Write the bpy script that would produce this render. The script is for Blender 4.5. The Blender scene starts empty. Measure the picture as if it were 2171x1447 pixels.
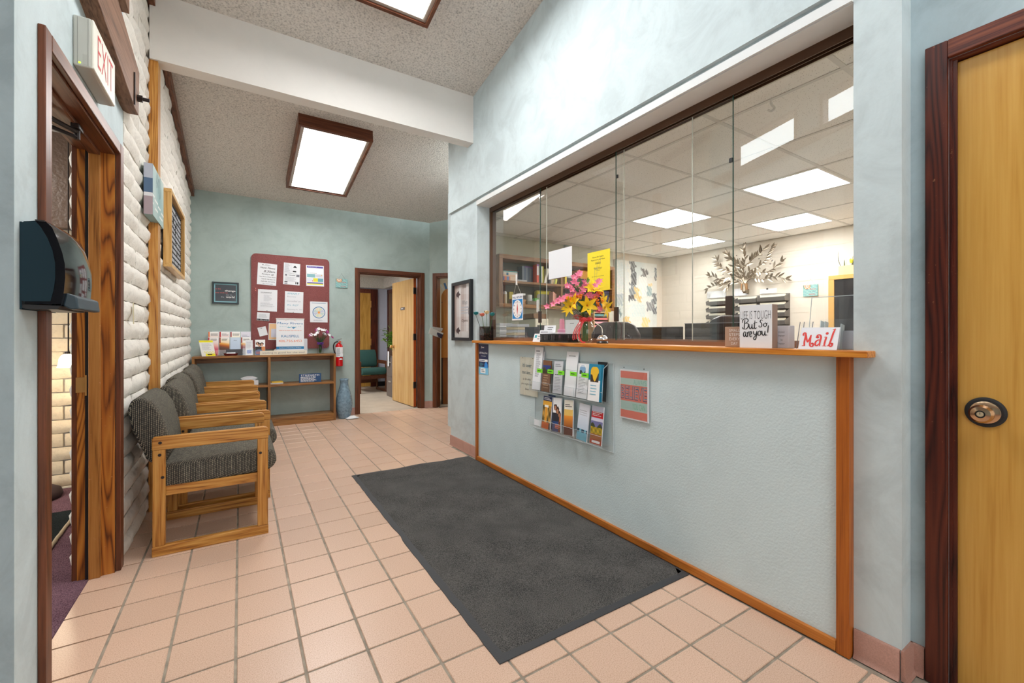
import bpy, math, random
from mathutils import Matrix, Vector
random.seed(7)
D = bpy.data
SC = bpy.context.scene
COL = SC.collection
PI = math.pi

# ---------------------------------------------------------------- camera, world, exposure
TH, FPX, CAMH, HOR = .562, 915.0, 1.148, 707.3
cam_d = D.cameras.new('camera'); cam = D.objects.new('camera', cam_d); COL.objects.link(cam)
cam.location = (0, 0, CAMH); cam.rotation_euler = (PI / 2, 0, -TH)
cam_d.sensor_width = 36; cam_d.lens = 36 * FPX / 2171; cam_d.shift_y = (HOR - 723.5) / 2171
cam_d.clip_start = .02
SC.camera = cam
SC.cycles.transparent_max_bounces = 40; SC.cycles.max_bounces = 10; SC.cycles.diffuse_bounces = 6
SC.view_settings.view_transform = 'Standard'; SC.view_settings.look = 'None'
SC.view_settings.exposure = 0.58; SC.view_settings.gamma = 1; SC.view_settings.use_curve_mapping = False
W = D.worlds.new('world'); SC.world = W; W.use_nodes = True
W.node_tree.nodes['Background'].inputs[0].default_value = (.88, .95, 1, 1)
W.node_tree.nodes['Background'].inputs[1].default_value = 9.0
LAMP_HALL, LAMP_OFFICE, LAMP_BACK, LAMP_RACK = 14, 12.5, 16.0, 16.0


def ray(px, py):
    u = (px - 1085.5) / FPX; v = (HOR - py) / FPX
    return Vector((math.sin(TH) + math.cos(TH) * u, math.cos(TH) - math.sin(TH) * u, v))


def aX(px, py, X): r = ray(px, py); return r * (X / r.x) + Vector((0, 0, CAMH))
def aY(px, py, Y): r = ray(px, py); return r * (Y / r.y) + Vector((0, 0, CAMH))
def aZ(px, py, Z): r = ray(px, py); return r * ((Z - CAMH) / r.z) + Vector((0, 0, CAMH))
def aD(px, py, d): return ray(px, py) * d + Vector((0, 0, CAMH))


# ---------------------------------------------------------------- materials
def lin(c):
    c = c / 255
    return c / 12.92 if c <= .04045 else ((c + .055) / 1.055) ** 2.4


def rgb(r, g, b): return (lin(r), lin(g), lin(b), 1)


def newmat(name):
    m = D.materials.new(name); m.use_nodes = True
    nt = m.node_tree
    return m, nt, nt.nodes['Principled BSDF']


def plain(name, col, rough=.6, metal=0, spec=.5, emit=None, es=0, noise=0, nscale=40, bump=0, bscale=200, trans=0, sheen=0):
    m, nt, b = newmat(name)
    b.inputs['Base Color'].default_value = col
    b.inputs['Roughness'].default_value = rough
    b.inputs['Metallic'].default_value = metal
    b.inputs['Specular IOR Level'].default_value = spec
    if trans: b.inputs['Transmission Weight'].default_value = trans
    if emit: b.inputs['Emission Color'].default_value = emit; b.inputs['Emission Strength'].default_value = es
    if noise or bump:
        tc = nt.nodes.new('ShaderNodeTexCoord')
    if noise:
        n = nt.nodes.new('ShaderNodeTexNoise'); n.inputs['Scale'].default_value = nscale; n.inputs['Detail'].default_value = 5
        nt.links.new(tc.outputs['Object'], n.inputs['Vector'])
        r = nt.nodes.new('ShaderNodeValToRGB')
        r.color_ramp.elements[0].position = .3; r.color_ramp.elements[1].position = .7
        r.color_ramp.elements[0].color = tuple(max(0, c * (1 - noise)) for c in col[:3]) + (1,)
        r.color_ramp.elements[1].color = tuple(min(1, c * (1 + noise)) for c in col[:3]) + (1,)
        nt.links.new(n.outputs['Fac'], r.inputs['Fac']); nt.links.new(r.outputs['Color'], b.inputs['Base Color'])
    if bump:
        n2 = nt.nodes.new('ShaderNodeTexNoise'); n2.inputs['Scale'].default_value = bscale; n2.inputs['Detail'].default_value = 3
        nt.links.new(tc.outputs['Object'], n2.inputs['Vector'])
        bp = nt.nodes.new('ShaderNodeBump'); bp.inputs['Strength'].default_value = bump; bp.inputs['Distance'].default_value = .004
        nt.links.new(n2.outputs['Fac'], bp.inputs['Height']); nt.links.new(bp.outputs['Normal'], b.inputs['Normal'])
    return m


def ramp(nt, stops):
    r = nt.nodes.new('ShaderNodeValToRGB'); e = r.color_ramp.elements
    while len(e) < len(stops): e.new(.5)
    for el, (p, c) in zip(e, stops): el.position = p; el.color = c
    return r


def wood(name, dark, mid, light, axis=2, rough=.35, scale=1.0, rings=6.0, wear=0, amp=.6, fine=.95):
    """grain runs along AXIS (object coordinates)"""
    m, nt, b = newmat(name); L = nt.links; N = nt.nodes
    tc = N.new('ShaderNodeTexCoord'); mp = N.new('ShaderNodeMapping')
    sc = [14 * scale] * 3; sc[axis] = 1.1 * scale
    mp.inputs['Scale'].default_value = sc
    mp.inputs['Rotation'].default_value = (.03, .04, .02)
    L.new(tc.outputs['Object'], mp.inputs['Vector'])
    n = N.new('ShaderNodeTexNoise'); n.inputs['Scale'].default_value = .55; n.inputs['Detail'].default_value = 2
    L.new(mp.outputs['Vector'], n.inputs['Vector'])
    mul = N.new('ShaderNodeMath'); mul.operation = 'MULTIPLY'; mul.inputs[1].default_value = rings * 2
    L.new(n.outputs['Fac'], mul.inputs[0])
    fr = N.new('ShaderNodeMath'); fr.operation = 'PINGPONG'; fr.inputs[1].default_value = .5
    L.new(mul.outputs[0], fr.inputs[0])
    mp2 = N.new('ShaderNodeMapping'); sc2 = [170 * scale] * 3; sc2[axis] = 5 * scale
    mp2.inputs['Scale'].default_value = sc2; L.new(tc.outputs['Object'], mp2.inputs['Vector'])
    n2 = N.new('ShaderNodeTexNoise'); n2.inputs['Scale'].default_value = 1.0; n2.inputs['Detail'].default_value = 4
    L.new(mp2.outputs['Vector'], n2.inputs['Vector'])
    ad = N.new('ShaderNodeMath'); ad.operation = 'MULTIPLY_ADD'; ad.inputs[1].default_value = amp
    L.new(fr.outputs[0], ad.inputs[0])
    s2 = N.new('ShaderNodeMath'); s2.operation = 'MULTIPLY'; s2.inputs[1].default_value = fine
    L.new(n2.outputs['Fac'], s2.inputs[0]); L.new(s2.outputs[0], ad.inputs[2])
    k0 = fine * .28; k1 = fine * .72 + amp * .5
    r = ramp(nt, [(k0 + (k1 - k0) * .10, dark), (k0 + (k1 - k0) * .38, mid), (min(.99, k0 + (k1 - k0) * .85), light)])
    L.new(ad.outputs[0], r.inputs['Fac'])
    out = r.outputs['Color']
    if wear:
        wn = N.new('ShaderNodeTexNoise'); wn.inputs['Scale'].default_value = 60; wn.inputs['Detail'].default_value = 6
        L.new(tc.outputs['Object'], wn.inputs['Vector'])
        wr = ramp(nt, [(.70, (0, 0, 0, 1)), (.74, (wear,) * 3 + (1,))]); L.new(wn.outputs['Fac'], wr.inputs['Fac'])
        mx = N.new('ShaderNodeMixRGB'); mx.inputs[2].default_value = rgb(200, 140, 100)
        L.new(wr.outputs['Color'], mx.inputs[0]); L.new(out, mx.inputs[1]); out = mx.outputs[0]
    L.new(out, b.inputs['Base Color'])
    b.inputs['Roughness'].default_value = rough
    b.inputs['Specular IOR Level'].default_value = .4
    bp = N.new('ShaderNodeBump'); bp.inputs['Strength'].default_value = .12; bp.inputs['Distance'].default_value = .002
    L.new(ad.outputs[0], bp.inputs['Height']); L.new(bp.outputs['Normal'], b.inputs['Normal'])
    return m


def paint(name, col, var=.10, bump=.25, bscale=35, rough=.75, stretch=(1, 1, 1)):
    """trowelled, mottled wall paint"""
    m, nt, b = newmat(name); L = nt.links; N = nt.nodes
    tc = N.new('ShaderNodeTexCoord'); mp = N.new('ShaderNodeMapping'); mp.inputs['Scale'].default_value = stretch
    L.new(tc.outputs['Object'], mp.inputs['Vector'])
    n = N.new('ShaderNodeTexNoise'); n.inputs['Scale'].default_value = 4; n.inputs['Detail'].default_value = 10; n.inputs['Roughness'].default_value = .68
    n.inputs['Distortion'].default_value = .6
    L.new(mp.outputs['Vector'], n.inputs['Vector'])
    lo = tuple(c * (1 - var) for c in col[:3]) + (1,); hi = tuple(min(1, c * (1 + var * .6)) for c in col[:3]) + (1,)
    r = ramp(nt, [(.38, lo), (.50, col), (.62, hi)]); L.new(n.outputs['Fac'], r.inputs['Fac'])
    L.new(r.outputs['Color'], b.inputs['Base Color'])
    n2 = N.new('ShaderNodeTexNoise'); n2.inputs['Scale'].default_value = bscale; n2.inputs['Detail'].default_value = 6
    L.new(tc.outputs['Object'], n2.inputs['Vector'])
    bp = N.new('ShaderNodeBump'); bp.inputs['Strength'].default_value = bump; bp.inputs['Distance'].default_value = .004
    L.new(n2.outputs['Fac'], bp.inputs['Height']); L.new(bp.outputs['Normal'], b.inputs['Normal'])
    b.inputs['Roughness'].default_value = rough; b.inputs['Specular IOR Level'].default_value = .3
    return m


def popcorn(name, col):
    m, nt, b = newmat(name); L = nt.links; N = nt.nodes
    tc = N.new('ShaderNodeTexCoord')
    v = N.new('ShaderNodeTexNoise'); v.inputs['Scale'].default_value = 75; v.inputs['Detail'].default_value = 4; v.inputs['Roughness'].default_value = .6
    L.new(tc.outputs['Object'], v.inputs['Vector'])
    r = ramp(nt, [(.34, tuple(c * .60 for c in col[:3]) + (1,)), (.45, tuple(c * .90 for c in col[:3]) + (1,)), (.62, tuple(c * 1.08 for c in col[:3]) + (1,))])
    L.new(v.outputs['Fac'], r.inputs['Fac']); L.new(r.outputs['Color'], b.inputs['Base Color'])
    bp = N.new('ShaderNodeBump'); bp.inputs['Strength'].default_value = .9; bp.inputs['Distance'].default_value = .008
    L.new(v.outputs['Fac'], bp.inputs['Height']); L.new(bp.outputs['Normal'], b.inputs['Normal'])
    b.inputs['Roughness'].default_value = .95; b.inputs['Specular IOR Level'].default_value = .1
    return m


def clear(name, tint=(1, 1, 1, 1), refl=1.0, rough=0.0, ior=1.5):
    """thin clear sheet: straight transmission plus fresnel reflection"""
    m = D.materials.new(name); m.use_nodes = True; nt = m.node_tree; N = nt.nodes; L = nt.links
    N.remove(N['Principled BSDF']); out = N['Material Output']
    t = N.new('ShaderNodeBsdfTransparent'); t.inputs[0].default_value = tint
    g = N.new('ShaderNodeBsdfGlossy'); g.inputs['Roughness'].default_value = rough
    f = N.new('ShaderNodeFresnel'); ge = N.new('ShaderNodeNewGeometry'); mr = N.new('ShaderNodeMapRange')
    mr.inputs['To Min'].default_value = ior; mr.inputs['To Max'].default_value = 1 / ior; L.new(ge.outputs['Backfacing'], mr.inputs['Value']); L.new(mr.outputs[0], f.inputs['IOR'])
    mu = N.new('ShaderNodeMath'); mu.operation = 'MULTIPLY'; mu.inputs[1].default_value = refl; mu.use_clamp = True
    mx = N.new('ShaderNodeMixShader')
    L.new(f.outputs[0], mu.inputs[0]); L.new(mu.outputs[0], mx.inputs[0]); L.new(t.outputs[0], mx.inputs[1]); L.new(g.outputs[0], mx.inputs[2])
    L.new(mx.outputs[0], out.inputs['Surface'])
    return m


def vcol(name, rough=.5):
    m, nt, b = newmat(name); a = nt.nodes.new('ShaderNodeVertexColor'); a.layer_name = 'Col'
    nt.links.new(a.outputs['Color'], b.inputs['Base Color']); b.inputs['Roughness'].default_value = rough
    return m


def fabric(name):
    m, nt, b = newmat(name); L = nt.links; N = nt.nodes
    tc = N.new('ShaderNodeTexCoord'); sp = N.new('ShaderNodeSeparateXYZ'); L.new(tc.outputs['Object'], sp.inputs[0])
    def mad(a, k, c=None, kc=0.0):
        x = N.new('ShaderNodeMath'); x.operation = 'MULTIPLY_ADD'; L.new(a, x.inputs[0]); x.inputs[1].default_value = k
        if c is not None: L.new(c, x.inputs[2])
        else: x.inputs[2].default_value = kc
        return x.outputs[0]
    u = mad(sp.outputs['X'], .8, sp.outputs['Y']); v = mad(sp.outputs['X'], -1.0, sp.outputs['Z'])
    cb = N.new('ShaderNodeCombineXYZ'); L.new(u, cb.inputs[0]); L.new(v, cb.inputs[1])
    sw = N.new('ShaderNodeCombineXYZ'); L.new(v, sw.inputs[0]); L.new(u, sw.inputs[1])
    br = N.new('ShaderNodeTexBrick'); L.new(sw.outputs[0], br.inputs['Vector'])
    br.inputs['Scale'].default_value = 1; br.inputs['Brick Width'].default_value = .010; br.inputs['Row Height'].default_value = .0058
    br.inputs['Mortar Size'].default_value = .0017; br.inputs['Mortar Smooth'].default_value = .2
    br.inputs['Color1'].default_value = rgb(172, 163, 144); br.inputs['Color2'].default_value = rgb(120, 115, 104)
    br.inputs['Mortar'].default_value = rgb(50, 50, 50)
    L.new(br.outputs['Color'], b.inputs['Base Color'])
    b.inputs['Roughness'].default_value = .95; b.inputs['Specular IOR Level'].default_value = .1
    bp = N.new('ShaderNodeBump'); bp.inputs['Strength'].default_value = .4; bp.inputs['Distance'].default_value = .001
    bp.invert = True; L.new(br.outputs['Fac'], bp.inputs['Height']); L.new(bp.outputs['Normal'], b.inputs['Normal'])
    return m


M = {}
M['teal'] = paint('teal_wall_paint', rgb(196, 209, 212), var=.10)
M['teal_back'] = paint('teal_wall_paint_green', rgb(170, 186, 182), var=.08)
M['teal_cool'] = paint('teal_wall_paint_cool', rgb(168, 185, 191), var=.13, bscale=22)
M['panel'] = paint('counter_panel_paint', rgb(203, 218, 221), var=.03, bump=.45, bscale=110)
M['cream'] = paint('cream_wall_paint', rgb(226, 218, 205), var=.02, bump=.1)
M['office_green'] = paint('office_pale_green_paint', rgb(205, 206, 190), var=.02, bump=.1)
M['lavender'] = paint('lavender_wall_paint', rgb(190, 192, 206), var=.03, bump=.1)
M['white_paint'] = paint('white_beam_paint', rgb(228, 225, 220), var=.02, bump=.1, bscale=60)
M['soffit'] = paint('soffit_paint', rgb(222, 225, 225), var=.02, bump=.1)
M['popcorn'] = popcorn('popcorn_ceiling', rgb(219, 214, 207))
M['oak'] = wood('oak_orange', rgb(124, 72, 24), rgb(180, 120, 50), rgb(206, 154, 80), axis=2, rings=6)
M['oak_x'] = wood('oak_orange_x', rgb(124, 72, 24), rgb(180, 120, 50), rgb(206, 154, 80), axis=0, rings=6)
M['oak_y'] = wood('oak_orange_y', rgb(150, 78, 18), rgb(200, 122, 38), rgb(220, 150, 62), axis=1, rings=7)
M['fir'] = wood('stained_fir_z', rgb(128, 66, 16), rgb(164, 88, 26), rgb(180, 102, 34), axis=2, rings=3, rough=.4)
M['fir_y'] = wood('stained_fir_y', rgb(128, 70, 18), rgb(168, 96, 32), rgb(188, 116, 46), axis=1, rings=3, rough=.4)
M['jamb'] = wood('jamb_fir', rgb(96, 48, 12), rgb(166, 96, 32), rgb(190, 122, 48), axis=2, rings=9, rough=.4, wear=.5, amp=1.2, fine=.4)
M['stopwood'] = wood('door_stop_wood', rgb(112, 66, 24), rgb(160, 104, 48), rgb(178, 122, 62), axis=2, rings=2, rough=.35, wear=.7)
M['walnut'] = wood('walnut_trim_z', rgb(66, 32, 18), rgb(96, 52, 30), rgb(118, 66, 40), axis=2, rings=5, rough=.4)
M['walnut_y'] = wood('walnut_trim_y', rgb(66, 34, 20), rgb(100, 58, 36), rgb(128, 80, 54), axis=1, rings=5, rough=.4)
M['walnut_x'] = wood('walnut_trim_x', rgb(66, 32, 18), rgb(92, 50, 30), rgb(112, 62, 40), axis=0, rings=5, rough=.4)
M['mahog'] = wood('dark_red_trim_z', rgb(38, 12, 8), rgb(72, 26, 16), rgb(92, 38, 22), axis=2, rings=7, rough=.35, wear=.35, amp=1.0, fine=.6)
M['mahog_y'] = wood('dark_red_trim_y', rgb(44, 18, 12), rgb(96, 44, 30), rgb(128, 70, 46), axis=1, rings=6, rough=.35)
M['beamwood'] = wood('roof_beam_wood', rgb(78, 52, 38), rgb(116, 82, 60), rgb(138, 102, 78), axis=1, rings=3, rough=.6)
M['maple'] = wood('maple_door', rgb(186, 136, 58), rgb(198, 150, 70), rgb(206, 160, 80), axis=2, rings=2.2, rough=.28, scale=.8)
M['door_tan'] = wood('tan_door', rgb(190, 142, 74), rgb(208, 164, 98), rgb(222, 182, 118), axis=2, rings=2, rough=.2, scale=.8)
M['door_brown'] = wood('brown_door', rgb(84, 62, 46), rgb(112, 88, 70), rgb(126, 100, 80), axis=2, rings=3, rough=.5)
M['shelf_wood'] = wood('shelf_oak', rgb(92, 56, 24), rgb(142, 96, 50), rgb(166, 118, 66), axis=0, rings=5)
M['shelf_wood_z'] = wood('shelf_oak_z', rgb(92, 56, 24), rgb(142, 96, 50), rgb(166, 118, 66), axis=2, rings=5)
M['rack_wood'] = wood('rack_oak', rgb(176, 104, 34), rgb(200, 126, 50), rgb(212, 140, 62), axis=2, rings=2)
M['grout'] = plain('grout', rgb(150, 140, 126), rough=.9, noise=.35, nscale=14)
M['base_tile'] = plain('baseboard_tile', rgb(172, 130, 116), rough=.45, noise=.12, nscale=260, bump=.2, bscale=300)
M['brick_core'] = plain('brick_mortar', rgb(150, 144, 136), rough=.95, noise=.15)
M['rubber'] = plain('mat_rubber', rgb(56, 57, 60), rough=.6, bump=.3)
M['bronze'] = plain('bronze_aluminium', rgb(92, 66, 48), rough=.35, metal=.35)
M['black'] = plain('black_plastic', rgb(24, 25, 27), rough=.35)
M['black_matte'] = plain('black_matte', rgb(32, 32, 34), rough=.6)
M['white'] = plain('white_plastic', rgb(232, 232, 230), rough=.4)
M['paper'] = plain('white_paper', rgb(234, 236, 240), rough=.8)
M['paper_grey'] = plain('grey_paper', rgb(206, 208, 214), rough=.8)
M['paper_cream'] = plain('cream_paper', rgb(232, 226, 208), rough=.8)
M['ink'] = plain('black_ink', rgb(34, 34, 38), rough=.7)
M['ink_grey'] = plain('grey_ink', rgb(130, 132, 140), rough=.7)
M['ink_light'] = plain('light_grey_ink', rgb(178, 180, 188), rough=.7)
M['ink_red'] = plain('red_ink', rgb(214, 58, 52), rough=.6)
M['ink_blue'] = plain('blue_ink', rgb(28, 120, 172), rough=.6)
M['ink_teal'] = plain('teal_ink', rgb(34, 92, 108), rough=.6)
M['ink_cyan'] = plain('cyan_ink', rgb(110, 180, 200), rough=.6)
M['ink_white'] = plain('white_ink', rgb(240, 240, 240), rough=.6)
M['ink_navy'] = plain('navy_ink', rgb(40, 52, 104), rough=.6)
M['ink_orange'] = plain('orange_ink', rgb(226, 126, 84), rough=.6)
M['ink_pink'] = plain('salmon_ink', rgb(206, 96, 92), rough=.6)
M['glass'] = clear('window_glass', (.97, .985, .975, 1), refl=1.8)
M['glass_edge'] = plain('glass_edge_green', rgb(40, 74, 66), rough=.15)
M['glass_edge_light'] = plain('glass_edge_pale', rgb(206, 208, 198), rough=.15)
M['acrylic'] = clear('clear_acrylic', (.992, .996, .998, 1), refl=.8)
M['acrylic_edge'] = plain('acrylic_edge', rgb(200, 212, 216), rough=.12, spec=.8)
M['vase_glass'] = clear('vase_glass', (.955, .965, .96, 1), refl=1.3, rough=.01)
M['smoke_glass'] = clear('smoked_glass', (.60, .58, .57, 1), refl=.8)
M['chrome'] = plain('chrome', rgb(225, 225, 228), rough=.08, metal=1)
M['brass'] = plain('brass', rgb(206, 160, 96), rough=.3, metal=.6)
M['knob_metal'] = plain('satin_bronze_knob', rgb(200, 168, 136), rough=.18, metal=1)
M['steel_dark'] = plain('dark_steel', rgb(52, 44, 42), rough=.45, metal=.6)
M['red'] = plain('extinguisher_red', rgb(206, 20, 28), rough=.25)
M['vc'] = vcol('printed_picture'); M['vcg'] = vcol('glossy_print', .3)
M['fabric'] = fabric('woven_chair_fabric')
M['green_fabric'] = plain('green_upholstery', rgb(50, 88, 84), rough=.95, noise=.12, nscale=120)
M['leaf'] = plain('green_leaf', rgb(120, 160, 60), rough=.5, noise=.2, nscale=30)
M['leaf_dark'] = plain('dark_green_leaf', rgb(44, 84, 44), rough=.5)
M['stem'] = plain('green_stem', rgb(72, 110, 62), rough=.5)
M['yellow'] = plain('yellow_petal', rgb(250, 208, 30), rough=.5, noise=.1, nscale=30)
M['pink'] = plain('pink_petal', rgb(238, 128, 160), rough=.5, noise=.15, nscale=60)
M['berry'] = plain('orange_berry', rgb(244, 134, 40), rough=.25)
M['light_panel'] = plain('hall_light_diffuser', rgb(255, 255, 255), emit=(1, .99, .98, 1), es=LAMP_HALL)
M['light_office'] = plain('office_light_diffuser', rgb(255, 255, 255), emit=(1, .985, .965, 1), es=LAMP_OFFICE)
M['light_back'] = plain('back_room_diffuser', rgb(255, 255, 255), emit=(1, .98, .95, 1), es=LAMP_BACK)
M['steel_rim'] = plain('diffuser_rim', rgb(196, 190, 182), rough=.4, metal=.4)
_c = {}


def flat(r, g, b, rough=.6):
    k = (r, g, b, rough)
    if k not in _c: _c[k] = plain('colour_%02x%02x%02x' % (r, g, b), rgb(r, g, b), rough=rough)
    return _c[k]


# terracotta tile: speckle plus a shade of its own for each tile
def tile_mat():
    m, nt, b = newmat('terracotta_tile'); L = nt.links; N = nt.nodes
    tc = N.new('ShaderNodeTexCoord'); oi = N.new('ShaderNodeObjectInfo')
    n = N.new('ShaderNodeTexNoise'); n.inputs['Scale'].default_value = 260; n.inputs['Detail'].default_value = 2
    L.new(tc.outputs['Object'], n.inputs['Vector'])
    r = ramp(nt, [(.30, rgb(188, 152, 130)), (.46, rgb(207, 174, 151)), (.66, rgb(217, 187, 166))]); L.new(n.outputs['Fac'], r.inputs['Fac'])
    mr = N.new('ShaderNodeMapRange'); mr.inputs['To Min'].default_value = .93; mr.inputs['To Max'].default_value = 1.04; L.new(oi.outputs['Random'], mr.inputs['Value'])
    hs = N.new('ShaderNodeHueSaturation'); L.new(mr.outputs[0], hs.inputs['Value']); L.new(r.outputs['Color'], hs.inputs['Color'])
    L.new(hs.outputs[0], b.inputs['Base Color'])
    b.inputs['Roughness'].default_value = .33; b.inputs['Specular IOR Level'].default_value = .45
    bp = N.new('ShaderNodeBump'); bp.inputs['Strength'].default_value = .12; bp.inputs['Distance'].default_value = .001
    n3 = N.new('ShaderNodeTexNoise'); n3.inputs['Scale'].default_value = 90; L.new(tc.outputs['Object'], n3.inputs['Vector'])
    L.new(n3.outputs['Fac'], bp.inputs['Height']); L.new(bp.outputs['Normal'], b.inputs['Normal'])
    return m


def brick_mat(name, col):
    m, nt, b = newmat(name); L = nt.links; N = nt.nodes
    ge = N.new('ShaderNodeNewGeometry')
    n = N.new('ShaderNodeTexNoise'); n.inputs['Scale'].default_value = 30; n.inputs['Detail'].default_value = 9; n.inputs['Roughness'].default_value = .72
    L.new(ge.outputs['Position'], n.inputs['Vector'])
    r = ramp(nt, [(.30, tuple(c * .82 for c in col[:3]) + (1,)), (.46, col), (.7, tuple(min(1, c * 1.06) for c in col[:3]) + (1,))])
    L.new(n.outputs['Fac'], r.inputs['Fac']); L.new(r.outputs['Color'], b.inputs['Base Color'])
    bp = N.new('ShaderNodeBump'); bp.inputs['Strength'].default_value = .75; bp.inputs['Distance'].default_value = .008
    L.new(n.outputs['Fac'], bp.inputs['Height']); L.new(bp.outputs['Normal'], b.inputs['Normal'])
    b.inputs['Roughness'].default_value = .85; b.inputs['Specular IOR Level'].default_value = .2
    return m


def carpet_mat(name, a, c, scale=220):
    m, nt, b = newmat(name); L = nt.links; N = nt.nodes
    tc = N.new('ShaderNodeTexCoord')
    n = N.new('ShaderNodeTexNoise'); n.inputs['Scale'].default_value = scale; n.inputs['Detail'].default_value = 3
    n0 = N.new('ShaderNodeTexNoise'); n0.inputs['Scale'].default_value = 5; n0.inputs['Detail'].default_value = 4
    L.new(tc.outputs['Object'], n.inputs['Vector']); L.new(tc.outputs['Object'], n0.inputs['Vector'])
    mx = N.new('ShaderNodeMath'); mx.operation = 'MULTIPLY_ADD'; mx.inputs[1].default_value = .22; L.new(n0.outputs['Fac'], mx.inputs[0])
    m2 = N.new('ShaderNodeMath'); m2.operation = 'MULTIPLY'; m2.inputs[1].default_value = .78; L.new(n.outputs['Fac'], m2.inputs[0]); L.new(m2.outputs[0], mx.inputs[2])
    r = ramp(nt, [(.36, a), (.62, c)]); L.new(mx.outputs[0], r.inputs['Fac']); L.new(r.outputs['Color'], b.inputs['Base Color'])
    bp = N.new('ShaderNodeBump'); bp.inputs['Strength'].default_value = .8; bp.inputs['Distance'].default_value = .006
    L.new(n.outputs['Fac'], bp.inputs['Height']); L.new(bp.outputs['Normal'], b.inputs['Normal'])
    b.inputs['Roughness'].default_value = 1; b.inputs['Specular IOR Level'].default_value = .05
    return m


def speckle_tile():
    m, nt, b = newmat('acoustic_tile'); L = nt.links; N = nt.nodes
    tc = N.new('ShaderNodeTexCoord'); v = N.new('ShaderNodeTexVoronoi'); v.inputs['Scale'].default_value = 90
    L.new(tc.outputs['Object'], v.inputs['Vector'])
    r = ramp(nt, [(.10, rgb(140, 136, 130)), (.20, rgb(240, 238, 234))]); L.new(v.outputs['Distance'], r.inputs['Fac'])
    L.new(r.outputs['Color'], b.inputs['Base Color']); b.inputs['Roughness'].default_value = .95; b.inputs['Specular IOR Level'].default_value = .1
    return m


M['tile'] = tile_mat()
M['brick'] = brick_mat('white_slump_brick', rgb(236, 231, 222))
M['brick_tan'] = brick_mat('foyer_brick', rgb(216, 198, 170))
M['mat'] = carpet_mat('entrance_mat_pile', rgb(52, 52, 53), rgb(106, 104, 101), 260)
M['purple'] = carpet_mat('purple_carpet', rgb(70, 46, 58), rgb(134, 104, 116), 240)
M['beige_carpet'] = carpet_mat('beige_carpet', rgb(170, 156, 140), rgb(206, 194, 178), 160)
M['dark_mat'] = carpet_mat('dark_mat', rgb(18, 22, 24), rgb(48, 54, 56), 240)
M['acoustic'] = speckle_tile()
M['cork'] = carpet_mat('maroon_board_fabric', rgb(122, 72, 72), rgb(162, 102, 100), 300)


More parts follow.
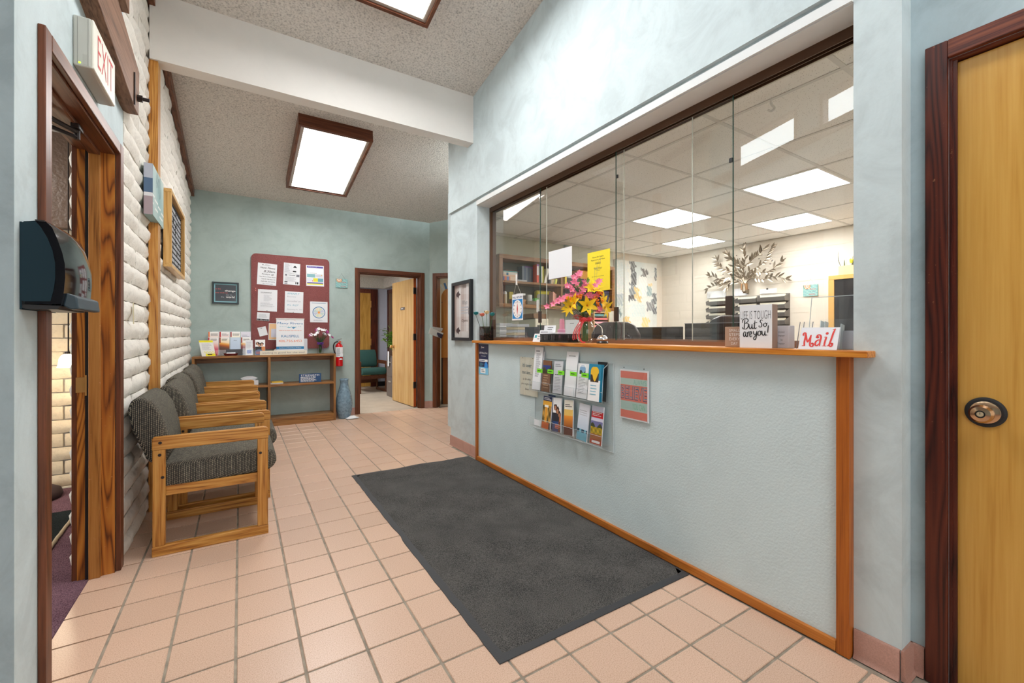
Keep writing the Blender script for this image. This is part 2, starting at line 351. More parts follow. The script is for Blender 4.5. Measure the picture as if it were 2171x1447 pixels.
# ---------------------------------------------------------------- mesh builder
class MB:
    def __init__(s, T=None): s.v = []; s.f = []; s.c = []; s.T = T; s.col = None

    def add(s, vs, fs, col=None):
        o = len(s.v)
        s.v += [(s.T @ Vector(p)) if s.T is not None else Vector(p) for p in vs]
        s.f += [tuple(i + o for i in f) for f in fs]
        s.c += [col or s.col] * len(fs)
        return s

    def box(s, x0, y0, z0, x1, y1, z1, col=None):
        x0, x1 = sorted((x0, x1)); y0, y1 = sorted((y0, y1)); z0, z1 = sorted((z0, z1))
        return s.add([(x0, y0, z0), (x1, y0, z0), (x1, y1, z0), (x0, y1, z0), (x0, y0, z1), (x1, y0, z1), (x1, y1, z1), (x0, y1, z1)],
                     [(0, 3, 2, 1), (4, 5, 6, 7), (0, 1, 5, 4), (1, 2, 6, 5), (2, 3, 7, 6), (3, 0, 4, 7)], col)

    def bx(s, cx, cy, cz, w, d, h, col=None):
        return s.box(cx - w / 2, cy - d / 2, cz - h / 2, cx + w / 2, cy + d / 2, cz + h / 2, col)

    def prism(s, poly, axis, a, b, col=None):
        """poly: 2-D points; axis 0: (y,z) along x; 1: (x,z) along y; 2: (x,y) along z"""
        n = len(poly)
        def p3(p, t): return (t, p[0], p[1]) if axis == 0 else (p[0], t, p[1]) if axis == 1 else (p[0], p[1], t)
        area = sum(poly[i][0] * poly[(i + 1) % n][1] - poly[(i + 1) % n][0] * poly[i][1] for i in range(n))
        pos = (area > 0) != (axis == 1)
        if a > b: a, b = b, a
        vs = [p3(p, a) for p in poly] + [p3(p, b) for p in poly]
        lo, hi = tuple(range(n)), tuple(range(n, 2 * n))
        side = [(i, (i + 1) % n, (i + 1) % n + n, i + n) for i in range(n)]
        if pos: fs = [lo[::-1], hi] + side
        else: fs = [lo, hi[::-1]] + [f[::-1] for f in side]
        return s.add(vs, fs, col)

    def tube(s, pts, r, n=8, cap=True):
        pts = [Vector(p) for p in pts]; rs = r if isinstance(r, (list, tuple)) else [r] * len(pts)
        vs = []; fs = []
        prev = None
        for i, p in enumerate(pts):
            t = (pts[min(i + 1, len(pts) - 1)] - pts[max(i - 1, 0)])
            t = t.normalized() if t.length > 1e-9 else Vector((0, 0, 1))
            if prev is None:
                a = Vector((0, 0, 1)) if abs(t.z) < .9 else Vector((1, 0, 0)); x = t.cross(a).normalized()
            else:
                x = (prev - t * prev.dot(t)); x = x.normalized() if x.length > 1e-6 else t.orthogonal().normalized()
            prev = x; y = t.cross(x)
            for k in range(n):
                an = 2 * PI * k / n; vs.append(p + (x * math.cos(an) + y * math.sin(an)) * rs[i])
        for i in range(len(pts) - 1):
            for k in range(n):
                a = i * n + k; b = i * n + (k + 1) % n; fs.append((a, b, b + n, a + n))
        if cap: fs.append(tuple(range(n))[::-1]); fs.append(tuple((len(pts) - 1) * n + k for k in range(n)))
        return s.add(vs, fs)

    def lathe(s, prof, c=(0, 0, 0), n=24, axis=2, sx=1, sy=1):
        """prof: (r, h) pairs; axis the lathe axis"""
        vs = []; fs = []
        for r, h in prof:
            for k in range(n):
                an = 2 * PI * k / n; a, b = r * math.cos(an) * sx, r * math.sin(an) * sy
                vs.append((c[0] + a, c[1] + b, c[2] + h) if axis == 2 else (c[0] + h, c[1] + a, c[2] + b) if axis == 0 else (c[0] + b, c[1] + h, c[2] + a))
        for i in range(len(prof) - 1):
            for k in range(n):
                a = i * n + k; b = i * n + (k + 1) % n; fs.append((a, b, b + n, a + n))
        if prof[0][0] > 1e-6: fs.append(tuple(range(n))[::-1])
        if prof[-1][0] > 1e-6: fs.append(tuple((len(prof) - 1) * n + k for k in range(n)))
        return s.add(vs, fs)

    def ball(s, c, r, n=8, m=6, sz=1):
        prof = [(max(r * math.sin(PI * i / m), 1e-5), -r * math.cos(PI * i / m) * sz) for i in range(m + 1)]
        return s.lathe(prof, c, n)


ROOT = {}


def tag(o, label=None, cat=None, group=None, kind=None):
    if label: o['label'] = label
    if cat: o['category'] = cat
    if group: o['group'] = group
    if kind: o['kind'] = kind
    return o


def mesh_of(name, mb, mat, inv=None, smooth=False, bevel=0, seg=2, sharp=None):
    me = D.meshes.new(name)
    vs = [tuple(inv @ p) if inv is not None else tuple(p) for p in mb.v]
    me.from_pydata(vs, [], mb.f)
    if any(c is not None for c in mb.c):
        ca = me.color_attributes.new('Col', 'FLOAT_COLOR', 'CORNER'); k = 0; buf = []
        for f, c in zip(mb.f, mb.c):
            c = c or (1, 1, 1, 1); buf += list(c) * len(f)
        ca.data.foreach_set('color', buf)
    me.materials.append(mat)
    if bevel:
        import bmesh
        bm = bmesh.new(); bm.from_mesh(me); bmesh.ops.remove_doubles(bm, verts=bm.verts, dist=1e-5)
        ed = [e for e in bm.edges if len(e.link_faces) == 2 and e.calc_face_angle(0) > .5]
        bmesh.ops.bevel(bm, geom=ed, offset=bevel, segments=seg, affect='EDGES', clamp_overlap=True, profile=.5)
        bm.to_mesh(me); bm.free()
    if smooth:
        me.polygons.foreach_set('use_smooth', [True] * len(me.polygons))
        if smooth != 'all':
            try: me.set_sharp_from_angle(angle=.6 if smooth is True else smooth)
            except Exception: pass
    me.update()
    return me


def part(name, mb, mat, parent=None, smooth=False, bevel=0, seg=2, local=False, kind=None, label=None):
    base = parent
    R = ROOT.get(parent.name) if parent is not None else None
    inv = R.inverted() if (R is not None and not local) else None
    if mb.T is not None and False: pass
    o = D.objects.new(name, mesh_of(name, mb, mat if not isinstance(mat, str) else M[mat], inv, smooth, bevel, seg))
    COL.objects.link(o)
    if parent is not None:
        o.parent = parent
        ROOT[o.name] = ROOT.get(parent.name, Matrix())
    else:
        ROOT[o.name] = Matrix()
    if kind: o['kind'] = kind
    if label: o['label'] = label
    return o


def thing(name, label, cat, loc=(0, 0, 0), rz=0, group=None):
    o = D.objects.new(name, None); COL.objects.link(o); o.empty_display_size = .05
    o.location = loc; o.rotation_euler = (0, 0, rz)
    ROOT[o.name] = Matrix.Translation(Vector(loc)) @ Matrix.Rotation(rz, 4, 'Z')
    return tag(o, label, cat, group)


def solo(name, mb, mat, label, cat, group=None, **k):
    """a thing that is one mesh; its origin is put at the base centre"""
    xs = [p[0] for p in mb.v]; ys = [p[1] for p in mb.v]; zs = [p[2] for p in mb.v]
    loc = Vector(((min(xs) + max(xs)) / 2, (min(ys) + max(ys)) / 2, min(zs)))
    R = Matrix.Translation(loc)
    o = D.objects.new(name, mesh_of(name, mb, mat if not isinstance(mat, str) else M[mat], R.inverted(), **k))
    COL.objects.link(o); o.location = loc; ROOT[o.name] = R
    return tag(o, label, cat, group)


def struct(name, mb=None, mat=None, **k):
    if mb is None:
        o = D.objects.new(name, None); COL.objects.link(o); ROOT[o.name] = Matrix()
    else: o = part(name, mb, mat, None, **k)
    o['kind'] = 'structure'
    return o


def copy_tree(o, parent=None):
    c = o.copy(); COL.objects.link(c)
    if parent is not None: c.parent = parent
    for ch in list(o.children): copy_tree(ch, c)
    return c


# frames: local (u right, v up, w towards the viewer)
def frame(o, r, up=(0, 0, 1)):
    r = Vector(r).normalized(); up = Vector(up).normalized(); w = r.cross(up).normalized()
    m = Matrix.Identity(4)
    for i in range(3): m[i][0] = r[i]; m[i][1] = up[i]; m[i][2] = w[i]; m[i][3] = o[i]
    return m


def quadmb(T, u0, v0, u1, v1, w=0, t=.0008): return MB(T).box(u0, v0, w, u1, v1, w + t)


def rounded(u0, v0, u1, v1, r, n=6):
    out = []
    for cx, cy, a0 in ((u1 - r, v1 - r, 0), (u0 + r, v1 - r, 90), (u0 + r, v0 + r, 180), (u1 - r, v0 + r, 270)):
        for k in range(n + 1):
            a = math.radians(a0 + 90 * k / n); out.append((cx + r * math.cos(a), cy + r * math.sin(a)))
    return out


def text(body, T, u, v, w, h, mat, parent, name='lettering', off=0.0, z=.001, shear=0, align='C', thick=.0004, bold=0, spacing=1.0, keep=False, kind='stuff'):
    """words fitted into a box w by h centred (or left) at u, v of frame T"""
    cu = D.curves.new('t', 'FONT'); cu.body = body; cu.size = 1; cu.shear = shear; cu.offset = bold; cu.space_character = spacing
    cu.align_x = 'CENTER' if align == 'C' else 'LEFT'; cu.resolution_u = 3
    to = D.objects.new('t', cu); COL.objects.link(to)
    dg = bpy.context.evaluated_depsgraph_get(); dg.update()
    me = D.meshes.new_from_object(to.evaluated_get(dg)); D.objects.remove(to); D.curves.remove(cu)
    if not me.vertices: return None
    xs = [q.co.x for q in me.vertices]; ys = [q.co.y for q in me.vertices]
    sx = w / (max(xs) - min(xs)); sy = h / (max(ys) - min(ys))
    if keep: sx = sy = min(sx, sy)
    cx = (max(xs) + min(xs)) / 2 if align == 'C' else min(xs); cy = (max(ys) + min(ys)) / 2
    mb = MB(T)
    mb.add([((q.co.x - cx) * sx + u, (q.co.y - cy) * sy + v, z) for q in me.vertices], [tuple(p.vertices) for p in me.polygons])
    D.meshes.remove(me)
    o = part(name, mb, mat, parent)
    if kind: o['kind'] = kind
    return o


def smooth_pts(pts, n=6):
    P = [Vector(p).to_3d() for p in pts]
    if len(P) < 3: return P
    Q = [P[0] * 2 - P[1]] + P + [P[-1] * 2 - P[-2]]; out = []
    for i in range(1, len(Q) - 2):
        for k in range(n):
            t = k / n; a, b, c, d = Q[i - 1:i + 3]
            out.append(.5 * ((2 * b) + (-a + c) * t + (2 * a - 5 * b + 4 * c - d) * t * t + (-a + 3 * b - 3 * c + d) * t ** 3))
    return out + [P[-1]]


def strokes(lines, T, u, v, s, wd, mat, parent, name='lettering', z=.001, brush=.5, sy=None):
    """hand lettering: each line a smoothed stroke, heavier where it runs down"""
    mb = MB(T); sy = sy or s
    for li, ln in enumerate(lines):
        P = smooth_pts(ln); n = len(P); vs = []; fs = []
        P = [Vector((p.x * s + u, p.y * sy + v, 0)) for p in P]
        for i, p in enumerate(P):
            t = P[min(i + 1, n - 1)] - P[max(i - 1, 0)]; t = t.normalized() if t.length > 0 else Vector((1, 0, 0))
            e = min(i, n - 1 - i) / max(1, n - 1) * 2
            wv = wd * ((1 - brush) + brush * abs(t.y)) * (.6 + .4 * min(1, e * 3)) / 2
            q = Vector((-t.y, t.x, 0)) * wv
            zk = z + 1.2e-5 * i + 2e-5 * li; vs += [(p.x + q.x, p.y + q.y, zk), (p.x - q.x, p.y - q.y, zk)]
        fs = [(2 * i, 2 * i + 1, 2 * i + 3, 2 * i + 2) for i in range(n - 1)]
        mb.add(vs, [f[::-1] for f in fs]); 
    o = part(name, mb, mat, parent); o['kind'] = 'stuff'; return o


def print_rows(T, u0, v1, u1, v0, rows, mat, parent, z=.001, h=.35, seed=1, gaps=True):
    """rows of print too small to read"""
    rn = random.Random(seed); mb = MB(T); p = (v1 - v0) / rows
    for i in range(rows):
        y = v1 - p * (i + .5); x = u0; end = u0 + (u1 - u0) * rn.uniform(.6, 1)
        while x < end:
            wd = (u1 - u0) * rn.uniform(.06, .16); x2 = min(x + wd, u1)
            mb.add([(x, y - p * h / 2, z), (x2, y - p * h / 2, z), (x2, y + p * h / 2, z), (x, y + p * h / 2, z)], [(0, 1, 2, 3)])
            x = x2 + (u1 - u0) * .02
    o = part('print', mb, mat, parent); o['kind'] = 'stuff'; return o


def picture(T, u0, v0, u1, v1, nx, ny, fn, parent, z=.0006, name='print', mat='vc'):
    """printed picture: a grid of coloured cells; fn(u, v) with 0..1 from lower left gives sRGB"""
    mb = MB(T)
    for j in range(ny):
        for i in range(nx):
            a, b = u0 + (u1 - u0) * i / nx, u0 + (u1 - u0) * (i + 1) / nx
            c, d = v0 + (v1 - v0) * j / ny, v0 + (v1 - v0) * (j + 1) / ny
            k = fn((i + .5) / nx, (j + .5) / ny)
            mb.add([(a, c, z), (b, c, z), (b, d, z), (a, d, z)], [(0, 1, 2, 3)], rgb(*k))
    o = part(name, mb, mat, parent); o['kind'] = 'stuff'; return o


def mixc(a, b, t): t = max(0, min(1, t)); return tuple(x + (y - x) * t for x, y in zip(a, b))


def grad(stops):
    def f(v):
        for (p0, c0), (p1, c1) in zip(stops, stops[1:]):
            if v <= p1: return mixc(c0, c1, (v - p0) / (p1 - p0 + 1e-9))
        return stops[-1][1]
    return f

# ================================================================ structure
ZC = lambda y: 3.947 - .1667 * y          # sloped hall ceiling
LX, BX = -.51, -.495                       # exit wall plane, brick face plane
YB = 6.40                                  # back wall
CXR = 1.855                                # column plane
GX = 2.0                                   # glass plane
# ---- floor with its tiles
floor = struct('floor', MB().box(-.598, -3.2, -.06, 4.0, YB + .12, -.004), 'grout')
S = .20325; OX, OY = -.0665, -.083
tm = MB().box(.0045, .0045, -.012, S - .0045, S - .0045, 0)
tile_me = mesh_of('tile', tm, M['tile'], bevel=.0022, seg=1)
far_tiles = MB(); vis = []
for i in range(-3, 20):
    for j in range(-15, 32):
        x, y = (i + OX) * S, (j + OY) * S
        if x + S > 3.9: continue
        if x < -.598: 
            if i != -3: continue
        cx, cy = x + S / 2, y + S / 2
        if cx > 1.83 and cy < 4.14: continue
        if cx > 2.2 and cy < 5.0: continue
        if cx + cy > 8.95: continue
        dd = math.sin(TH) * cx + math.cos(TH) * cy; ll = math.cos(TH) * cx - math.sin(TH) * cy
        hid = .77 < x and x + S < 1.82 and 1.3 < y and y + S < 3.63
        inv_ = dd > .3 and abs(ll / dd) < 1.32 and dd > 1.15 and y < YB
        if y > YB - .02: continue
        vis.append((0 if (inv_ and not hid) else 1, dd, x, y, i))
vis.sort()
for k, (h, dd, x, y, i) in enumerate(vis):
    if i == -3:
        mb_ = MB().box(-.598, y + .0045, -.012, x + S - .0045, y + S - .0045, 0)
    if k < 300 and h == 0:
        if i == -3: part('tile', mb_, 'tile', floor)
        else:
            o = D.objects.new('tile', tile_me); COL.objects.link(o); o.parent = floor; o.location = (x, y, 0)
    else:
        if y + S > YB: far_tiles.box(x + .0045, y + .0045, -.012, x + S - .0045, YB, 0)
        elif i == -3: far_tiles.box(-.598, y + .0045, -.012, x + S - .0045, y + S - .0045, 0)
        else: far_tiles.box(x + .0045, y + .0045, -.012, x + S - .0045, y + S - .0045, 0)
part('tile', far_tiles, 'tile', floor, kind='stuff')

# ---- brick wall on the left
core = MB().prism([(2.96, -.02), (YB, -.02), (YB, ZC(YB)), (2.96, ZC(2.96))], 0, -.685, -.523)
core.box(-.66, 2.86, -.02, -.55, 2.97, 2.1)
wall_left = struct('wall_left', core, 'brick_core')


def brick_mesh(L, hgt, seed, dep=.034, rough_=.0035, nx=5, nz=3, slump=.006):
    rn = random.Random(seed); vs = []; fs = []
    for j in range(nz + 1):
        for i in range(nx + 1):
            u, v = i / nx, j / nz
            ex = min(u, 1 - u) * L; ez = min(v, 1 - v) * hgt
            prof = min(1, ex / .018) ** .5 * .45 + min(1, ez / .022) ** .5 * .55
            x = dep * (.55 + .45 * prof) + rn.uniform(-rough_, rough_)
            jy = rn.uniform(-.003, .003) if 0 < i < nx else rn.uniform(-.002, .003)
            jz = (rn.uniform(-.0035, .0035) if j in (0, nz) else 0) - (slump if j == 0 else 0) * rn.random()
            if i in (0, nx) or j in (0, nz): x = dep * .5 + rn.uniform(-.003, .003)
            vs.append((x, u * L + jy, v * hgt + jz))
    n = len(vs)
    for j in range(nz):
        for i in range(nx):
            a = j * (nx + 1) + i; fs.append((a, a + 1, a + nx + 2, a + nx + 1))
    ring = [i for i in range(nx + 1)] + [(j + 1) * (nx + 1) - 1 for j in range(1, nz + 1)] + [nz * (nx + 1) + i for i in range(nx - 1, -1, -1)] + [j * (nx + 1) for j in range(nz - 1, 0, -1)]
    for k in ring: vs.append((-.006, vs[k][1], vs[k][2]))
    for k in range(len(ring)):
        a, b = ring[k], ring[(k + 1) % len(ring)]; fs.append((a, n + k, n + (k + 1) % len(ring), b))
    mb = MB(); mb.add(vs, fs); return mb


CH = .1016
bmesh_cache = {}


def brick(parent, x, y0, y1, z, mat, rot=0, hgt=CH - .006):
    L = round(y1 - y0 - .008, 2); key = (L, mat, random.randrange(4), round(hgt, 3))
    if key not in bmesh_cache: bmesh_cache[key] = mesh_of('brick', brick_mesh(L, hgt, hash(key[:1] + key[2:]) & 255), M[mat], smooth=.9)
    o = D.objects.new('brick', bmesh_cache[key]); COL.objects.link(o); o.parent = parent
    o.location = (x, y0 + .004, z + .0045) if rot == 0 else (y1 - .004, x, z + .0045) if rot == -1 else (x, y0, z)
    if rot == -1: o.rotation_euler = (0, 0, PI / 2)
    elif rot: o.rotation_euler = (0, 0, rot)


rnd = random.Random(3)
nb = 0
for r in range(35):
    z = r * CH
    y = 2.94 - (.0 if r % 2 else .2) + (0 if r % 3 else .0)
    first = True
    while y < YB - .02:
        L = .4 if rnd.random() < .8 else rnd.choice([.2, .3])
        y1 = min(y + L, YB); y0 = max(y, 2.94)
        if YB - y1 < .09: y1 = YB
        if y1 - y0 > .05:
            if z + CH * .6 < ZC(y1) :
                # trim round the beam end
                brick(wall_left, BX - .030 - (.004 if rnd.random() < .4 else 0), y0, y1, z, 'brick'); nb += 1
        y = y1
# brick ends behind the door jamb, on the foyer side
for r in range(26):
    o_ = MB(); z = r * CH
    o = D.objects.new('brick', bmesh_cache.get('end') or bmesh_cache.setdefault('end', mesh_of('brick', brick_mesh(.2, CH - .009, 5), M['brick'], smooth=.9)))
    COL.objects.link(o); o.parent = wall_left; o.location = (-.665, 3.07 + rnd.uniform(-.006, .006), z + .0045); o.rotation_euler = (0, 0, PI)
tm_ = MB().prism([(2.94, ZC(2.94) - .09), (YB - .01, ZC(YB) - .09), (YB - .01, ZC(YB) - .004), (2.94, ZC(2.94) - .004)], 0, -.50, -.463)
struct('trim_1', tm_, 'walnut_y')
struct('trim_2', MB().box(-.50, 3.60, 0, -.452, 3.70, 2.92), 'oak')

# ---- wall with the exit door, and the high windows over it
WZ = lambda y: 3.345 - .1667 * y + .003     # bottom of the high windows
WT = lambda y: WZ(y) + .325
em = MB()
em.box(-.64, 1.682, -.02, LX, 1.895, 2.05); em.box(-.64, 2.777, -.02, LX, 2.945, 2.05)
em.prism([(1.682, 2.05), (2.945, 2.05), (2.945, WZ(2.945)), (1.682, WZ(1.682))], 0, -.64, LX)
em.prism([(-3.2, 2.45), (1.682, 2.45), (1.682, WZ(1.682)), (-3.2, WZ(-3.2))], 0, -.64, LX)
em.prism([(-3.2, WT(-3.2)), (2.96, WT(2.96)), (2.96, ZC(2.96)), (-3.2, ZC(-3.2))], 0, -.64, LX)
wins = [(2.06, 2.70), (1.18, 1.865), (.36, 1.0), (-.5, .18), (-1.4, -.7)]
edges = [-3.2] + [e for a, b in reversed(wins) for e in (a, b)] + [2.96]
for a, b in zip(edges[::2], edges[1::2]):
    em.prism([(a, WZ(a)), (b, WZ(b)), (b, WT(b)), (a, WT(a))], 0, -.64, LX)
struct('wall_left_entry', em, 'teal')
for k, (a, b) in enumerate(wins):
    wd = struct('window_%d' % (k + 1))
    part('pane', MB().prism([(a, WZ(a)), (b, WZ(b)), (b, WT(b)), (a, WT(a))], 0, -.60, -.595), 'glass', wd)
    fr = MB()
    for s0, s1 in (((a, WZ(a)), (b, WZ(b))), ((a, WT(a) - .025), (b, WT(b) - .025))):
        fr.prism([s0, s1, (s1[0], s1[1] + .025), (s0[0], s0[1] + .025)], 0, -.62, LX + .006)
    fr.prism([(a, WZ(a)), (a + .025, WZ(a)), (a + .025, WT(a)), (a, WT(a))], 0, -.62, LX + .006)
    fr.prism([(b - .025, WZ(b)), (b, WZ(b)), (b, WT(b)), (b - .025, WT(b))], 0, -.62, LX + .006)
    part('window_frame', fr, 'walnut_y', wd)
# sloped roof beam on that wall
bz = lambda y: 2.770 - .1667 * y
beam = thing('roof_beam', 'sloping brown timber roof beam bolted into the white brick above the exit sign', 'beam', (LX, 0, bz(0)))
part('timber', MB().prism([(-3.1, bz(-3.1)), (2.86, bz(2.86)), (2.97, bz(2.97) + .02), (2.99, bz(2.99) + .26), (-3.1, bz(-3.1) + .265)], 0, -.545, -.452), 'beamwood', beam, bevel=.004)
part('bracket', MB().box(-.462, 2.84, 2.30, -.446, 2.85, 2.46), 'steel_dark', beam)
bl = MB(); bl.lathe([(.017, 0), (.017, .022), (.001, .024)], (-.452, 2.93, 2.37), 6, 0); part('bolt', bl, 'steel_dark', beam)
bl = MB(); bl.lathe([(.009, .02), (.009, .05), (.001, .051)], (-.452, 2.93, 2.37), 10, 0); part('bolt', bl, 'steel_dark', beam)
# second beam end high up, where the picture's top edge cuts it
struct('trim_3', MB().prism([(-3.1, bz(-3.1) + .49), (2.90, bz(2.90) + .49), (2.90, bz(2.90) + .60), (-3.1, bz(-3.1) + .60)], 0, -.53, -.478), 'beamwood')

# near end of that wall and the space left of the camera
struct('wall_left_end', MB().box(-2.4, 1.684, -.02, -.641, 1.80, 2.6), 'teal_cool')
struct('wall_left_return', MB().box(-.640, 1.680, -.02, LX - .0005, 1.684, 2.45), 'teal_cool')
struct('wall_far_left', MB().box(-2.5, -3.2, -.02, -2.4, 1.80, 2.6), 'teal_cool')
struct('ceiling_low', MB().box(-2.4, -3.2, 2.45, -.64, 1.684, 2.55), 'popcorn')
struct('wall_front', MB().box(-2.5, -3.3, -.02, 2.05, -3.2, 4.6), 'teal_cool')
struct('floor_side', MB().box(-2.4, -3.2, -.06, -.598, 1.684, -.003), 'base_tile')

# ---- foyer behind the exit door
struct('floor_foyer', MB().box(-3, 1.80, -.06, -.598, 4.6, -.001), 'purple')
wf = struct('wall_foyer', MB().box(-3, 4.53, -.02, -.68, 4.65, 1.95), 'brick_core')
for r in range(19):
    x = -1.115 - (.0 if r % 2 else .2) - .4
    for k in range(4):
        x1 = min(x + .4, -.69)
        if x1 - x > .06: 
            L = round(x1 - x - .008, 2); key = (L, 'brick_tan', k % 3, 'w')
            if key not in bmesh_cache: bmesh_cache[key] = mesh_of('brick', brick_mesh(L, CH - .009, k % 3 + 11), M['brick_tan'], smooth=.9)
            o = D.objects.new('brick', bmesh_cache[key]); COL.objects.link(o); o.parent = wf
            o.location = (x + .004, 4.535, r * CH + .0045); o.rotation_euler = (0, 0, -PI / 2)
        x = x1
M['brown_gloss'] = plain('brown_textured_paint', rgb(112, 88, 72), rough=.28, bump=.9, bscale=34)
struct('wall_foyer_upper', MB().box(-3, 4.44, 1.93, -.68, 4.64, 2.9), 'brown_gloss')
struct('wall_foyer_left', MB().box(-3.1, 1.7, -.02, -3, 4.65, 2.9), 'cream')
struct('ceiling_foyer', MB().box(-3.1, 1.80, 2.62, -.66, 4.65, 2.7), 'popcorn')
struct('baseboard_foyer', MB().box(-3, 4.49, 0, -.7, 4.50, .012), 'paper_cream')

# ---- exit doorway: casing, jamb, closer
door1 = struct('door_1')
dn, df, dt = 1.887, 2.785, 2.02
cs = MB(); cs.box(LX, dn - .052, 0, LX + .018, dn, dt + .052); part('casing', cs, 'walnut', door1, bevel=.003)
part('casing', MB().box(LX - .001, df, 0, LX + .020, df + .062, dt + .052), 'walnut', door1, bevel=.003)
part('casing', MB().box(LX, dn, dt, LX + .019, df, dt + .052), 'walnut_y', door1, bevel=.003)
part('jamb', MB().box(-.642, df - .012, 0, LX, df + .0, dt + .012), 'jamb', door1)
part('jamb', MB().box(-.642, dn, 0, LX, dn + .010, dt), 'jamb', door1)
part('jamb', MB().box(-.642, dn + .01, dt - .012, LX, df - .012, dt + .0), 'walnut_y', door1)
part('door_stop', MB().box(-.600, df - .030, 0, -.558, df - .012, dt - .012), 'stopwood', door1, bevel=.003)
part('door_stop', MB().box(-.600, dn + .01, dt - .030, -.558, df - .03, dt - .012), 'walnut_y', door1, bevel=.003)
part('weatherstrip', MB().box(-.612, df - .022, 0, -.600, df - .012, dt - .012), 'black', door1)
part('casing', MB().box(-.662, df - .006, 0, -.642, df + .06, dt + .05), 'walnut', door1, bevel=.002)
part('casing', MB().box(-.662, dn - .05, dt, -.642, df, dt + .05), 'walnut_y', door1)
sp_ = MB().box(-.645, df - .016, .875, -.612, df - .0115, .945); part('strike_plate', sp_, 'brass', door1)
part('strike_plate', MB().box(-.612, df - .026, .86, -.606, df - .018, .955), 'brass', door1)
part('threshold', MB().box(-.66, dn, -.002, -.600, df, .001), 'purple', door1)
# door closer arm under the head
dc = thing('door_closer', 'dark metal door closer arm under the head of the exit doorway', 'door closer', (-.60, 2.2, 1.93))
pA, pB, pC = Vector((-.56, 2.42, 1.965)), Vector((-.66, 2.10, 1.945)), Vector((-.74, 1.92, 1.94))
part('arm', MB().tube([pA, pB, pC], .009, 6), 'steel_dark', dc)
part('arm', MB().tube([pA - Vector((0, 0, .022)), Vector((-.70, 2.16, 1.925)), pC - Vector((0, 0, .03))], .008, 6), 'steel_dark', dc)
part('shoe', MB().bx(-.56, 2.42, 1.982, .026, .06, .022), 'steel_dark', dc, bevel=.004)
part('pivot', MB().lathe([(.010, -.02), (.010, .02)], (-.56, 2.42, 1.955), 10), 'steel_dark', dc)
# open door leaf, swung into the foyer against its side
part('door_leaf', MB().box(-1.545, 1.83, .01, -.665, 1.872, 2.0), 'door_brown', door1)

# ---- sloped ceiling, cross beam
cl = MB().prism([(-3.2, ZC(-3.2)), (YB + .1, ZC(YB + .1)), (YB + .1, ZC(YB + .1) + .1), (-3.2, ZC(-3.2) + .1)], 0, -.66, 4.0)
struct('ceiling', cl, 'popcorn')
struct('trim_4', MB().prism([(3.582, 2.918), (3.70, 2.918), (3.70, ZC(3.70)), (3.582, ZC(3.582))], 0, BX + .002, 1.836), 'white_paint')

# ---- back wall with doorway 2
o0, o1, dh = 1.44, 2.36, 2.035
bw = MB(); bw.box(-.7, YB, -.02, o0, YB + .12, 2.95); bw.box(o1, YB, -.02, 2.56, YB + .12, 2.95); bw.box(o0, YB, dh, o1, YB + .12, 2.95)
struct('wall_back', bw, 'teal_back')
door2 = struct('door_2')
for a, b in ((o0 - .058, o0), (o1, o1 + .058)):
    part('casing', MB().box(a, YB - .015, 0, b, YB, dh + .055), 'walnut', door2, bevel=.003)
part('casing', MB().box(o0, YB - .015, dh, o1, YB, dh + .055), 'walnut_x', door2, bevel=.003)
part('jamb', MB().box(o0, YB, 0, o0 + .014, YB + .12, dh), 'walnut', door2)
part('jamb', MB().box(o1 - .014, YB, 0, o1, YB + .12, dh), 'walnut', door2)
part('jamb', MB().box(o0 + .014, YB, dh - .014, o1 - .014, YB + .12, dh), 'walnut_x', door2)
part('door_stop', MB().box(o1 - .026, YB + .035, 0, o1 - .014, YB + .07, dh - .014), 'walnut', door2)
part('door_stop', MB().box(o0 + .014, YB + .035, dh - .026, o1 - .026, YB + .07, dh - .014), 'walnut_x', door2)
# open leaf
hx_, hy_ = 2.33, YB + .115
ang = math.atan2(7.385 - hy_, 2.262 - hx_)
Tl = Matrix.Translation((hx_, hy_, 0)) @ Matrix.Rotation(ang, 4, 'Z')
leaf = part('door_leaf', MB(Tl).box(.005, 0, .012, .885, .042, 2.015), 'door_tan', door2)
part('leaf_edge', MB(Tl).box(.0, 0.001, .012, .005, .041, 2.015), flat(176, 76, 14), door2)
for z in (.30, 1.05, 1.77):
    hg = part('hinge', MB(Tl).box(-.006, .004, z, -.0005, .05, z + .1).box(-.02, .03, z, -.006, .05, z + .1), 'steel_dark', door2)
kn = MB(Tl); kn.lathe([(.03, 0), (.03, .008), (.012, .012), (.012, .03), (.026, .04), (.028, .055), (.018, .066), (.001, .068)], (.82, .042, .93), 16, 1); part('door_knob', kn, 'brass', door2, smooth=True)
kn = MB(Tl); kn.lathe([(.03, 0), (.03, -.008), (.012, -.012), (.012, -.03), (.026, -.04), (.028, -.055), (.018, -.066), (.001, -.068)], (.82, 0, .93), 16, 1); part('door_knob', kn, 'brass', door2, smooth=True)
Tn = frame((0, 0, 0), (-math.cos(ang), -math.sin(ang), 0))
# name plate on the visible (left-hand) face of the leaf
Tp = frame(Tl @ Vector((.43, .0425, 1.56)), (-math.cos(ang), -math.sin(ang), 0))
npl = solo('name_plate', MB(Tp).box(-.085, -.022, .0005, .085, .022, .004), flat(96, 84, 78), 'small brown name plate on the open tan door', 'sign')
print_rows(Tp, -.055, .012, .055, -.012, 1, 'ink_white', npl, z=.0045, h=.7)

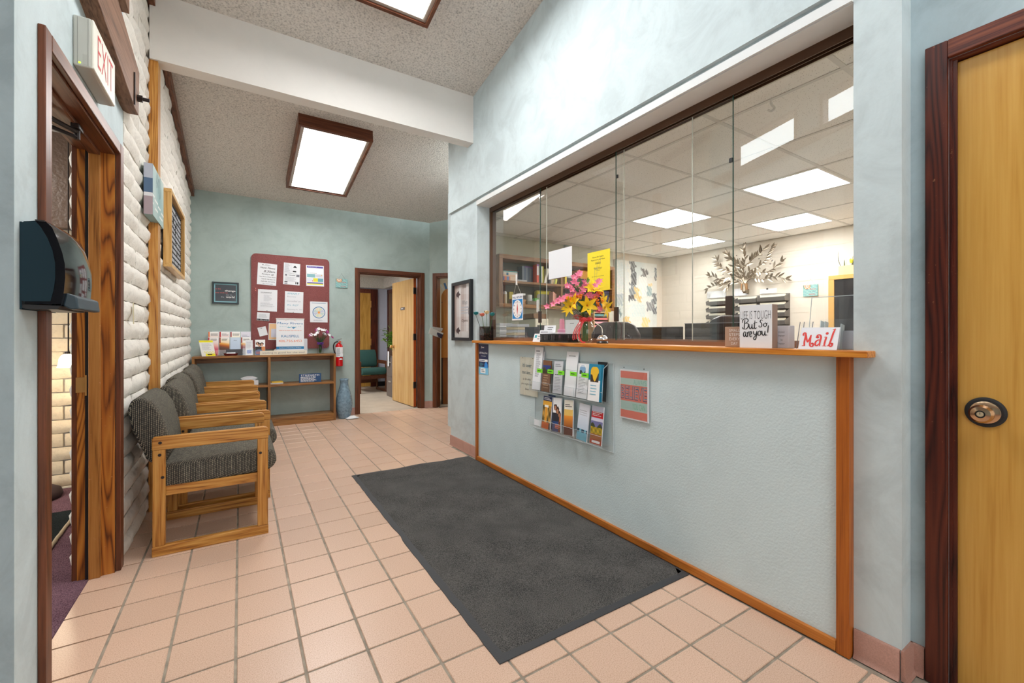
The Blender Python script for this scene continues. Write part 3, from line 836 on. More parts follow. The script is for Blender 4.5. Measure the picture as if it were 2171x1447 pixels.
# ---- diagonal wall with doorway 3
Rd = Matrix.Translation((2.505, 6.40, 0)) @ Matrix.Rotation(-PI / 4, 4, 'Z')
dw = MB(Rd); dw.box(-.02, 0, -.02, .115, .12, 2.95); dw.box(1.03, 0, -.02, 2.1, .12, 3.3); dw.box(.115, 0, dh, 1.03, .12, 3.3)
struct('wall_diagonal', dw, 'teal_back')
door3 = struct('door_3')
part('casing', MB(Rd).box(.057, -.015, 0, .115, 0, dh + .055), 'walnut', door3, bevel=.003)
part('casing', MB(Rd).box(1.03, -.015, 0, 1.088, 0, dh + .055), 'walnut', door3, bevel=.003)
part('casing', MB(Rd).box(.115, -.015, dh, 1.03, 0, dh + .055), 'walnut', door3, bevel=.003)
part('jamb', MB(Rd).box(.115, 0, 0, .129, .12, dh), 'walnut', door3)
part('jamb', MB(Rd).box(1.016, 0, 0, 1.03, .12, dh), 'walnut', door3)
part('jamb', MB(Rd).box(.129, 0, dh - .014, 1.016, .12, dh), 'walnut', door3)
# room behind doorway 3
struct('wall_side_room', MB(Rd).box(-1.3, 1.55, -.02, 2.6, 1.65, 2.6), 'cream')
struct('wall_side_room_left', MB().box(2.64, 6.53, -.02, 2.68, 8.3, 2.6), 'cream')
struct('wall_side_room_right', MB(Rd).box(2.1, .12, -.02, 2.2, 1.65, 2.6), 'cream')
struct('ceiling_side_room', MB(Rd).box(-1.3, .12, 2.45, 2.2, 1.65, 2.55), 'white_paint')
struct('floor_side_room', MB(Rd).box(.05, -.01, -.05, 2.2, 1.65, -.0015), plain('brown_side_carpet', rgb(110, 96, 84), rough=.95))

# ---- wall round the reception window
hd = MB()
hd.box(CXR, 3.55, -.02, GX + .05, 4.14, 2.9)                 # far column below the header
hd.box(CXR + .05, 4.02, -.02, 2.30, 4.14, 2.9); hd.box(2.20, 4.14, -.02, 2.32, 5.0, 2.9)
hd.box(CXR, .522, -.02, 2.05, .655, 3.9)                     # near column
hd.box(CXR, .655, 2.335, 2.05, 3.55, 2.40)
struct('wall_right', hd, 'teal')
hh = MB().prism([(.655, 2.392), (4.15, 2.392), (4.15, ZC(4.15)), (.655, ZC(.655))], 0, 1.832, 2.05)
struct('wall_right_header', hh, 'teal')
struct('trim_5', MB().box(CXR - .012, .656, 2.334, CXR, 3.545, 2.374), 'soffit')
struct('trim_6', MB().box(CXR + .001, .657, 2.3300, 2.049, 3.549, 2.3345), 'soffit')
struct('wall_counter', MB().box(1.835, .694, -.02, 2.0, 3.49, 1.066), 'panel')
struct('trim_7', MB().box(1.818, .6545, 0, CXR + .001, .694, 1.066), 'fir')
struct('trim_8', MB().box(1.818, 3.485, 0, CXR + .001, 3.515, 1.066), 'fir')
struct('trim_9', MB().box(1.818, .6955, .002, 1.836, 3.484, .040), 'fir_y', bevel=.003)
struct('wall_counter_end', MB().box(1.84, 3.49, -.02, 2.0, 3.56, 1.066), 'teal')
struct('wall_hall_side', MB().box(2.32, 4.93, -.02, 4.0, 5.0, 2.9), 'teal_back')
struct('wall_hall_end', MB().box(4.0, 4.9, -.02, 4.1, 7.0, 3.3), 'teal_back')
# ledge
ledge = thing('counter_ledge', 'long narrow oak ledge running under the reception window', 'ledge', (1.9, 2.05, 1.066))
part('board', MB().box(1.785, .592, 1.066, 1.999, 3.522, 1.089), 'oak_y', ledge, bevel=.003)

# ---- window frame, tracks, panes
rw = struct('window_6')
part('track', MB().box(1.985, .656, 2.300, 2.045, 3.55, 2.330), 'bronze', rw)
part('track', MB().box(1.985, .656, 2.288, 1.990, 3.55, 2.300).box(2.010, .656, 2.288, 2.014, 3.55, 2.300).box(2.036, .656, 2.288, 2.040, 3.55, 2.300), 'bronze', rw, kind='stuff')
sillm = plain('sill_aluminium', rgb(146, 104, 78), rough=.35, metal=.2)
part('sill', MB().box(1.975, .656, 1.0895, 2.046, 3.55, 1.100), sillm, rw)
part('sill', MB().box(1.975, .656, 1.1, 1.980, 3.55, 1.108).box(2.006, .656, 1.1, 2.010, 3.55, 1.112).box(2.036, .656, 1.1, 2.040, 3.55, 1.118), sillm, rw, kind='stuff')
part('window_jamb', MB().box(1.985, 3.530, 1.10, 2.045, 3.549, 2.30), 'bronze', rw)
part('window_jamb', MB().box(1.985, .656, 1.10, 2.045, .672, 2.30), 'bronze', rw)
fronts = [(2.753, 3.53), (1.184, 1.945)]; backs = [(1.90, 2.80), (.672, 1.42)]
for (a, b), x in [(f, 1.997) for f in fronts] + [(f, 2.020) for f in backs]:
    part('pane', MB().add([(x, a, 1.106), (x, b, 1.106), (x, b, 2.298), (x, a, 2.298)], [(0, 1, 2, 3)]), 'glass', rw)
for y, x, m in ((2.753, 1.997, 'glass_edge'), (1.945, 1.997, 'glass_edge'), (1.184, 1.997, 'glass_edge'), (1.90, 2.020, 'glass_edge_light'), (2.70, 2.020, 'glass_edge_light'), (1.42, 2.020, 'glass_edge_light')):
    part('pane_edge', MB().box(x - .0028, y - .0015, 1.106, x + .0028, y + .0015, 2.298), m, rw)
for y, zz, x in ((3.50, 1.235, 1.990), (2.74, 1.28, 1.990), (1.93, 1.27, 1.992), (1.195, 1.285, 1.990)):
    part('pull_handle', MB().box(x - .010, y - .012, zz - .045, x + .004, y + .02, zz + .045), flat(62, 48, 40), rw, bevel=.003)
for y, zz in ((2.745, 2.255), (1.93, 2.13), (1.19, 1.98)):
    part('clip', MB().box(1.988, y - .006, zz - .010, 1.996, y + .010, zz + .010), 'black', rw)
# column to the right of it, door wall
wr = MB(); wr.box(1.94, -3.2, -.02, 2.05, -.49, 4.55); wr.box(1.94, .428, -.02, 2.05, .523, 4.0); wr.box(1.94, -.49, 2.035, 2.05, .428, 4.2)
struct('wall_right_near', wr, 'teal_cool')
door4 = struct('door_4')
part('casing', MB().box(1.922, .428, 0, 1.94, .482, 2.092), 'mahog', door4, bevel=.003)
part('casing', MB().box(1.922, -.545, 0, 1.94, -.49, 2.092), 'mahog', door4, bevel=.003)
part('casing', MB().box(1.922, -.49, 2.035, 1.94, .428, 2.092), 'mahog_y', door4, bevel=.003)
part('jamb', MB().box(1.94, .420, 0, 2.04, .428, 2.035), 'mahog', door4)
part('jamb', MB().box(1.94, -.49, 2.027, 2.04, .42, 2.035), 'mahog_y', door4)
part('door_stop', MB().box(1.944, .410, 0, 1.953, .420, 2.027), 'mahog', door4)
part('weatherstrip', MB().box(1.952, .414, 0, 1.960, .420, 2.027), 'black', door4)
lf = part('door_leaf', MB().box(1.958, -.482, .008, 2.002, .413, 2.022), 'maple', door4)
kz, ky = .905, .350
part('rosette', MB().lathe([(.046, 0), (.046, -.004), (.040, -.006)], (1.958, ky, kz), 36, 0), 'black_matte', door4)
part('rose', MB().lathe([(.034, -.006), (.034, -.010), (.026, -.014), (.014, -.016), (.013, -.034)], (1.958, ky, kz), 32, 0), 'knob_metal', door4, smooth=True)
kb = MB().lathe([(.013, -.030), (.024, -.036), (.0275, -.046), (.0275, -.056), (.022, -.064), (.0115, -.067), (.0110, -.064)], (1.958, ky, kz), 32, 0)
kbo = part('door_knob', kb, 'knob_metal', door4, smooth=True)
part('key_cylinder', MB().lathe([(.0112, -.063), (.0105, -.0655), (.0075, -.0655)], (1.958, ky, kz), 24, 0), 'black', kbo)
part('key_face', MB().lathe([(.0078, -.063), (.0075, -.067), (.0001, -.067)], (1.958, ky, kz), 24, 0), flat(176, 160, 130, .3), kbo)
part('key_slot', MB().box(1.958 - .0676, ky - .0006, kz - .001, 1.958 - .0668, ky + .0006, kz + .006), 'black', kbo)
part('latch', MB().box(1.946, .412, kz - .012, 1.958, .419, kz + .012), 'chrome', door4)

# ---- baseboards of tile
def base_run(name, p0, p1, n, h=.100, t=.011, cap=True):
    p0 = Vector((p0[0], p0[1], 0)); p1 = Vector((p1[0], p1[1], 0)); d = p1 - p0; L = d.length
    T = frame(p0, d); root = struct(name); k = max(1, round(L / n)); w_ = L / k
    for i in range(k):
        mb = MB(T).prism([(0, .001), (0, h), (t * .7, h), (t, h - .004), (t, .016), (t + .006, .006), (t + .006, .001)], 0, 0, 1) if False else MB(T)
        a, b = i * w_ + .0015, (i + 1) * w_ - .0015
        pr = [(0, .001), (h, .0), (h, t * .6), (h - .005, t), (.018, t), (.008, t + .004), (.001, t + .009)]
        vs = [(a, q[0] if j else 0.0005, q[1]) for j, q in enumerate([(0, 0)] + pr[1:])] + [(b, q[0] if j else 0.0005, q[1]) for j, q in enumerate([(0, 0)] + pr[1:])]
        n_ = 7; fs = [tuple(range(n_)), tuple(range(n_, 2 * n_))[::-1]] + [(j, j + n_, (j + 1) % n_ + n_, (j + 1) % n_) for j in range(n_)]
        mb.add(vs, fs); part('tile', mb, 'base_tile', root, smooth=.8)


base_run('baseboard_right', (CXR, 4.14), (CXR, 3.516), .155)
base_run('baseboard_column', (CXR, .652), (CXR, .524), .14)
base_run('baseboard_column_end', (CXR - .008, .522), (1.94, .522), .12)
base_run('baseboard_door_side', (1.94, .521), (1.94, .484), .2)
base_run('baseboard_back', (1.085, YB), (o0 - .058, YB), .2)
base_run('baseboard_back_right', (o1 + .058, YB), (2.505, YB), .2)
c4 = Rd @ Vector((0, 0, 0)); c5 = Rd @ Vector((.057, 0, 0))
base_run('baseboard_diagonal', (c4.x, c4.y), (c5.x, c5.y), .2)
base_run('baseboard_column_far', (2.2, 4.14), (1.86, 4.14), .2)

# ---- room behind doorway 2
struct('floor_back_room', MB().box(-.7, YB, -.05, 4.0, 9.7, -.001), 'beige_carpet')
struct('wall_back_room', MB().box(-.7, 9.6, -.02, 2.84, 9.7, 2.6), 'lavender')
struct('wall_back_room_left', MB().box(-.8, YB + .12, -.02, -.7, 9.7, 2.6), 'lavender')
bk = MB(); bk.box(2.76, 7.5, -.02, 2.86, 9.6, 2.6); bk.box(2.56, YB + .12, -.02, 2.64, 7.5, 2.6); bk.box(2.56, 7.5, -.02, 2.76, 7.55, 2.6)
struct('wall_back_room_right', bk, 'lavender')
struct('ceiling_back_room', MB().box(-.7, YB + .12, 2.36, 2.86, 9.6, 2.46), 'popcorn')
struct('trim_10', MB().box(-.7, 9.52, 2.14, 2.76, 9.6, 2.36).box(2.66, 7.5, 2.14, 2.76, 9.52, 2.36), 'popcorn')
door5 = struct('door_5')
xr = aY(785, 700, 9.6).x; x2 = aY(787, 700, 9.6).x
part('door_leaf', MB().box(xr - .78, 9.57, .01, xr, 9.6, 2.03), wood('yellow_door', rgb(150, 106, 38), rgb(190, 142, 62), rgb(206, 160, 80), axis=2, rings=3), door5)
part('casing', MB().box(xr, 9.555, 0, xr + .15, 9.6, 2.12), 'mahog', door5)
part('casing', MB().box(xr - .9, 9.555, 2.03, xr, 9.6, 2.12), 'mahog_y', door5)
part('hinge', MB().box(xr - .012, 9.55, 1.72, xr + .01, 9.57, 1.86), 'brass', door5); part('hinge', MB().box(xr - .012, 9.55, .9, xr + .01, 9.57, 1.04), 'brass', door5)
door6 = struct('door_6')
part('door_leaf', MB().box(2.735, 8.5, .01, 2.76, 9.38, 2.02), 'door_brown', door6)
part('casing', MB().box(2.72, 9.38, 0, 2.76, 9.45, 2.10), 'mahog', door6); part('casing', MB().box(2.72, 8.43, 2.02, 2.76, 9.45, 2.10), 'mahog_y', door6); part('casing', MB().box(2.72, 8.43, 0, 2.76, 8.5, 2.02), 'mahog', door6)
base_bk = struct('baseboard_back_room', MB().box(xr + .15, 9.585, 0, 2.76, 9.6, .10), 'black_matte')

# ---- office shell
OXE, OYF, OZ = 6.15, 4.92, 2.44
struct('floor_office', MB().box(2.05, -1.5, -.05, OXE, OYF, -.002), plain('office_carpet', rgb(206, 202, 196), rough=.95, noise=.1, nscale=60))
struct('wall_office_far', MB().box(2.3, OYF, -.02, 4.98, OYF + .004, 2.6), 'office_green')
struct('wall_office_far_right', MB().box(4.98, OYF, -.02, OXE + .1, OYF + .08, 2.6), 'cream')
oe = MB(); [oe.box(OXE, -1.5, -.02 + k * .2032, OXE + .02, OYF, .1772 + k * .2032) for k in range(13)]
woe = struct('wall_office_right', MB().box(OXE + .004, -1.5, -.02, OXE + .1, OYF, 2.6), 'cream')
for k in range(13):
    part('block_course', MB().box(OXE, -1.5, k * .2032 + .002, OXE + .01, OYF - .001, min(2.56, (k + 1) * .2032 - .002)), 'cream', woe)
struct('wall_office_near', MB().box(2.05, -1.6, -.02, OXE, -1.5, 2.6), 'cream')
struct('wall_office_window', MB().box(2.05, -1.5, -.02, 2.07, .50, 2.6).box(2.05, .50, 2.30, 2.07, 3.6, 2.6).box(2.05, 3.565, -.02, 2.058, 4.02, 2.6).box(2.05, .5, -.02, 2.06, 3.6, 1.0), 'office_green')
oc = struct('ceiling_office', MB().box(2.05, -1.5, OZ + .02, 2.33, 4.0, OZ + .08).box(2.33, -1.5, OZ + .02, OXE, OYF, OZ + .08), 'white_paint')
gx = [2.48 + .6555 * k for k in range(-1, 7)]; gy = [.912 + .6435 * k for k in range(-4, 8)]
gx[0] = 2.06; 
lights4 = [(2, 1), (2, 3), (4, 2), (4, 4)]   # grid cells
gr = MB()
for x in gx[1:-1]: gr.box(x - .012, -1.5, OZ - .002, x + .012, OYF, OZ + .006)
for y in gy: 
    if -1.5 < y < OYF: gr.box(2.06 if y < 4 else 2.33, y - .012, OZ - .0015, OXE, y + .012, OZ + .006)
part('ceiling_grid', gr, flat(214, 212, 208), oc)
ci = 0
for i in range(len(gx) - 1):
    for j in range(len(gy) - 1):
        x0, x1, y0, y1 = gx[i], min(gx[i + 1], OXE), max(gy[j], -1.5), min(gy[j + 1], OYF)
        if x0 < 2.3 and y1 > 4.0: y1 = 4.0
        if x1 - x0 < .05 or y1 - y0 < .05: continue
        cx, cy = (x0 + x1) / 2, (y0 + y1) / 2
        if any(abs(cx - lx) < .25 and abs(cy - ly) < .25 for lx, ly in ((4.12, 1.87), (4.12, 3.16), (5.41, 2.50), (5.41, 3.80), (4.12, .58), (5.41, 1.2))):
            continue
        part('tile', MB().box(x0 + .011, y0 + .011, OZ + .002, x1 - .011, y1 - .011, OZ + .018), 'acoustic', oc)
k = 0
names = ['nearest the glass', 'second nearest the glass', 'above the wall trays', 'over the painting corner', 'beside the door wall', 'above the glass cabinet']
for lx, ly in ((4.12, 1.87), (4.12, 3.16), (5.41, 2.50), (5.41, 3.80), (4.12, .58), (5.41, 1.2)):
    i = min(range(len(gx) - 1), key=lambda q: abs((gx[q] + gx[q + 1]) / 2 - lx)); j = min(range(len(gy) - 1), key=lambda q: abs((gy[q] + gy[q + 1]) / 2 - ly))
    x0, x1, y0, y1 = gx[i], min(gx[i + 1], OXE), gy[j], gy[j + 1]
    t = thing('ceiling_light', 'square white office ceiling panel light ' + names[k], 'ceiling light', ((x0 + x1) / 2, (y0 + y1) / 2, OZ), group='office ceiling lights')
    part('diffuser', MB().box(x0 + .03, y0 + .03, OZ + .000, x1 - .03, y1 - .03, OZ + .004), 'light_office', t)
    part('light_frame', MB().box(x0 + .012, y0 + .012, OZ - .001, x1 - .012, y0 + .03, OZ + .006).box(x0 + .012, y1 - .03, OZ - .001, x1 - .012, y1 - .012, OZ + .006)
         .box(x0 + .012, y0 + .03, OZ - .001, x0 + .03, y1 - .03, OZ + .006).box(x1 - .03, y0 + .03, OZ - .001, x1 - .012, y1 - .03, OZ + .006), 'white', t)
    k += 1

# ---- wood framed lights on the sloped hall ceiling
def hall_light(y0, y1, label):
    x0, x1, d = .457, 1.137, .118; s = -.1667
    L = math.hypot(y1 - y0, (y1 - y0) * s); th = math.atan(s)
    T = Matrix.Translation((0, y0, ZC(y0))) @ Matrix.Rotation(th, 4, 'X')
    t = thing('hall_light', label, 'ceiling light', ((x0 + x1) / 2, (y0 + y1) / 2, ZC((y0 + y1) / 2)))
    w = .024
    part('wood_frame', MB(T).box(x0, 0, -d, x1, w, 0), 'walnut_x', t); part('wood_frame', MB(T).box(x0, L - w, -d, x1, L, 0), 'walnut_x', t)
    part('wood_frame', MB(T).box(x0, w, -d, x0 + w, L - w, 0), 'walnut_y', t); part('wood_frame', MB(T).box(x1 - w, w, -d, x1, L - w, 0), 'walnut_y', t)
    r = MB(T); a = w; b = w + .032; zz = -d + .016
    r.box(x0 + a, a, zz, x1 - a, b, zz + .012).box(x0 + a, L - b, zz, x1 - a, L - a, zz + .012).box(x0 + a, b, zz, x0 + b, L - b, zz + .012).box(x1 - b, b, zz, x1 - a, L - b, zz + .012)
    part('rim', r, 'steel_rim', t)
    r = MB(T); a = b - .012; b = a + .008; zz = -d + .010
    r.box(x0 + a, a, zz, x1 - a, b, zz + .006).box(x0 + a, L - b, zz, x1 - a, L - a, zz + .006).box(x0 + a, b, zz, x0 + b, L - b, zz + .006).box(x1 - b, b, zz, x1 - a, L - b, zz + .006)
    part('rim', r, 'steel_rim', t)
    part('diffuser', MB(T).box(x0 + .05, .05, -d + .019, x1 - .05, L - .05, -d + .024), 'light_panel', t)


hall_light(4.456, 5.755, 'brown wood framed ceiling light beyond the white cross beam')
hall_light(1.68, 2.965, 'brown wood framed ceiling light on the near side of the cross beam')
hall_light(-1.2, .085, 'brown wood framed ceiling light behind the entrance mat end')
t = thing('back_room_light', 'white ceiling light of the room behind the open tan door', 'ceiling light', (.7, 7.8, 2.36))
part('diffuser', MB().box(.4, 7.2, 2.34, 1.0, 8.4, 2.355), 'light_back', t)
t = thing('side_room_light', 'warm ceiling light of the side room with the brochure rack', 'ceiling light', tuple(Rd @ Vector((1.2, .9, 2.45))))
part('diffuser', MB(Rd).box(.9, .6, 2.43, 1.5, 1.2, 2.445), plain('side_room_diffuser', rgb(255, 240, 210), emit=(1, .9, .75, 1), es=LAMP_RACK), t)

# ================================================================ things in the hall
# ---- entrance mat
x0, x1, y0, y1 = .762, 1.812, 1.29, 3.64
emat = thing('entrance_mat', 'dark grey entrance mat with a black rubber edge along the counter', 'mat', ((x0 + x1) / 2, (y0 + y1) / 2, 0))
rm = random.Random(9)
pts = []
N_ = 40
for k in range(N_ + 1): pts.append((x0 + (rm.uniform(-.002, .002) + (.006 if 18 < k < 21 else 0)), y0 + (y1 - y0) * k / N_))
far = [(x0 + (x1 - x0) * k / 16, y1 + (.012 * math.sin(k * .9) if 3 < k < 15 else 0)) for k in range(1, 17)]
poly = [(x1, y0)] + far[::-1] + pts[::-1]
part('rubber_edge', MB().prism(poly[::-1], 2, .0005, .004), 'rubber', emat)
g = MB(); nx, ny = 30, 60; b_ = .034
for j in range(ny + 1):
    for i in range(nx + 1):
        u, v = i / nx, j / ny
        w_ = .0095 + .0012 * math.sin(v * 17 + u * 3) + .001 * rm.random()
        if i in (0, nx) or j in (0, ny): w_ = .004
        jt = rm.uniform(-.003, .003)
        g.v.append(Vector((x0 + b_ + (x1 - x0 - b_ * 1.3) * u + jt * (i == 0), y0 + b_ + (y1 - y0 - b_ * 1.6) * v + jt * (j == 0), w_)))
for j in range(ny):
    for i in range(nx): a = j * (nx + 1) + i; g.f.append((a, a + 1, a + nx + 2, a + nx + 1)); g.c.append(None)
part('pile', g, 'mat', emat, smooth='all')

# ---- chairs
def rounded_prism(poly, axis, a, b): return MB().prism(poly, axis, a, b)


def cushion(mb_pts, y0, y1, r):
    return MB().prism(mb_pts, 1, y0, y1)


def make_chair(label, loc, group, fab='fabric', wz='oak', wx='oak_x'):
    t = thing('armchair', label, 'chair', loc, 0, group)
    W2 = .275; th = .030
    for s in (-1, 1):
        ya, yb = (s * W2, s * (W2 - th))
        sf = part('side_frame', MB().prism([(-.26, .548), (.262, .548), (.262, .600), (.252, .612), (.236, .616), (-.252, .616), (-.26, .608)], 1, ya, yb), wx, t, local=True, bevel=.004)
        part('arm_screw', MB().lathe([(.008, 0), (.007, s * .0015), (.0001, s * .0016)], (-.226, ya, .585), 10, 1), 'steel_dark', sf, local=True)
        part('leg', MB().box(-.258, ya - s * .001, .052, -.205, yb + s * .001, .548), wz, t, local=True, bevel=.004)
        part('leg', MB().box(.207, ya - s * .001, .052, .260, yb + s * .001, .548), wz, t, local=True, bevel=.004)
        part('floor_rail', MB().box(-.26, ya, 0, .262, yb, .052), wx, t, local=True, bevel=.004)
        for (x, z) in ((-.228, .522), (-.216, .405), (.222, .468)):
            part('screw', MB().lathe([(.008, 0), (.007, s * .0022), (.0001, s * .0023)], (x, ya - s * .001, z), 10, 1), 'steel_dark', t, local=True)
    part('stretcher', MB().box(-.255, -W2 + th, .15, -.232, W2 - th, .235), wx, t, local=True, bevel=.003)
    part('stretcher', MB().box(.215, -W2 + th, .27, .238, W2 - th, .34), wx, t, local=True, bevel=.003)
    part('seat_rail', MB().box(-.25, -W2 + th + .001, .300, .24, -W2 + th + .03, .35), wx, t, local=True)
    part('seat_rail', MB().box(-.25, W2 - th - .03, .300, .24, W2 - th - .001, .35), wx, t, local=True)
    seat = [(-.235, .335), (.255, .352), (.290, .368), (.305, .40), (.305, .44), (.285, .474), (.245, .488), (0, .478), (-.235, .462)]
    part('seat', MB().prism(seat, 1, -.243, .243), fab, t, local=True, bevel=.022, seg=3, smooth=.9)
    back = [(-.255, .470), (-.205, .480), (-.185, .53), (-.195, .62), (-.225, .74), (-.262, .800), (-.305, .826), (-.345, .810), (-.362, .765), (-.345, .66), (-.300, .54), (-.285, .49)]
    bk_ = part('backrest', MB().prism(back, 1, -.243, .243), fab, t, local=True, bevel=.030, seg=3, smooth=.9)
    return t


ch = ['patterned grey armchair with oak frame, first of the row beside the exit doorway', 'patterned grey armchair with oak frame, second of the row from the exit doorway',
      'patterned grey armchair with oak frame, middle one of the row of five', 'patterned grey armchair with oak frame, next to last before the low shelf',
      'patterned grey armchair with oak frame, last of the row beside the low shelf']
chair0 = make_chair(ch[0], (-.124, 3.128, 0), 'armchairs along the brick wall')
for k, (x, y, r) in enumerate(((-.083, 3.745, 0), (-.118, 4.352, 0), (-.105, 4.960, 0), (-.125, 5.575, 0)), 1):
    c = copy_tree(chair0); c.location = (x, y, 0); c['label'] = ch[k]; ROOT[c.name] = Matrix.Translation((x, y, 0))

# ---- low shelf unit on the back wall
sx0, sx1, sy0, sy1, sh = -.468, 1.077, 6.105, 6.398, .885
sh_ = thing('shelf_unit', 'low open wooden shelf unit with two bays against the back wall', 'shelf', ((sx0 + sx1) / 2, (sy0 + sy1) / 2, 0))
part('top_board', MB().box(sx0, sy0, sh - .024, sx1, sy1, sh), 'shelf_wood', sh_, bevel=.002)
for a in (sx0, .290, sx1 - .028): part('upright', MB().box(a, sy0 + .001, 0, a + .028, sy1, sh - .024), 'shelf_wood_z', sh_, bevel=.002)
for a, b in ((sx0 + .028, .290), (.318, sx1 - .028)):
    part('shelf_board', MB().box(a, sy0 + .003, .490, b, sy1, .518), 'shelf_wood', sh_, bevel=.002)
    part('shelf_board', MB().box(a, sy0 + .003, .068, b, sy1, .094), 'shelf_wood', sh_, bevel=.002)
    part('kick_board', MB().box(a, sy0 + .006, 0, b, sy0 + .026, .068), 'shelf_wood', sh_)
    part('back_rail', MB().box(a, sy1 - .02, sh - .094, b, sy1, sh - .024), 'shelf_wood', sh_)


def standing(px0, px1, ptop, pbot, Y, lean=.0, thick=.002, skew=0):
    """upright panel whose visible corners are given at distance Y: returns frame, width, height"""
    a = aY(px0, pbot, Y); b = aY(px1, pbot, Y); top = aY((px0 + px1) / 2, ptop, Y).z
    w = b.x - a.x; h = top - a.z
    return a, w, h


# pamphlets in the clear rack on the shelf
def pamphlet(name, T, w, h, label, cat='brochure', paper='paper', group=None, t=.002):
    return solo(name, MB(T).box(0, 0, 0, w, h, t), paper, label, cat, group)


def shelfT(x, y, z, lean=.10, rz=0):
    r = Vector((math.cos(rz), math.sin(rz), 0)); up = Vector((-math.sin(rz) * lean, math.cos(rz) * lean, 1))
    return frame((x, y, z), r, up)


zt = sh + .001
rk = thing('brochure_rack', 'clear plastic two-tier brochure rack on the low shelf', 'brochure rack', (-.10, 6.30, sh))
part('back_panel', MB().box(-.33, 6.352, sh + .001, .115, 6.356, sh + .30), 'acrylic', rk)
part('lower_front', MB().box(-.33, 6.262, sh + .001, .115, 6.265, sh + .07), 'acrylic', rk)
part('floor_plate', MB().box(-.33, 6.262, sh + .0005, .115, 6.356, sh + .004), 'acrylic', rk)
for x in (-.332, -.221, -.110, .001, .113):
    part('divider', MB().prism([(6.262, sh + .004), (6.355, sh + .004), (6.355, sh + .26), (6.30, sh + .16), (6.262, sh + .07)], 0, x, x + .0025), 'acrylic', rk)
cols = [
    ('red and white brochure in the rack, top row beside the wall', grad([(0, (232, 120, 120)), (.5, (248, 200, 180)), (.72, (246, 232, 224)), (1, (250, 248, 246))]), (226, 110, 40)),
    ('white brochure with a thin red corner, top row of the shelf rack', grad([(0, (240, 150, 140)), (.5, (244, 210, 204)), (1, (250, 248, 246))]), (196, 40, 44)),
    ('white and yellow brochure, top row of the shelf rack', grad([(0, (232, 150, 40)), (.5, (250, 220, 130)), (.7, (252, 246, 230)), (1, (250, 248, 246))]), (160, 34, 34)),
    ('plain pale lilac leaflet at the end of the rack\'s top row', grad([(0, (214, 212, 226)), (1, (228, 226, 236))]), None)]
for k, (lab, fn, cor) in enumerate(cols):
    T = shelfT(-.325 + .111 * k, 6.318, sh + .075, .14); o = pamphlet('brochure', T, .104, .215, lab, group='brochures in the shelf rack')
    picture(T, .001, .001, .103, .214, 8, 20, lambda u, v, fn=fn, cor=cor: cor if (cor and u < .16 and v > .62 + u) else (190, 110, 60) if (cor and .60 < v < .625) else fn(v), o, z=.0022)
    if cor: print_rows(T, .025, .195, .095, .165, 3, 'ink' if k != 1 else 'ink_grey', o, z=.0026, h=.45, seed=k)
    else: print_rows(T, .012, .18, .09, .12, 4, 'ink_grey', o, z=.0026, seed=k)
cols = [
    ('brochure fading from white to crimson, lower row of the shelf rack', grad([(0, (180, 50, 66)), (.35, (222, 90, 110)), (.55, (246, 190, 180)), (.72, (248, 230, 226)), (1, (250, 248, 246))]), (190, 40, 50)),
    ('brown and orange sunset brochure, lower row of the shelf rack', grad([(0, (66, 44, 40)), (.42, (116, 76, 58)), (.5, (170, 80, 30)), (.62, (236, 160, 60)), (.72, (250, 226, 190)), (1, (250, 248, 246))]), (170, 60, 30)),
    ('pale blue leaflet with two letters at its head in the shelf rack', grad([(0, (196, 212, 236)), (1, (208, 226, 244))]), None),
    ('dark red edged brochure with a green corner in the shelf rack', grad([(0, (60, 20, 30)), (.4, (130, 30, 46)), (.6, (236, 180, 90)), (.66, (250, 244, 236)), (1, (250, 248, 246))]), (170, 60, 30))]
for k, (lab, fn, cor) in enumerate(cols):
    T = shelfT(-.325 + .111 * k, 6.272, sh + .006, .10); o = pamphlet('brochure', T, .104, .215, lab, group='brochures in the shelf rack')
    picture(T, .001, .001, .103, .214, 8, 22, lambda u, v, fn=fn, cor=cor: cor if (cor and u < .14 and v > .62 + u) else fn(v + (u - .5) * .1), o, z=.0022)
    if k == 2:
        text('A.A.', T, .052, .178, .034, .014, 'ink_navy', o, z=.003)
    else: print_rows(T, .025, .200, .098, .172, 3, 'ink', o, z=.0026, h=.45, seed=k + 9)
# single leaflets standing on the shelf
a, w, h = standing(429, 455, 723, 754.5, 6.17)
T = frame((a.x - .035 + .03, 6.165, zt), (1, 0, 0), (-.17, .12, 1)); w = .135; h = .19
fl = solo('flyer', MB(T).box(0, 0, 0, w, h, .002), 'paper', 'white flyer with yellow bands standing at the end of the low shelf', 'flyer')
picture(T, .001, .001, w - .001, h - .001, 10, 24, lambda u, v: (246, 236, 30) if v > .86 or (v < .16 and u > .25) or (.2 < v < .3 and u > .2 and int(u * 30 + v * 50) % 2) else (244, 243, 238), fl, z=.0022)
print_rows(T, .02, .155, w - .02, .075, 8, 'ink_light', fl, z=.0026, h=.3, seed=4); print_rows(T, .06, .028, .11, .014, 1, 'ink', fl, z=.0027, h=.8, seed=5)
bx_ = thing('card_dish', 'small dark red dish holding cards on the low shelf', 'dish', (-.095, 6.20, zt))
part('bowl', MB().lathe([(.050, 0), (.060, .010), (.066, .026), (.060, .028), (.050, .012), (.001, .010)], (-.095, 6.20, zt), 20, sx=1.15, sy=.7), flat(92, 22, 34, .25), bx_, smooth=True)
solo('business_cards', MB(Matrix.Translation((-.095, 6.195, zt + .012)) @ Matrix.Rotation(.5, 4, 'X')).box(-.045, -.01, 0, .045, .03, .012), 'paper', 'white and blue cards lying in the small red dish', 'cards')
solo('grey_card_box', MB().box(-.145, 6.232, zt, .035, 6.250, zt + .075), flat(84, 84, 90), 'flat dark grey box behind the small red dish', 'box')
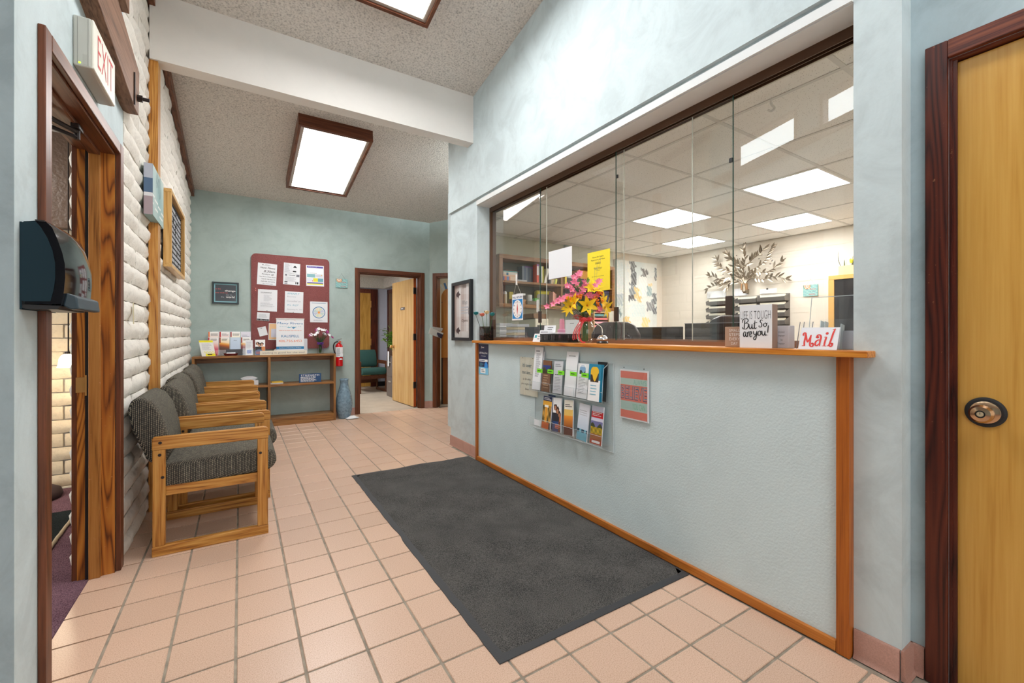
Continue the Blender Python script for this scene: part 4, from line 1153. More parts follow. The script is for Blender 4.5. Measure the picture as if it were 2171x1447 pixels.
T = shelfT(.055, 6.19, zt, .06)
o = thing('leaflet_holder', 'clear upright leaflet holder with a white and blue leaflet', 'leaflet holder', (.09, 6.2, zt))
part('holder_back', MB(T).box(-.03, 0, -.012, .082, .14, -.010), 'acrylic', o); part('holder_front', MB(T).box(-.03, 0, .004, .082, .09, .006), 'acrylic', o)
o = solo('leaflet', MB(T).box(0, .003, 0, .075, .185, .002), 'paper', 'narrow white leaflet with a blue picture at its foot', 'leaflet')
picture(T, .014, .022, .062, .066, 8, 7, lambda u, v: (116, 140, 210) if (int(u * 8) * 3 + int(v * 7) * 5) % 4 else (176, 192, 232), o, z=.0024); print_rows(T, .01, .165, .064, .08, 9, 'ink_light', o, z=.0024, h=.3, seed=6)
T = shelfT(.155, 6.19, zt, .06)
o = solo('leaflet', MB(T).box(0, 0, 0, .108, .19, .002), 'paper', 'leaflet with a group portrait over a slate blue foot on the low shelf', 'leaflet')


def crowd(u, v):
    if v < .28 + .08 * math.sin(u * 4): return (104, 122, 158)
    for cx, cy, r in ((.22, .72, .10), (.42, .62, .11), (.68, .66, .11)):
        if (u - cx) ** 2 + ((v - cy) * 1.2) ** 2 < r * r: return (206, 158, 130)
        if (u - cx) ** 2 + ((v - cy - .05) * 1.2) ** 2 < (r * 1.4) ** 2: return (52, 36, 34)
    if v < .56 and u < .62: return (44, 46, 50)
    if v < .56 and u > .62: return (214, 140, 84)
    return (246, 246, 246)


picture(T, .001, .001, .107, .189, 14, 22, crowd, o, z=.0022); print_rows(T, .012, .045, .095, .012, 3, 'ink_orange', o, z=.0026, h=.5, seed=3)
# roll of tape, long sign, tabletop banner
tp = MB(); T = frame((.395, 6.235, zt + .040), (1, 0, 0))
tp.T = T
ring = [(.036, -.010), (.036, .010), (.018, .010), (.018, -.010), (.036, -.010)]
tp.lathe(ring, (0, 0, 0), 24); solo('tape_roll', tp, 'white', 'roll of white tape standing behind the long wooden saying', 'tape', smooth=.8)
a = aY(544, 749, 6.16); b = aY(632, 742, 6.16)
T = frame((.205, 6.155, zt), (1, 0, 0))
sg = solo('saying_block', MB(T).box(0, 0, 0, .525, .052, .018), 'paper_cream', 'long low white block lettered about smiling on the low shelf', 'sign', bevel=.001)
text('smiling is good for the soul', T, .262, .024, .47, .026, 'ink_grey', sg, z=.0185)
bn = thing('tabletop_banner', 'white tabletop banner with a phone number standing before the maroon board', 'banner', (.53, 6.21, zt))
T = frame((.385, 6.20, zt + .048), (1, 0, 0))
part('sheet', MB(T).box(0, 0, 0, .318, .405, .0015), 'paper', bn)
part('top_rail', MB(T).box(-.004, .400, -.003, .322, .412, .006), 'white', bn)
part('stand_base', MB().box(.40, 6.19, zt, .69, 6.25, zt + .018), 'white', bn); part('pole', MB().tube([(.54, 6.225, zt + .018), (.54, 6.208, zt + .46)], .004, 8), 'steel_rim', bn)
part('blue_band', MB(T).box(0, .018, .0015, .318, .052, .0020), 'ink_blue', bn)
text('Excellence in Whole Person Wellness', T, .159, .035, .25, .013, 'ink_white', bn, z=.0022)
text('406.756.6453', T, .159, .124, .265, .030, 'ink_orange', bn, z=.0017)
text('KALISPELL', T, .159, .185, .205, .032, 'ink_blue', bn, z=.0017, bold=.01)
print_rows(T, .03, .262, .288, .252, 1, 'ink_orange', bn, z=.0017, h=.45, seed=2)
text('Many Rivers', T, .159, .345, .290, .036, 'ink_blue', bn, z=.0017)
text('WHOLE HEALTH', T, .159, .308, .245, .010, 'ink_cyan', bn, z=.0017, spacing=1.8)
strokes([[(0, 0), (.5, .2), (1, 0)]], T, .085, .372, .15, .002, 'ink_orange', bn, z=.0018)
part('swoosh', MB(T).prism([(.115, .300), (.232, .300), (.205, .284), (.175, .297), (.14, .286)], 2, .0017, .002), 'ink_cyan', bn)
part('swoosh', MB(T).prism([(.175, .300), (.215, .300), (.20, .282), (.188, .282)], 2, .0018, .0022), 'ink_blue', bn)
solo('white_ornament', MB().lathe([(.018, 0), (.020, .012), (.012, .03), (.016, .042), (.001, .056)], (.712, 6.16, zt), 14), 'white', 'small white ornament at the end of the long wooden saying', 'ornament', smooth='all')
solo('card_holder', MB(frame((.70, 6.26, zt), (1, 0, 0), (0, .06, 1))).prism(rounded(0, 0, .05, .20, .012), 2, 0, .012), 'paper_grey', 'tall narrow pale card holder behind the tabletop banner', 'card holder')

# flower vase with purple bow
def petal_mesh(mb, c, d, L, w, curl=.4, n=3, up=None, fold=.25):
    d = Vector(d).normalized(); up = Vector(up or (0, 0, 1)); s = d.cross(up)
    s = s.normalized() if s.length > 1e-3 else Vector((1, 0, 0)); nn = s.cross(d).normalized(); c = Vector(c)
    rows = []
    for i in range(n + 1):
        t = i / n; ww = w * math.sin(PI * (.12 + .88 * t) ** .8) * .5 if i < n else .0004
        p = c + d * (L * t) - nn * (curl * L * t * t) * -1
        rows.append((p - s * ww + nn * ww * fold, p, p + s * ww + nn * ww * fold))
    vs = [q for r in rows for q in r]; fs = []
    for i in range(n):
        a = i * 3; fs += [(a, a + 1, a + 4, a + 3), (a + 1, a + 2, a + 5, a + 4)]
    mb.add(vs, fs)


def flower(c, axis, k, L, w, curl, mat, parent, name='blossom', centre=None, tilt=.8, rn=random):
    axis = Vector(axis).normalized(); a = axis.orthogonal().normalized(); b = axis.cross(a); mb = MB()
    for i in range(k):
        an = 2 * PI * i / k + rn.uniform(-.15, .15)
        r = a * math.cos(an) + b * math.sin(an); d = r * tilt + axis * (1 - tilt * .5)
        petal_mesh(mb, c, d, L * rn.uniform(.9, 1.08), w, -curl, 3, up=axis)
    o = part(name, mb, mat, parent, smooth='all')
    if centre:
        m2 = MB().ball(Vector(c) + axis * L * .10, L * .09, 6, 4); part('flower_centre', m2, centre, o)
    return o


rf = random.Random(4)
gl = thing('glass_jar', 'clear glass jar with a purple bow at the end of the low shelf', 'jar', (.905, 6.24, zt))
part('glass_body', MB().lathe([(.038, 0), (.042, .01), (.042, .10), (.034, .125), (.032, .14)], (.905, 6.24, zt), 20), 'vase_glass', gl, smooth='all')
bw_ = MB()
for sgn in (-1, 1): petal_mesh(bw_, (.905, 6.20, zt + .135), (sgn, -.2, .35), .055, .05, .1)
petal_mesh(bw_, (.905, 6.195, zt + .135), (.3, -.1, -1), .12, .03, .1); petal_mesh(bw_, (.91, 6.195, zt + .135), (.65, -.1, -.9), .10, .03, .1)
bw_.lathe([(.036, .12), (.040, .128), (.040, .142), (.036, .15)], (.905, 6.24, zt), 16)
part('bow', bw_, flat(110, 66, 170), gl)
bq = thing('bouquet', 'bunch of white and magenta artificial flowers in the glass jar', 'flowers', (.905, 6.24, zt + .02))
st = MB()
for i in range(46):
    an = rf.uniform(0, 2 * PI); r = rf.uniform(.03, .11)
    st.tube([(.905 + .012 * math.cos(an), 6.24 + .012 * math.sin(an), zt + .01), (.905 + .02 * math.cos(an), 6.24 + .02 * math.sin(an), zt + .14), (.905 + r * math.cos(an), 6.235 + r * .6 * math.sin(an), zt + rf.uniform(.2, .30))], .0016, 4)
part('stems', st, 'leaf_dark', bq, kind='stuff')
for i in range(22):
    an = rf.uniform(0, 2 * PI); r = rf.uniform(.03, .15); m = 'ink_white' if i % 3 else flat(150, 40, 110)
    zz = zt + .33 - r * .7 + rf.uniform(-.02, .02)
    flower((.905 + r * math.cos(an), 6.22 + r * .5 * math.sin(an), zz), (math.cos(an) * .6, -.7, .6), 5, .030, .020, .3, m if isinstance(m, str) else m, bq, rn=rf)

# blue floor vase, white cloth
bv = solo('floor_vase', MB().lathe([(.068, 0), (.078, .02), (.098, .10), (.108, .19), (.102, .27), (.082, .35), (.062, .42), (.052, .47), (.053, .51), (.060, .535), (.050, .537), (.044, .50), (.04, .45)], (1.200, 6.20, 0), 36),
          None or plain('mottled_blue_glaze', rgb(120, 146, 164), rough=.25, noise=.28, nscale=38), 'tall mottled blue ceramic vase on the floor beside the low shelf', 'vase', smooth='all')
wc = thing('bonnet', 'small crumpled white lace bonnet lying on the floor by the blue vase', 'bonnet', (1.275, 6.10, 0))
m_ = MB(); rr = random.Random(2); pr = [(.075, .002), (.078, .006), (.052, .018), (.040, .030), (.018, .040), (.001, .036)]
m_.lathe(pr, (1.285, 6.10, 0), 18, sx=1.1, sy=.8); m_.v = [p + Vector((rr.uniform(-.005, .005), rr.uniform(-.005, .005), abs(rr.uniform(0, .006)))) for p in m_.v]
part('cloth', m_, 'paper', wc, smooth='all')
m_ = MB(); 
for k in range(16): an = 2 * PI * k / 16; m_.tube([(1.285 + .03 * math.cos(an + i * .4), 6.10 + .022 * math.sin(an + i * .4), .031 - .001 * i) for i in range(3)], .002, 4)
part('lace', m_, 'ink_light', wc, kind='stuff')
# fire extinguisher
fx, fy = 1.158, 6.335
fe = thing('fire_extinguisher', 'red fire extinguisher with black hose on the back wall', 'fire extinguisher', (fx, fy, .70))
part('cylinder', MB().lathe([(.040, .70), (.050, .706), (.050, .955), (.046, .985), (.032, 1.008), (.018, 1.018), (.016, 1.03)], (fx, fy, 0), 28), 'red', fe, smooth=True)
lb = MB()
for i in range(12):
    a0, a1 = [math.radians(-165 + 12 * q) for q in (i, i + 1)]
    lb.add([(fx + .0507 * math.cos(q), fy + .0507 * math.sin(q), z) for q, z in ((a0, .83), (a1, .83), (a1, .965), (a0, .965))], [(0, 1, 2, 3)])
lbo = part('paper_label', lb, 'paper', fe)
Tl2 = frame((fx - .01, fy - .0515, .90), (1, -.1, 0)); print_rows(Tl2, -.025, .05, .02, -.055, 7, 'ink_grey', lbo, z=.001, h=.4, seed=5)
Tl3 = frame((fx + .014, fy - .0530, .80), (1, .2, 0)); part('diamond_mark', MB(Tl3).prism([(-.03, 0), (0, -.012), (.03, 0), (0, .012)], 2, 0, .001), 'paper', fe)
part('tag', MB(frame((fx + .012, fy - .060, .85), (1, .1, 0))).box(-.012, -.012, 0, .030, .030, .001), 'paper', fe)
part('valve', MB().lathe([(.014, 1.018), (.018, 1.03), (.018, 1.05), (.01, 1.056)], (fx, fy, 0), 12).box(fx - .022, fy - .02, 1.03, fx + .012, fy + .01, 1.05), 'chrome', fe)
part('handle', MB().prism([(fx - .03, 1.052), (fx + .035, 1.075), (fx + .033, 1.085), (fx - .03, 1.064)], 1, fy - .01, fy + .01).prism([(fx - .03, 1.040), (fx + .045, 1.030), (fx + .045, 1.036), (fx - .03, 1.048)], 1, fy - .01, fy + .01), 'chrome', fe)
part('gauge', MB().lathe([(.014, -.022), (.014, -.032), (.001, -.033)], (fx + .008, fy, 1.035), 14, 1), flat(200, 90, 60), fe)
part('hose', MB().tube(smooth_pts([(fx - .02, fy - .015, 1.04), (fx - .055, fy - .03, 1.03), (fx - .078, fy - .04, .985), (fx - .072, fy - .045, .92), (fx - .052, fy - .045, .87)]), .0085, 8), 'black_matte', fe, smooth='all')
part('bracket', MB().box(fx - .015, fy + .045, .74, fx + .015, YB, 1.0), 'steel_dark', fe)
# books and boxes in the shelf bays
solo('notebook', MB().box(.322, 6.16, .519, .46, 6.32, .532), 'paper_grey', 'pale grey notebook lying under the yellow one in the shelf bay', 'book')
solo('notebook', MB(Matrix.Translation((.398, 6.24, .5325)) @ Matrix.Rotation(.05, 4, 'Z')).box(-.066, -.08, 0, .06, .075, .011), flat(236, 196, 70), 'yellow notebook on top of the grey one in the shelf bay', 'book')
T = frame((.640, 6.16, .519), (1, 0, 0), (0, .06, 1))
sb = solo('strength_sign', MB(T).box(0, 0, 0, .262, .112, .014), flat(36, 74, 118), 'dark blue block sign headed STRENGTH in the right shelf bay', 'sign', bevel=.001)
text('STRENGTH', T, .131, .090, .215, .024, 'ink_white', sb, z=.0145, bold=.012, spacing=1.25)
print_rows(T, .018, .074, .248, .008, 6, 'ink_white', sb, z=.0145, h=.45, seed=8)
tb = thing('tissue_box', 'white tissue box with tissue sticking out behind the chair arms', 'tissue box', (.08, 6.25, .519))
part('carton', MB().box(-.03, 6.19, .519, .19, 6.31, .572), 'paper', tb, bevel=.003)
m_ = MB(); m_.add([(.03, 6.25, .572), (.15, 6.25, .572), (.185, 6.24, .60), (.13, 6.245, .625), (.075, 6.255, .628), (.0, 6.25, .605), (.09, 6.225, .588)], [(0, 1, 6), (1, 2, 6), (2, 3, 6), (3, 4, 6), (4, 5, 6), (5, 0, 6)]); part('tissue', m_, 'paper', tb)
for k in range(3): solo('magazine', MB().box(-.36 + .01 * k, 6.15, .519 + .012 * k, -.22 + .008 * k, 6.33, .529 + .012 * k), (flat(70, 74, 84), flat(150, 156, 170), flat(200, 205, 214))[k], ('dark magazine at the bottom', 'grey magazine in the middle', 'pale magazine on top')[k] + ' of the small pile in the left shelf bay', 'magazine', group='magazines in the left shelf bay')

# ---- back wall pictures
TB = frame((0, YB - .001, 0), (1, 0, 0))
fr_ = thing('framed_saying', 'small black framed print about change on the back wall', 'picture', (-.152, YB, 1.52))
u0, u1, v0, v1 = -.288, -.014, 1.518, 1.784
f_ = MB(TB); f_.box(u0, v0, 0, u1, v0 + .018, .022).box(u0, v1 - .018, 0, u1, v1, .022).box(u0, v0 + .018, 0, u0 + .018, v1 - .018, .022).box(u1 - .018, v0 + .018, 0, u1, v1 - .018, .022)
part('frame', f_, flat(16, 34, 42, .3), fr_)
part('mount', MB(TB).box(u0 + .017, v0 + .017, 0, u1 - .017, v1 - .017, .008), flat(146, 196, 206), fr_)
pl_ = part('print', MB(TB).box(u0 + .030, v0 + .032, .008, u1 - .030, v1 - .032, .0085), flat(52, 58, 66, .25), fr_)
tx = [('be the', -.232, 1.700, .062, .017, 'ink_pink'), ('change', -.105, 1.677, .110, .028, 'ink_white'), ('you wish to', -.195, 1.652, .130, .020, 'ink_pink'), ('see in', -.118, 1.630, .062, .015, 'ink_light'), ('the', -.185, 1.602, .034, .016, 'ink_light'), ('world', -.105, 1.604, .090, .024, 'ink_white')]
for s_, cu_, cv_, w_, h_, m in tx: text(s_, TB, cu_, cv_, w_, h_, m, pl_, z=.0090, bold=.015 if m == 'ink_white' else 0)
bd = thing('notice_board', 'large maroon fabric notice board with rounded corners on the back wall', 'notice board', (.578, YB, .95))
part('panel', MB(TB).prism(rounded(.118, .950, 1.040, 2.172, .055), 2, 0, .020), 'cork', bd)
WZ_ = .0205
def bX(px, py): p = aY(px, py, YB - .022); return p.x, p.z


def note(name, q, label, cat='notice', mat='paper', w=None, rot=0, lift=0):
    """sheet on the board from its four pixel corners (tl, tr, br, bl)"""
    P = [aY(a, b, YB - .022 - lift) for a, b in q]
    wd = ((P[1] - P[0]).length + (P[2] - P[3]).length) / 2; hg = ((P[0] - P[3]).length + (P[1] - P[2]).length) / 2
    c = (P[0] + P[1] + P[2] + P[3]) / 4; an = math.atan2(P[1].z - P[0].z + P[2].z - P[3].z, P[1].x - P[0].x + P[2].x - P[3].x)
    r = Vector((math.cos(an), 0, math.sin(an))); up = Vector((-math.sin(an), 0, math.cos(an)))
    T = frame(c - r * wd / 2 - up * hg / 2, r, up)
    n = 6; mb = MB(T); vs = []
    for i in range(n + 1): v = i / n; b = .0012 + .010 * (1 - v) ** 3 * (1 if lift else .2); vs += [(0, hg * v, b), (wd, hg * v, b)]
    mb.add(vs, [(2 * i, 2 * i + 1, 2 * i + 3, 2 * i + 2) for i in range(n)])
    m2 = MB(T); m2.add([(p[0], p[1], p[2] - .0006) for p in vs], [(2 * i + 2, 2 * i + 3, 2 * i + 1, 2 * i) for i in range(n)])
    mb.v += m2.v; mb.f += [tuple(k + len(vs) for k in f) for f in m2.f]; mb.c += m2.c
    o = solo(name, mb, mat, label, cat, group='sheets on the maroon notice board')
    return o, T, wd, hg


def pin(T, u, v, col=(220, 220, 225), parent=None):
    part('pin', MB(T).ball((u, v, .006), .005, 6, 4), flat(*col), parent)


def z530(x, y): return 530 + x / 8.511, 530 + y / 8.511


S_ = 8.511
def Q(*p): return [z530(*a) for a in p]


o, T, w, h = note('notice', Q((137, 222), (490, 258), (472, 648), (130, 610)), 'white notice with a handwritten 8:30 in black marker on the board', lift=0)
text('SMART', T, w * .52, h * .925, w * .28, h * .035, 'ink', o, z=.0035); print_rows(T, w * .3, h * .90, w * .75, h * .87, 1, 'ink_light', o, z=.0035, seed=1)
part('emblem', MB(T).prism([(w * .26 + .006 * math.cos(a * PI / 4), h * .925 + .006 * math.sin(a * PI / 4)) for a in range(8)], 2, .0035, .0040), 'ink', o)
for s_, cy, ww, hh_, cx in (('Now Meets', .79, .78, .075, .52), ('8:30am', .635, .58, .10, .62), ('Fridays @', .49, .62, .075, .54), ('Many Rivers Whole Health', .37, .86, .05, .53), ('1350 N. Meridian Rd', .27, .74, .045, .58), ('Call 406-257-0078', .16, .72, .045, .56), ('for more info', .06, .52, .04, .56)):
    text(s_, T, w * cx, h * cy, w * ww, h * hh_, 'ink', o, z=.0030 + .010 * (1 - cy) ** 3 * .2 + .0006, shear=.25)
pin(T, w * .5, h * .99, parent=o)
o, T, w, h = note('notice', Q((625, 222), (905, 252), (898, 638), (582, 610)), 'densely printed white flyer with small black drawings, top middle of the board')
print_rows(T, w * .06, h * .96, w * .42, h * .56, 10, 'ink_light', o, z=.0036, h=.4, seed=21); print_rows(T, w * .30, h * .46, w * .72, h * .42, 1, 'ink_grey', o, z=.0037, h=.6, seed=22); print_rows(T, w * .12, h * .36, w * .8, h * .14, 6, 'ink_light', o, z=.004, h=.35, seed=23)
part('line', MB(T).box(w * .04, h * .515, .0035, w * .97, h * .522, .0038), 'ink_grey', o); part('line', MB(T).box(w * .46, h * .52, .0033, w * .465, h * .95, .0036), 'ink_light', o)
part('drawing', MB(T).prism([(w * .56, h * .80), (w * .80, h * .80), (w * .74, h * .86), (w * .68, h * .90), (w * .62, h * .86)], 2, .0030, .0034), 'ink', o)
for a, b, c_, d, m in ((.56, .60, .76, .65, 'ink'), (.08, .10, .26, .14, 'ink'), (.08, .03, .26, .06, 'ink_grey'), (.78, .38, .97, .48, 'ink_grey'), (.10, .40, .22, .48, 'ink_grey'), (.74, .04, .80, .14, 'ink'), (.84, .04, .92, .14, 'ink')):
    part('mark', MB(T).box(w * a, h * b, .0036, w * c_, h * d, .0040 + .001 * (b < .3)), m, o)
pin(T, w * .5, h * .99, parent=o)
o, T, w, h = note('poster', Q((1013, 264), (1333, 290), (1335, 655), (1013, 645)), 'white flyer with purple heading and teal and yellow blocks, top corner of the board', 'poster')
def fl2(u, v):
    if v > .90: return (92, 82, 168)
    if v > .86 or v < .03 or u < .02 or u > .98: return (250, 250, 250)
    if .40 < v < .58: return (138, 186, 194) if u < .48 else (222, 224, 234)
    if .18 < v < .38: return (222, 226, 238) if u < .38 else (232, 222, 50) if u < .66 else (110, 166, 182)
    if .10 < v < .15: return (110, 104, 180)
    if .03 < v < .10: return (226, 226, 60)
    return (250, 250, 250)
picture(T, w * .05, h * .04, w * .95, h * .96, 24, 32, fl2, o, z=.0045); print_rows(T, w * .12, h * .945, w * .9, h * .91, 1, 'ink_white', o, z=.0050, seed=31); print_rows(T, w * .2, h * .64, w * .8, h * .60, 1, 'ink_grey', o, z=.005, seed=32)
print_rows(T, w * .56, h * .56, w * .9, h * .44, 4, 'ink_light', o, z=.005, seed=33); part('lamp_mark', MB(T).prism([(w * .82, h * .53), (w * .86, h * .50), (w * .90, h * .53), (w * .86, h * .57)], 2, .005, .0054), flat(232, 196, 120), o); part('figure_mark', MB(T).box(w * .33, h * .22, .005, w * .36, h * .28, .0054), flat(214, 96, 80), o)
o, T, w, h = note('notice', Q((140, 697), (495, 722), (487, 1108), (140, 1095)), 'white letter with a faint grey typed list, below the handwritten notice')
print_rows(T, w * .14, h * .88, w * .88, h * .82, 2, 'ink_grey', o, z=.0032, h=.4, seed=41); print_rows(T, w * .3, h * .76, w * .72, h * .46, 8, 'ink_light', o, z=.0036, h=.25, seed=42); print_rows(T, w * .14, h * .40, w * .86, h * .18, 5, 'ink_light', o, z=.0042, h=.25, seed=43)
pin(T, w * .05, h * .96, (40, 70, 60), o); pin(T, w * .48, h * .02, (60, 60, 60), o)
o, T, w, h = note('notice', Q((633, 738), (967, 760), (953, 1138), (622, 1122)), 'white sheet with faint blue handwriting in the middle of the board')
for s_, cy, ww, m, cx in (('SMART', .90, .70, 'ink_cyan', .46), ('Recovery', .75, .5, 'ink_light', .36), ('Cancelled on', .55, .76, 'ink_light', .48), ('Fri. 9/27', .36, .62, 'ink_cyan', .44), ('Returning Fri. 10/4', .15, .82, 'ink_light', .54)):
    text(s_, T, w * cx, h * cy, w * ww, h * .075, m, o, z=.0042, shear=.3)
pin(T, w * .47, h * .02, (60, 60, 60), o)
o, T, w, h = note('poster', Q((1085, 925), (1402, 935), (1397, 1305), (1080, 1300)), 'white sheet with a blue ringed wheel chart on the board', 'poster')
cx, cy, R_ = w * .5, h * .48, w * .36
wh = MB(T)
def ringp(r0, r1, z, n=32, a0=0, a1=2 * PI, mb=None):
    vs = []; 
    for i in range(n + 1):
        a = a0 + (a1 - a0) * i / n; vs += [(cx + r0 * math.cos(a), cy + r0 * math.sin(a), z), (cx + r1 * math.cos(a), cy + r1 * math.sin(a), z)]
    (mb or wh).add(vs, [(2 * i, 2 * i + 1, 2 * i + 3, 2 * i + 2) for i in range(n)])
ringp(R_ * .9, R_, .0042); part('ring', wh, 'ink_blue', o)
for i in range(8):
    s2 = MB(T); ringp(R_ * .25, R_ * .80, .0042, 5, i * PI / 4 + .06, (i + 1) * PI / 4 - .06, s2); part('sector', s2, (flat(206, 210, 226), flat(222, 226, 200), flat(236, 228, 204), flat(204, 220, 216))[i % 4], o)
s2 = MB(T); ringp(0.0005, R_ * .20, .0043, 16, mb=s2); part('hub', s2, flat(240, 160, 80), o)
part('line', MB(T).box(w * .10, h * .925, .004, w * .9, h * .94, .0043), 'ink_blue', o); print_rows(T, w * .2, h * .14, w * .8, h * .06, 2, 'ink_light', o, z=.0045, seed=51)
pin(T, w * .02, h * .99, (210, 200, 205), o); pin(T, w * .98, h * .99, (210, 200, 205), o)
Q2 = lambda *p: [(540 + a / 10.335, 640 + b / 10.335) for a, b in p]
o, T, w, h = note('leaflet', Q2((50, 215), (330, 240), (320, 415), (45, 400)), 'small white card with a dark tree line along its foot, below the typed letter', 'leaflet')
print_rows(T, w * .15, h * .8, w * .88, h * .36, 4, 'ink_light', o, z=.0045, h=.3, seed=61); print_rows(T, w * .02, h * .22, w * .98, h * .02, 1, 'ink', o, z=.0052, h=.9, seed=62)
o, T, w, h = note('note_paper', Q2((55, 565), (235, 528), (292, 715), (112, 755)), 'small tilted white note pinned low on the board', 'note')
print_rows(T, w * .1, h * .9, w * .8, h * .82, 1, 'ink_light', o, z=.004, seed=63); pin(T, w * .45, h * .88, (90, 90, 100), o)
o, T, w, h = note('leaflet', Q2((293, 460), (520, 470), (540, 830), (315, 828)), 'orange bordered leaflet half hidden behind the tabletop banner', 'leaflet')
picture(T, w * .06, h * .04, w * .94, h * .96, 10, 16, lambda u, v: (214, 216, 230) if (.15 < u < .85 and .1 < v < .70) else (240, 200, 150), o, z=.0050)
pt = MB(); 
for z_ in (1.64, 1.665): pt.ball((.168, YB - .03, z_), .007, 6, 4)
for k_, z_ in enumerate((1.64, 1.665)): part('push_pin', MB().ball((.165, YB - .026, z_ + .06), .007, 8, 5), flat(240, 150, 140), bd)


def hanging_sign(name, T, label, w=.155, h=.125):
    s = thing(name, label, 'sign', T @ Vector((w / 2, 0, .01)))
    b = part('board', MB(T).box(0, 0, .001, w, h, .012), flat(120, 170, 172), s)
    cxs, cys = w * .28, h * .92
    def f(u, v):
        d = math.hypot((u - .28) * w, (v - .9) * h)
        for r, c_ in ((.014, (200, 170, 150)), (.022, (240, 230, 210)), (.030, (196, 110, 90)), (.038, (236, 214, 160)), (.044, (110, 120, 120))):
            if d < r: return c_
        return (132, 182, 184) if (int(u * 9) + int(v * 11)) % 3 else (158, 196, 190)
    picture(T, .002, .002, w - .002, h - .002, 18, 15, f, b, z=.0122)
    for s_, cy, c_ in (('Believe', .62, .66), ('in your', .42, .66), ('dreams', .18, .62)): text(s_, T, w * c_, h * cy, w * .42, h * .13, 'ink_red' if s_ != 'in your' else 'ink_teal', b, z=.0126, shear=.25)
    part('cord', MB(T).tube([(w * .2, h, .006), (w * .5, h + .072, .004), (w * .8, h, .006)], .001, 4), 'ink_grey', s)
    part('nail', MB(T).ball((w * .5, h + .074, .004), .003, 6, 4), 'ink_grey', s)
    return s


p = aY(712, 609, YB - .01)
hanging_sign('hanging_sign', frame((p.x, YB - .001, p.z), (1, 0, 0)), 'small teal hanging sign between the maroon board and the open doorway')

# ---- brick wall: letter board, canvas, masking tape
FX = BX + .004
lb = thing('letter_board', 'oak framed black letter board on the white brick wall', 'letter board', (FX, 4.6, 1.7))
pa = [aX(a, b, FX + .045) for a, b in ((361, 402), (395.5, 441), (393.5, 589), (361, 563))]
ya, yb, za, zb = pa[0].y, (pa[1].y + pa[2].y) / 2, (pa[0].z * .0 + 2.235), 1.662
ya, yb = 4.13, 5.06; 
za = 2.245; zb = 1.655
TW = frame((FX, 0, 0), (0, 1, 0))
fm = [((ya, zb), (yb, zb + .028)), ((ya, za - .028), (yb, za)), ((ya, zb + .028), (ya + .028, za - .028)), ((yb - .028, zb + .028), (yb, za - .028))]
for k, (a, b) in enumerate(fm): part('frame_bar', MB(TW).box(a[0], a[1], .002, b[0], b[1], .052), wood('pale_oak_%d' % k, rgb(170, 120, 60), rgb(206, 160, 92), rgb(222, 182, 118), axis=1 if k < 2 else 2, rings=4), lb, bevel=.002)
fe_ = part('felt', MB(TW).box(ya + .028, zb + .028, .004, yb - .028, za - .028, .022), flat(58, 58, 58, .9), lb)
gr_ = MB(TW)
nrow = 26
for k in range(nrow): z = zb + .03 + (za - zb - .06) * k / nrow; gr_.box(ya + .03, z, .022, yb - .03, z + .008, .026)
part('groove', gr_, flat(36, 36, 36, .9), fe_, kind='stuff')
ltr = MB(TW); rl = random.Random(12)
for k in range(0, 24, 2):
    z = zb + .038 + (za - zb - .06) * k / nrow; y = ya + .08
    while y < yb - .12:
        if rl.random() < .8: ltr.box(y, z + .004, .026, y + .018, z + .028, .028)
        y += .028
part('letters', ltr, 'ink_light', fe_, kind='stuff')
cv = thing('canvas_print', 'square teal and grey canvas print on the white brick beside the oak post', 'picture', (FX, 3.8, 1.9))
ya, yb, zb, za = 3.36, 3.79, 1.868, 2.175
part('canvas', MB(TW).box(ya, zb, .002, yb, za, .044), flat(150, 178, 178), cv)
def cvp(u, v):
    c_ = mixc((128, 166, 166), (176, 196, 192), (math.sin(u * 9) + math.sin(v * 5 + u * 3)) * .25 + .5)
    if abs(v - .40 + .15 * u) < .02 or abs(v - .22 + .1 * u) < .015: return (228, 230, 226)
    return c_
picture(TW, ya, zb, yb, za, 20, 24, cvp, cv, z=.0445, name='front_print')
Te = frame((FX, ya - .0005, 0), (1, 0, 0))
picture(Te, .002, zb, .044, za, 2, 14, lambda u, v: (74, 100, 130) if .42 < v < .72 else (170, 176, 190) if v >= .72 else (212, 212, 216) if v > .34 else (160, 144, 150), cv, z=.0006, name='edge_print')
strokes([[(0, .5), (.2, .9), (.1, .4), (.5, .8), (.4, .3)], [(.5, .5), (.8, .9), (.7, .2), (1, .6)]], TW, ya + .12, zb + .12, .2, .006, flat(60, 84, 92), cv, z=.0450)
p0, p1 = aX(290, 653, BX + .006), aX(291, 690, BX + .006)
solo('tape_strip', MB(frame((BX + .013, 3.01, 1.20), (0, 1, 0), (0, -.06, 1))).box(0, 0, 0, .026, .115, .0012), flat(206, 196, 164), 'short strip of cream masking tape stuck on the white brick', 'tape')

# ---- exit sign
ex = thing('exit_sign', 'white box EXIT sign with red letters above the foyer doorway', 'exit sign', (LX, 2.32, 2.12))
ya, yb, zb, za, xo = 2.155, 2.475, 2.118, 2.300, LX + .056
part('housing', MB().box(LX, ya, zb, xo - .006, yb, za), flat(196, 196, 188, .4), ex, bevel=.006, seg=3)
fp = part('face_plate', MB().box(xo - .010, ya + .001, zb + .001, xo, yb - .001, za - .001), flat(226, 224, 212, .5), ex, bevel=.005, seg=3)
TE = frame((xo, 0, 0), (0, 1, 0))
text('EXIT', TE, (ya + yb) / 2 + .004, (za + zb) / 2 + .004, .225, .120, plain('exit_red', rgb(196, 18, 16), rough=.5), fp, z=.0006, thick=.001, bold=-.012)
part('indicator_light', MB().ball((LX + .018, ya + .001, zb + .012), .004, 8, 5), plain('green_led', rgb(170, 230, 60), emit=rgb(150, 230, 40), es=2), ex)
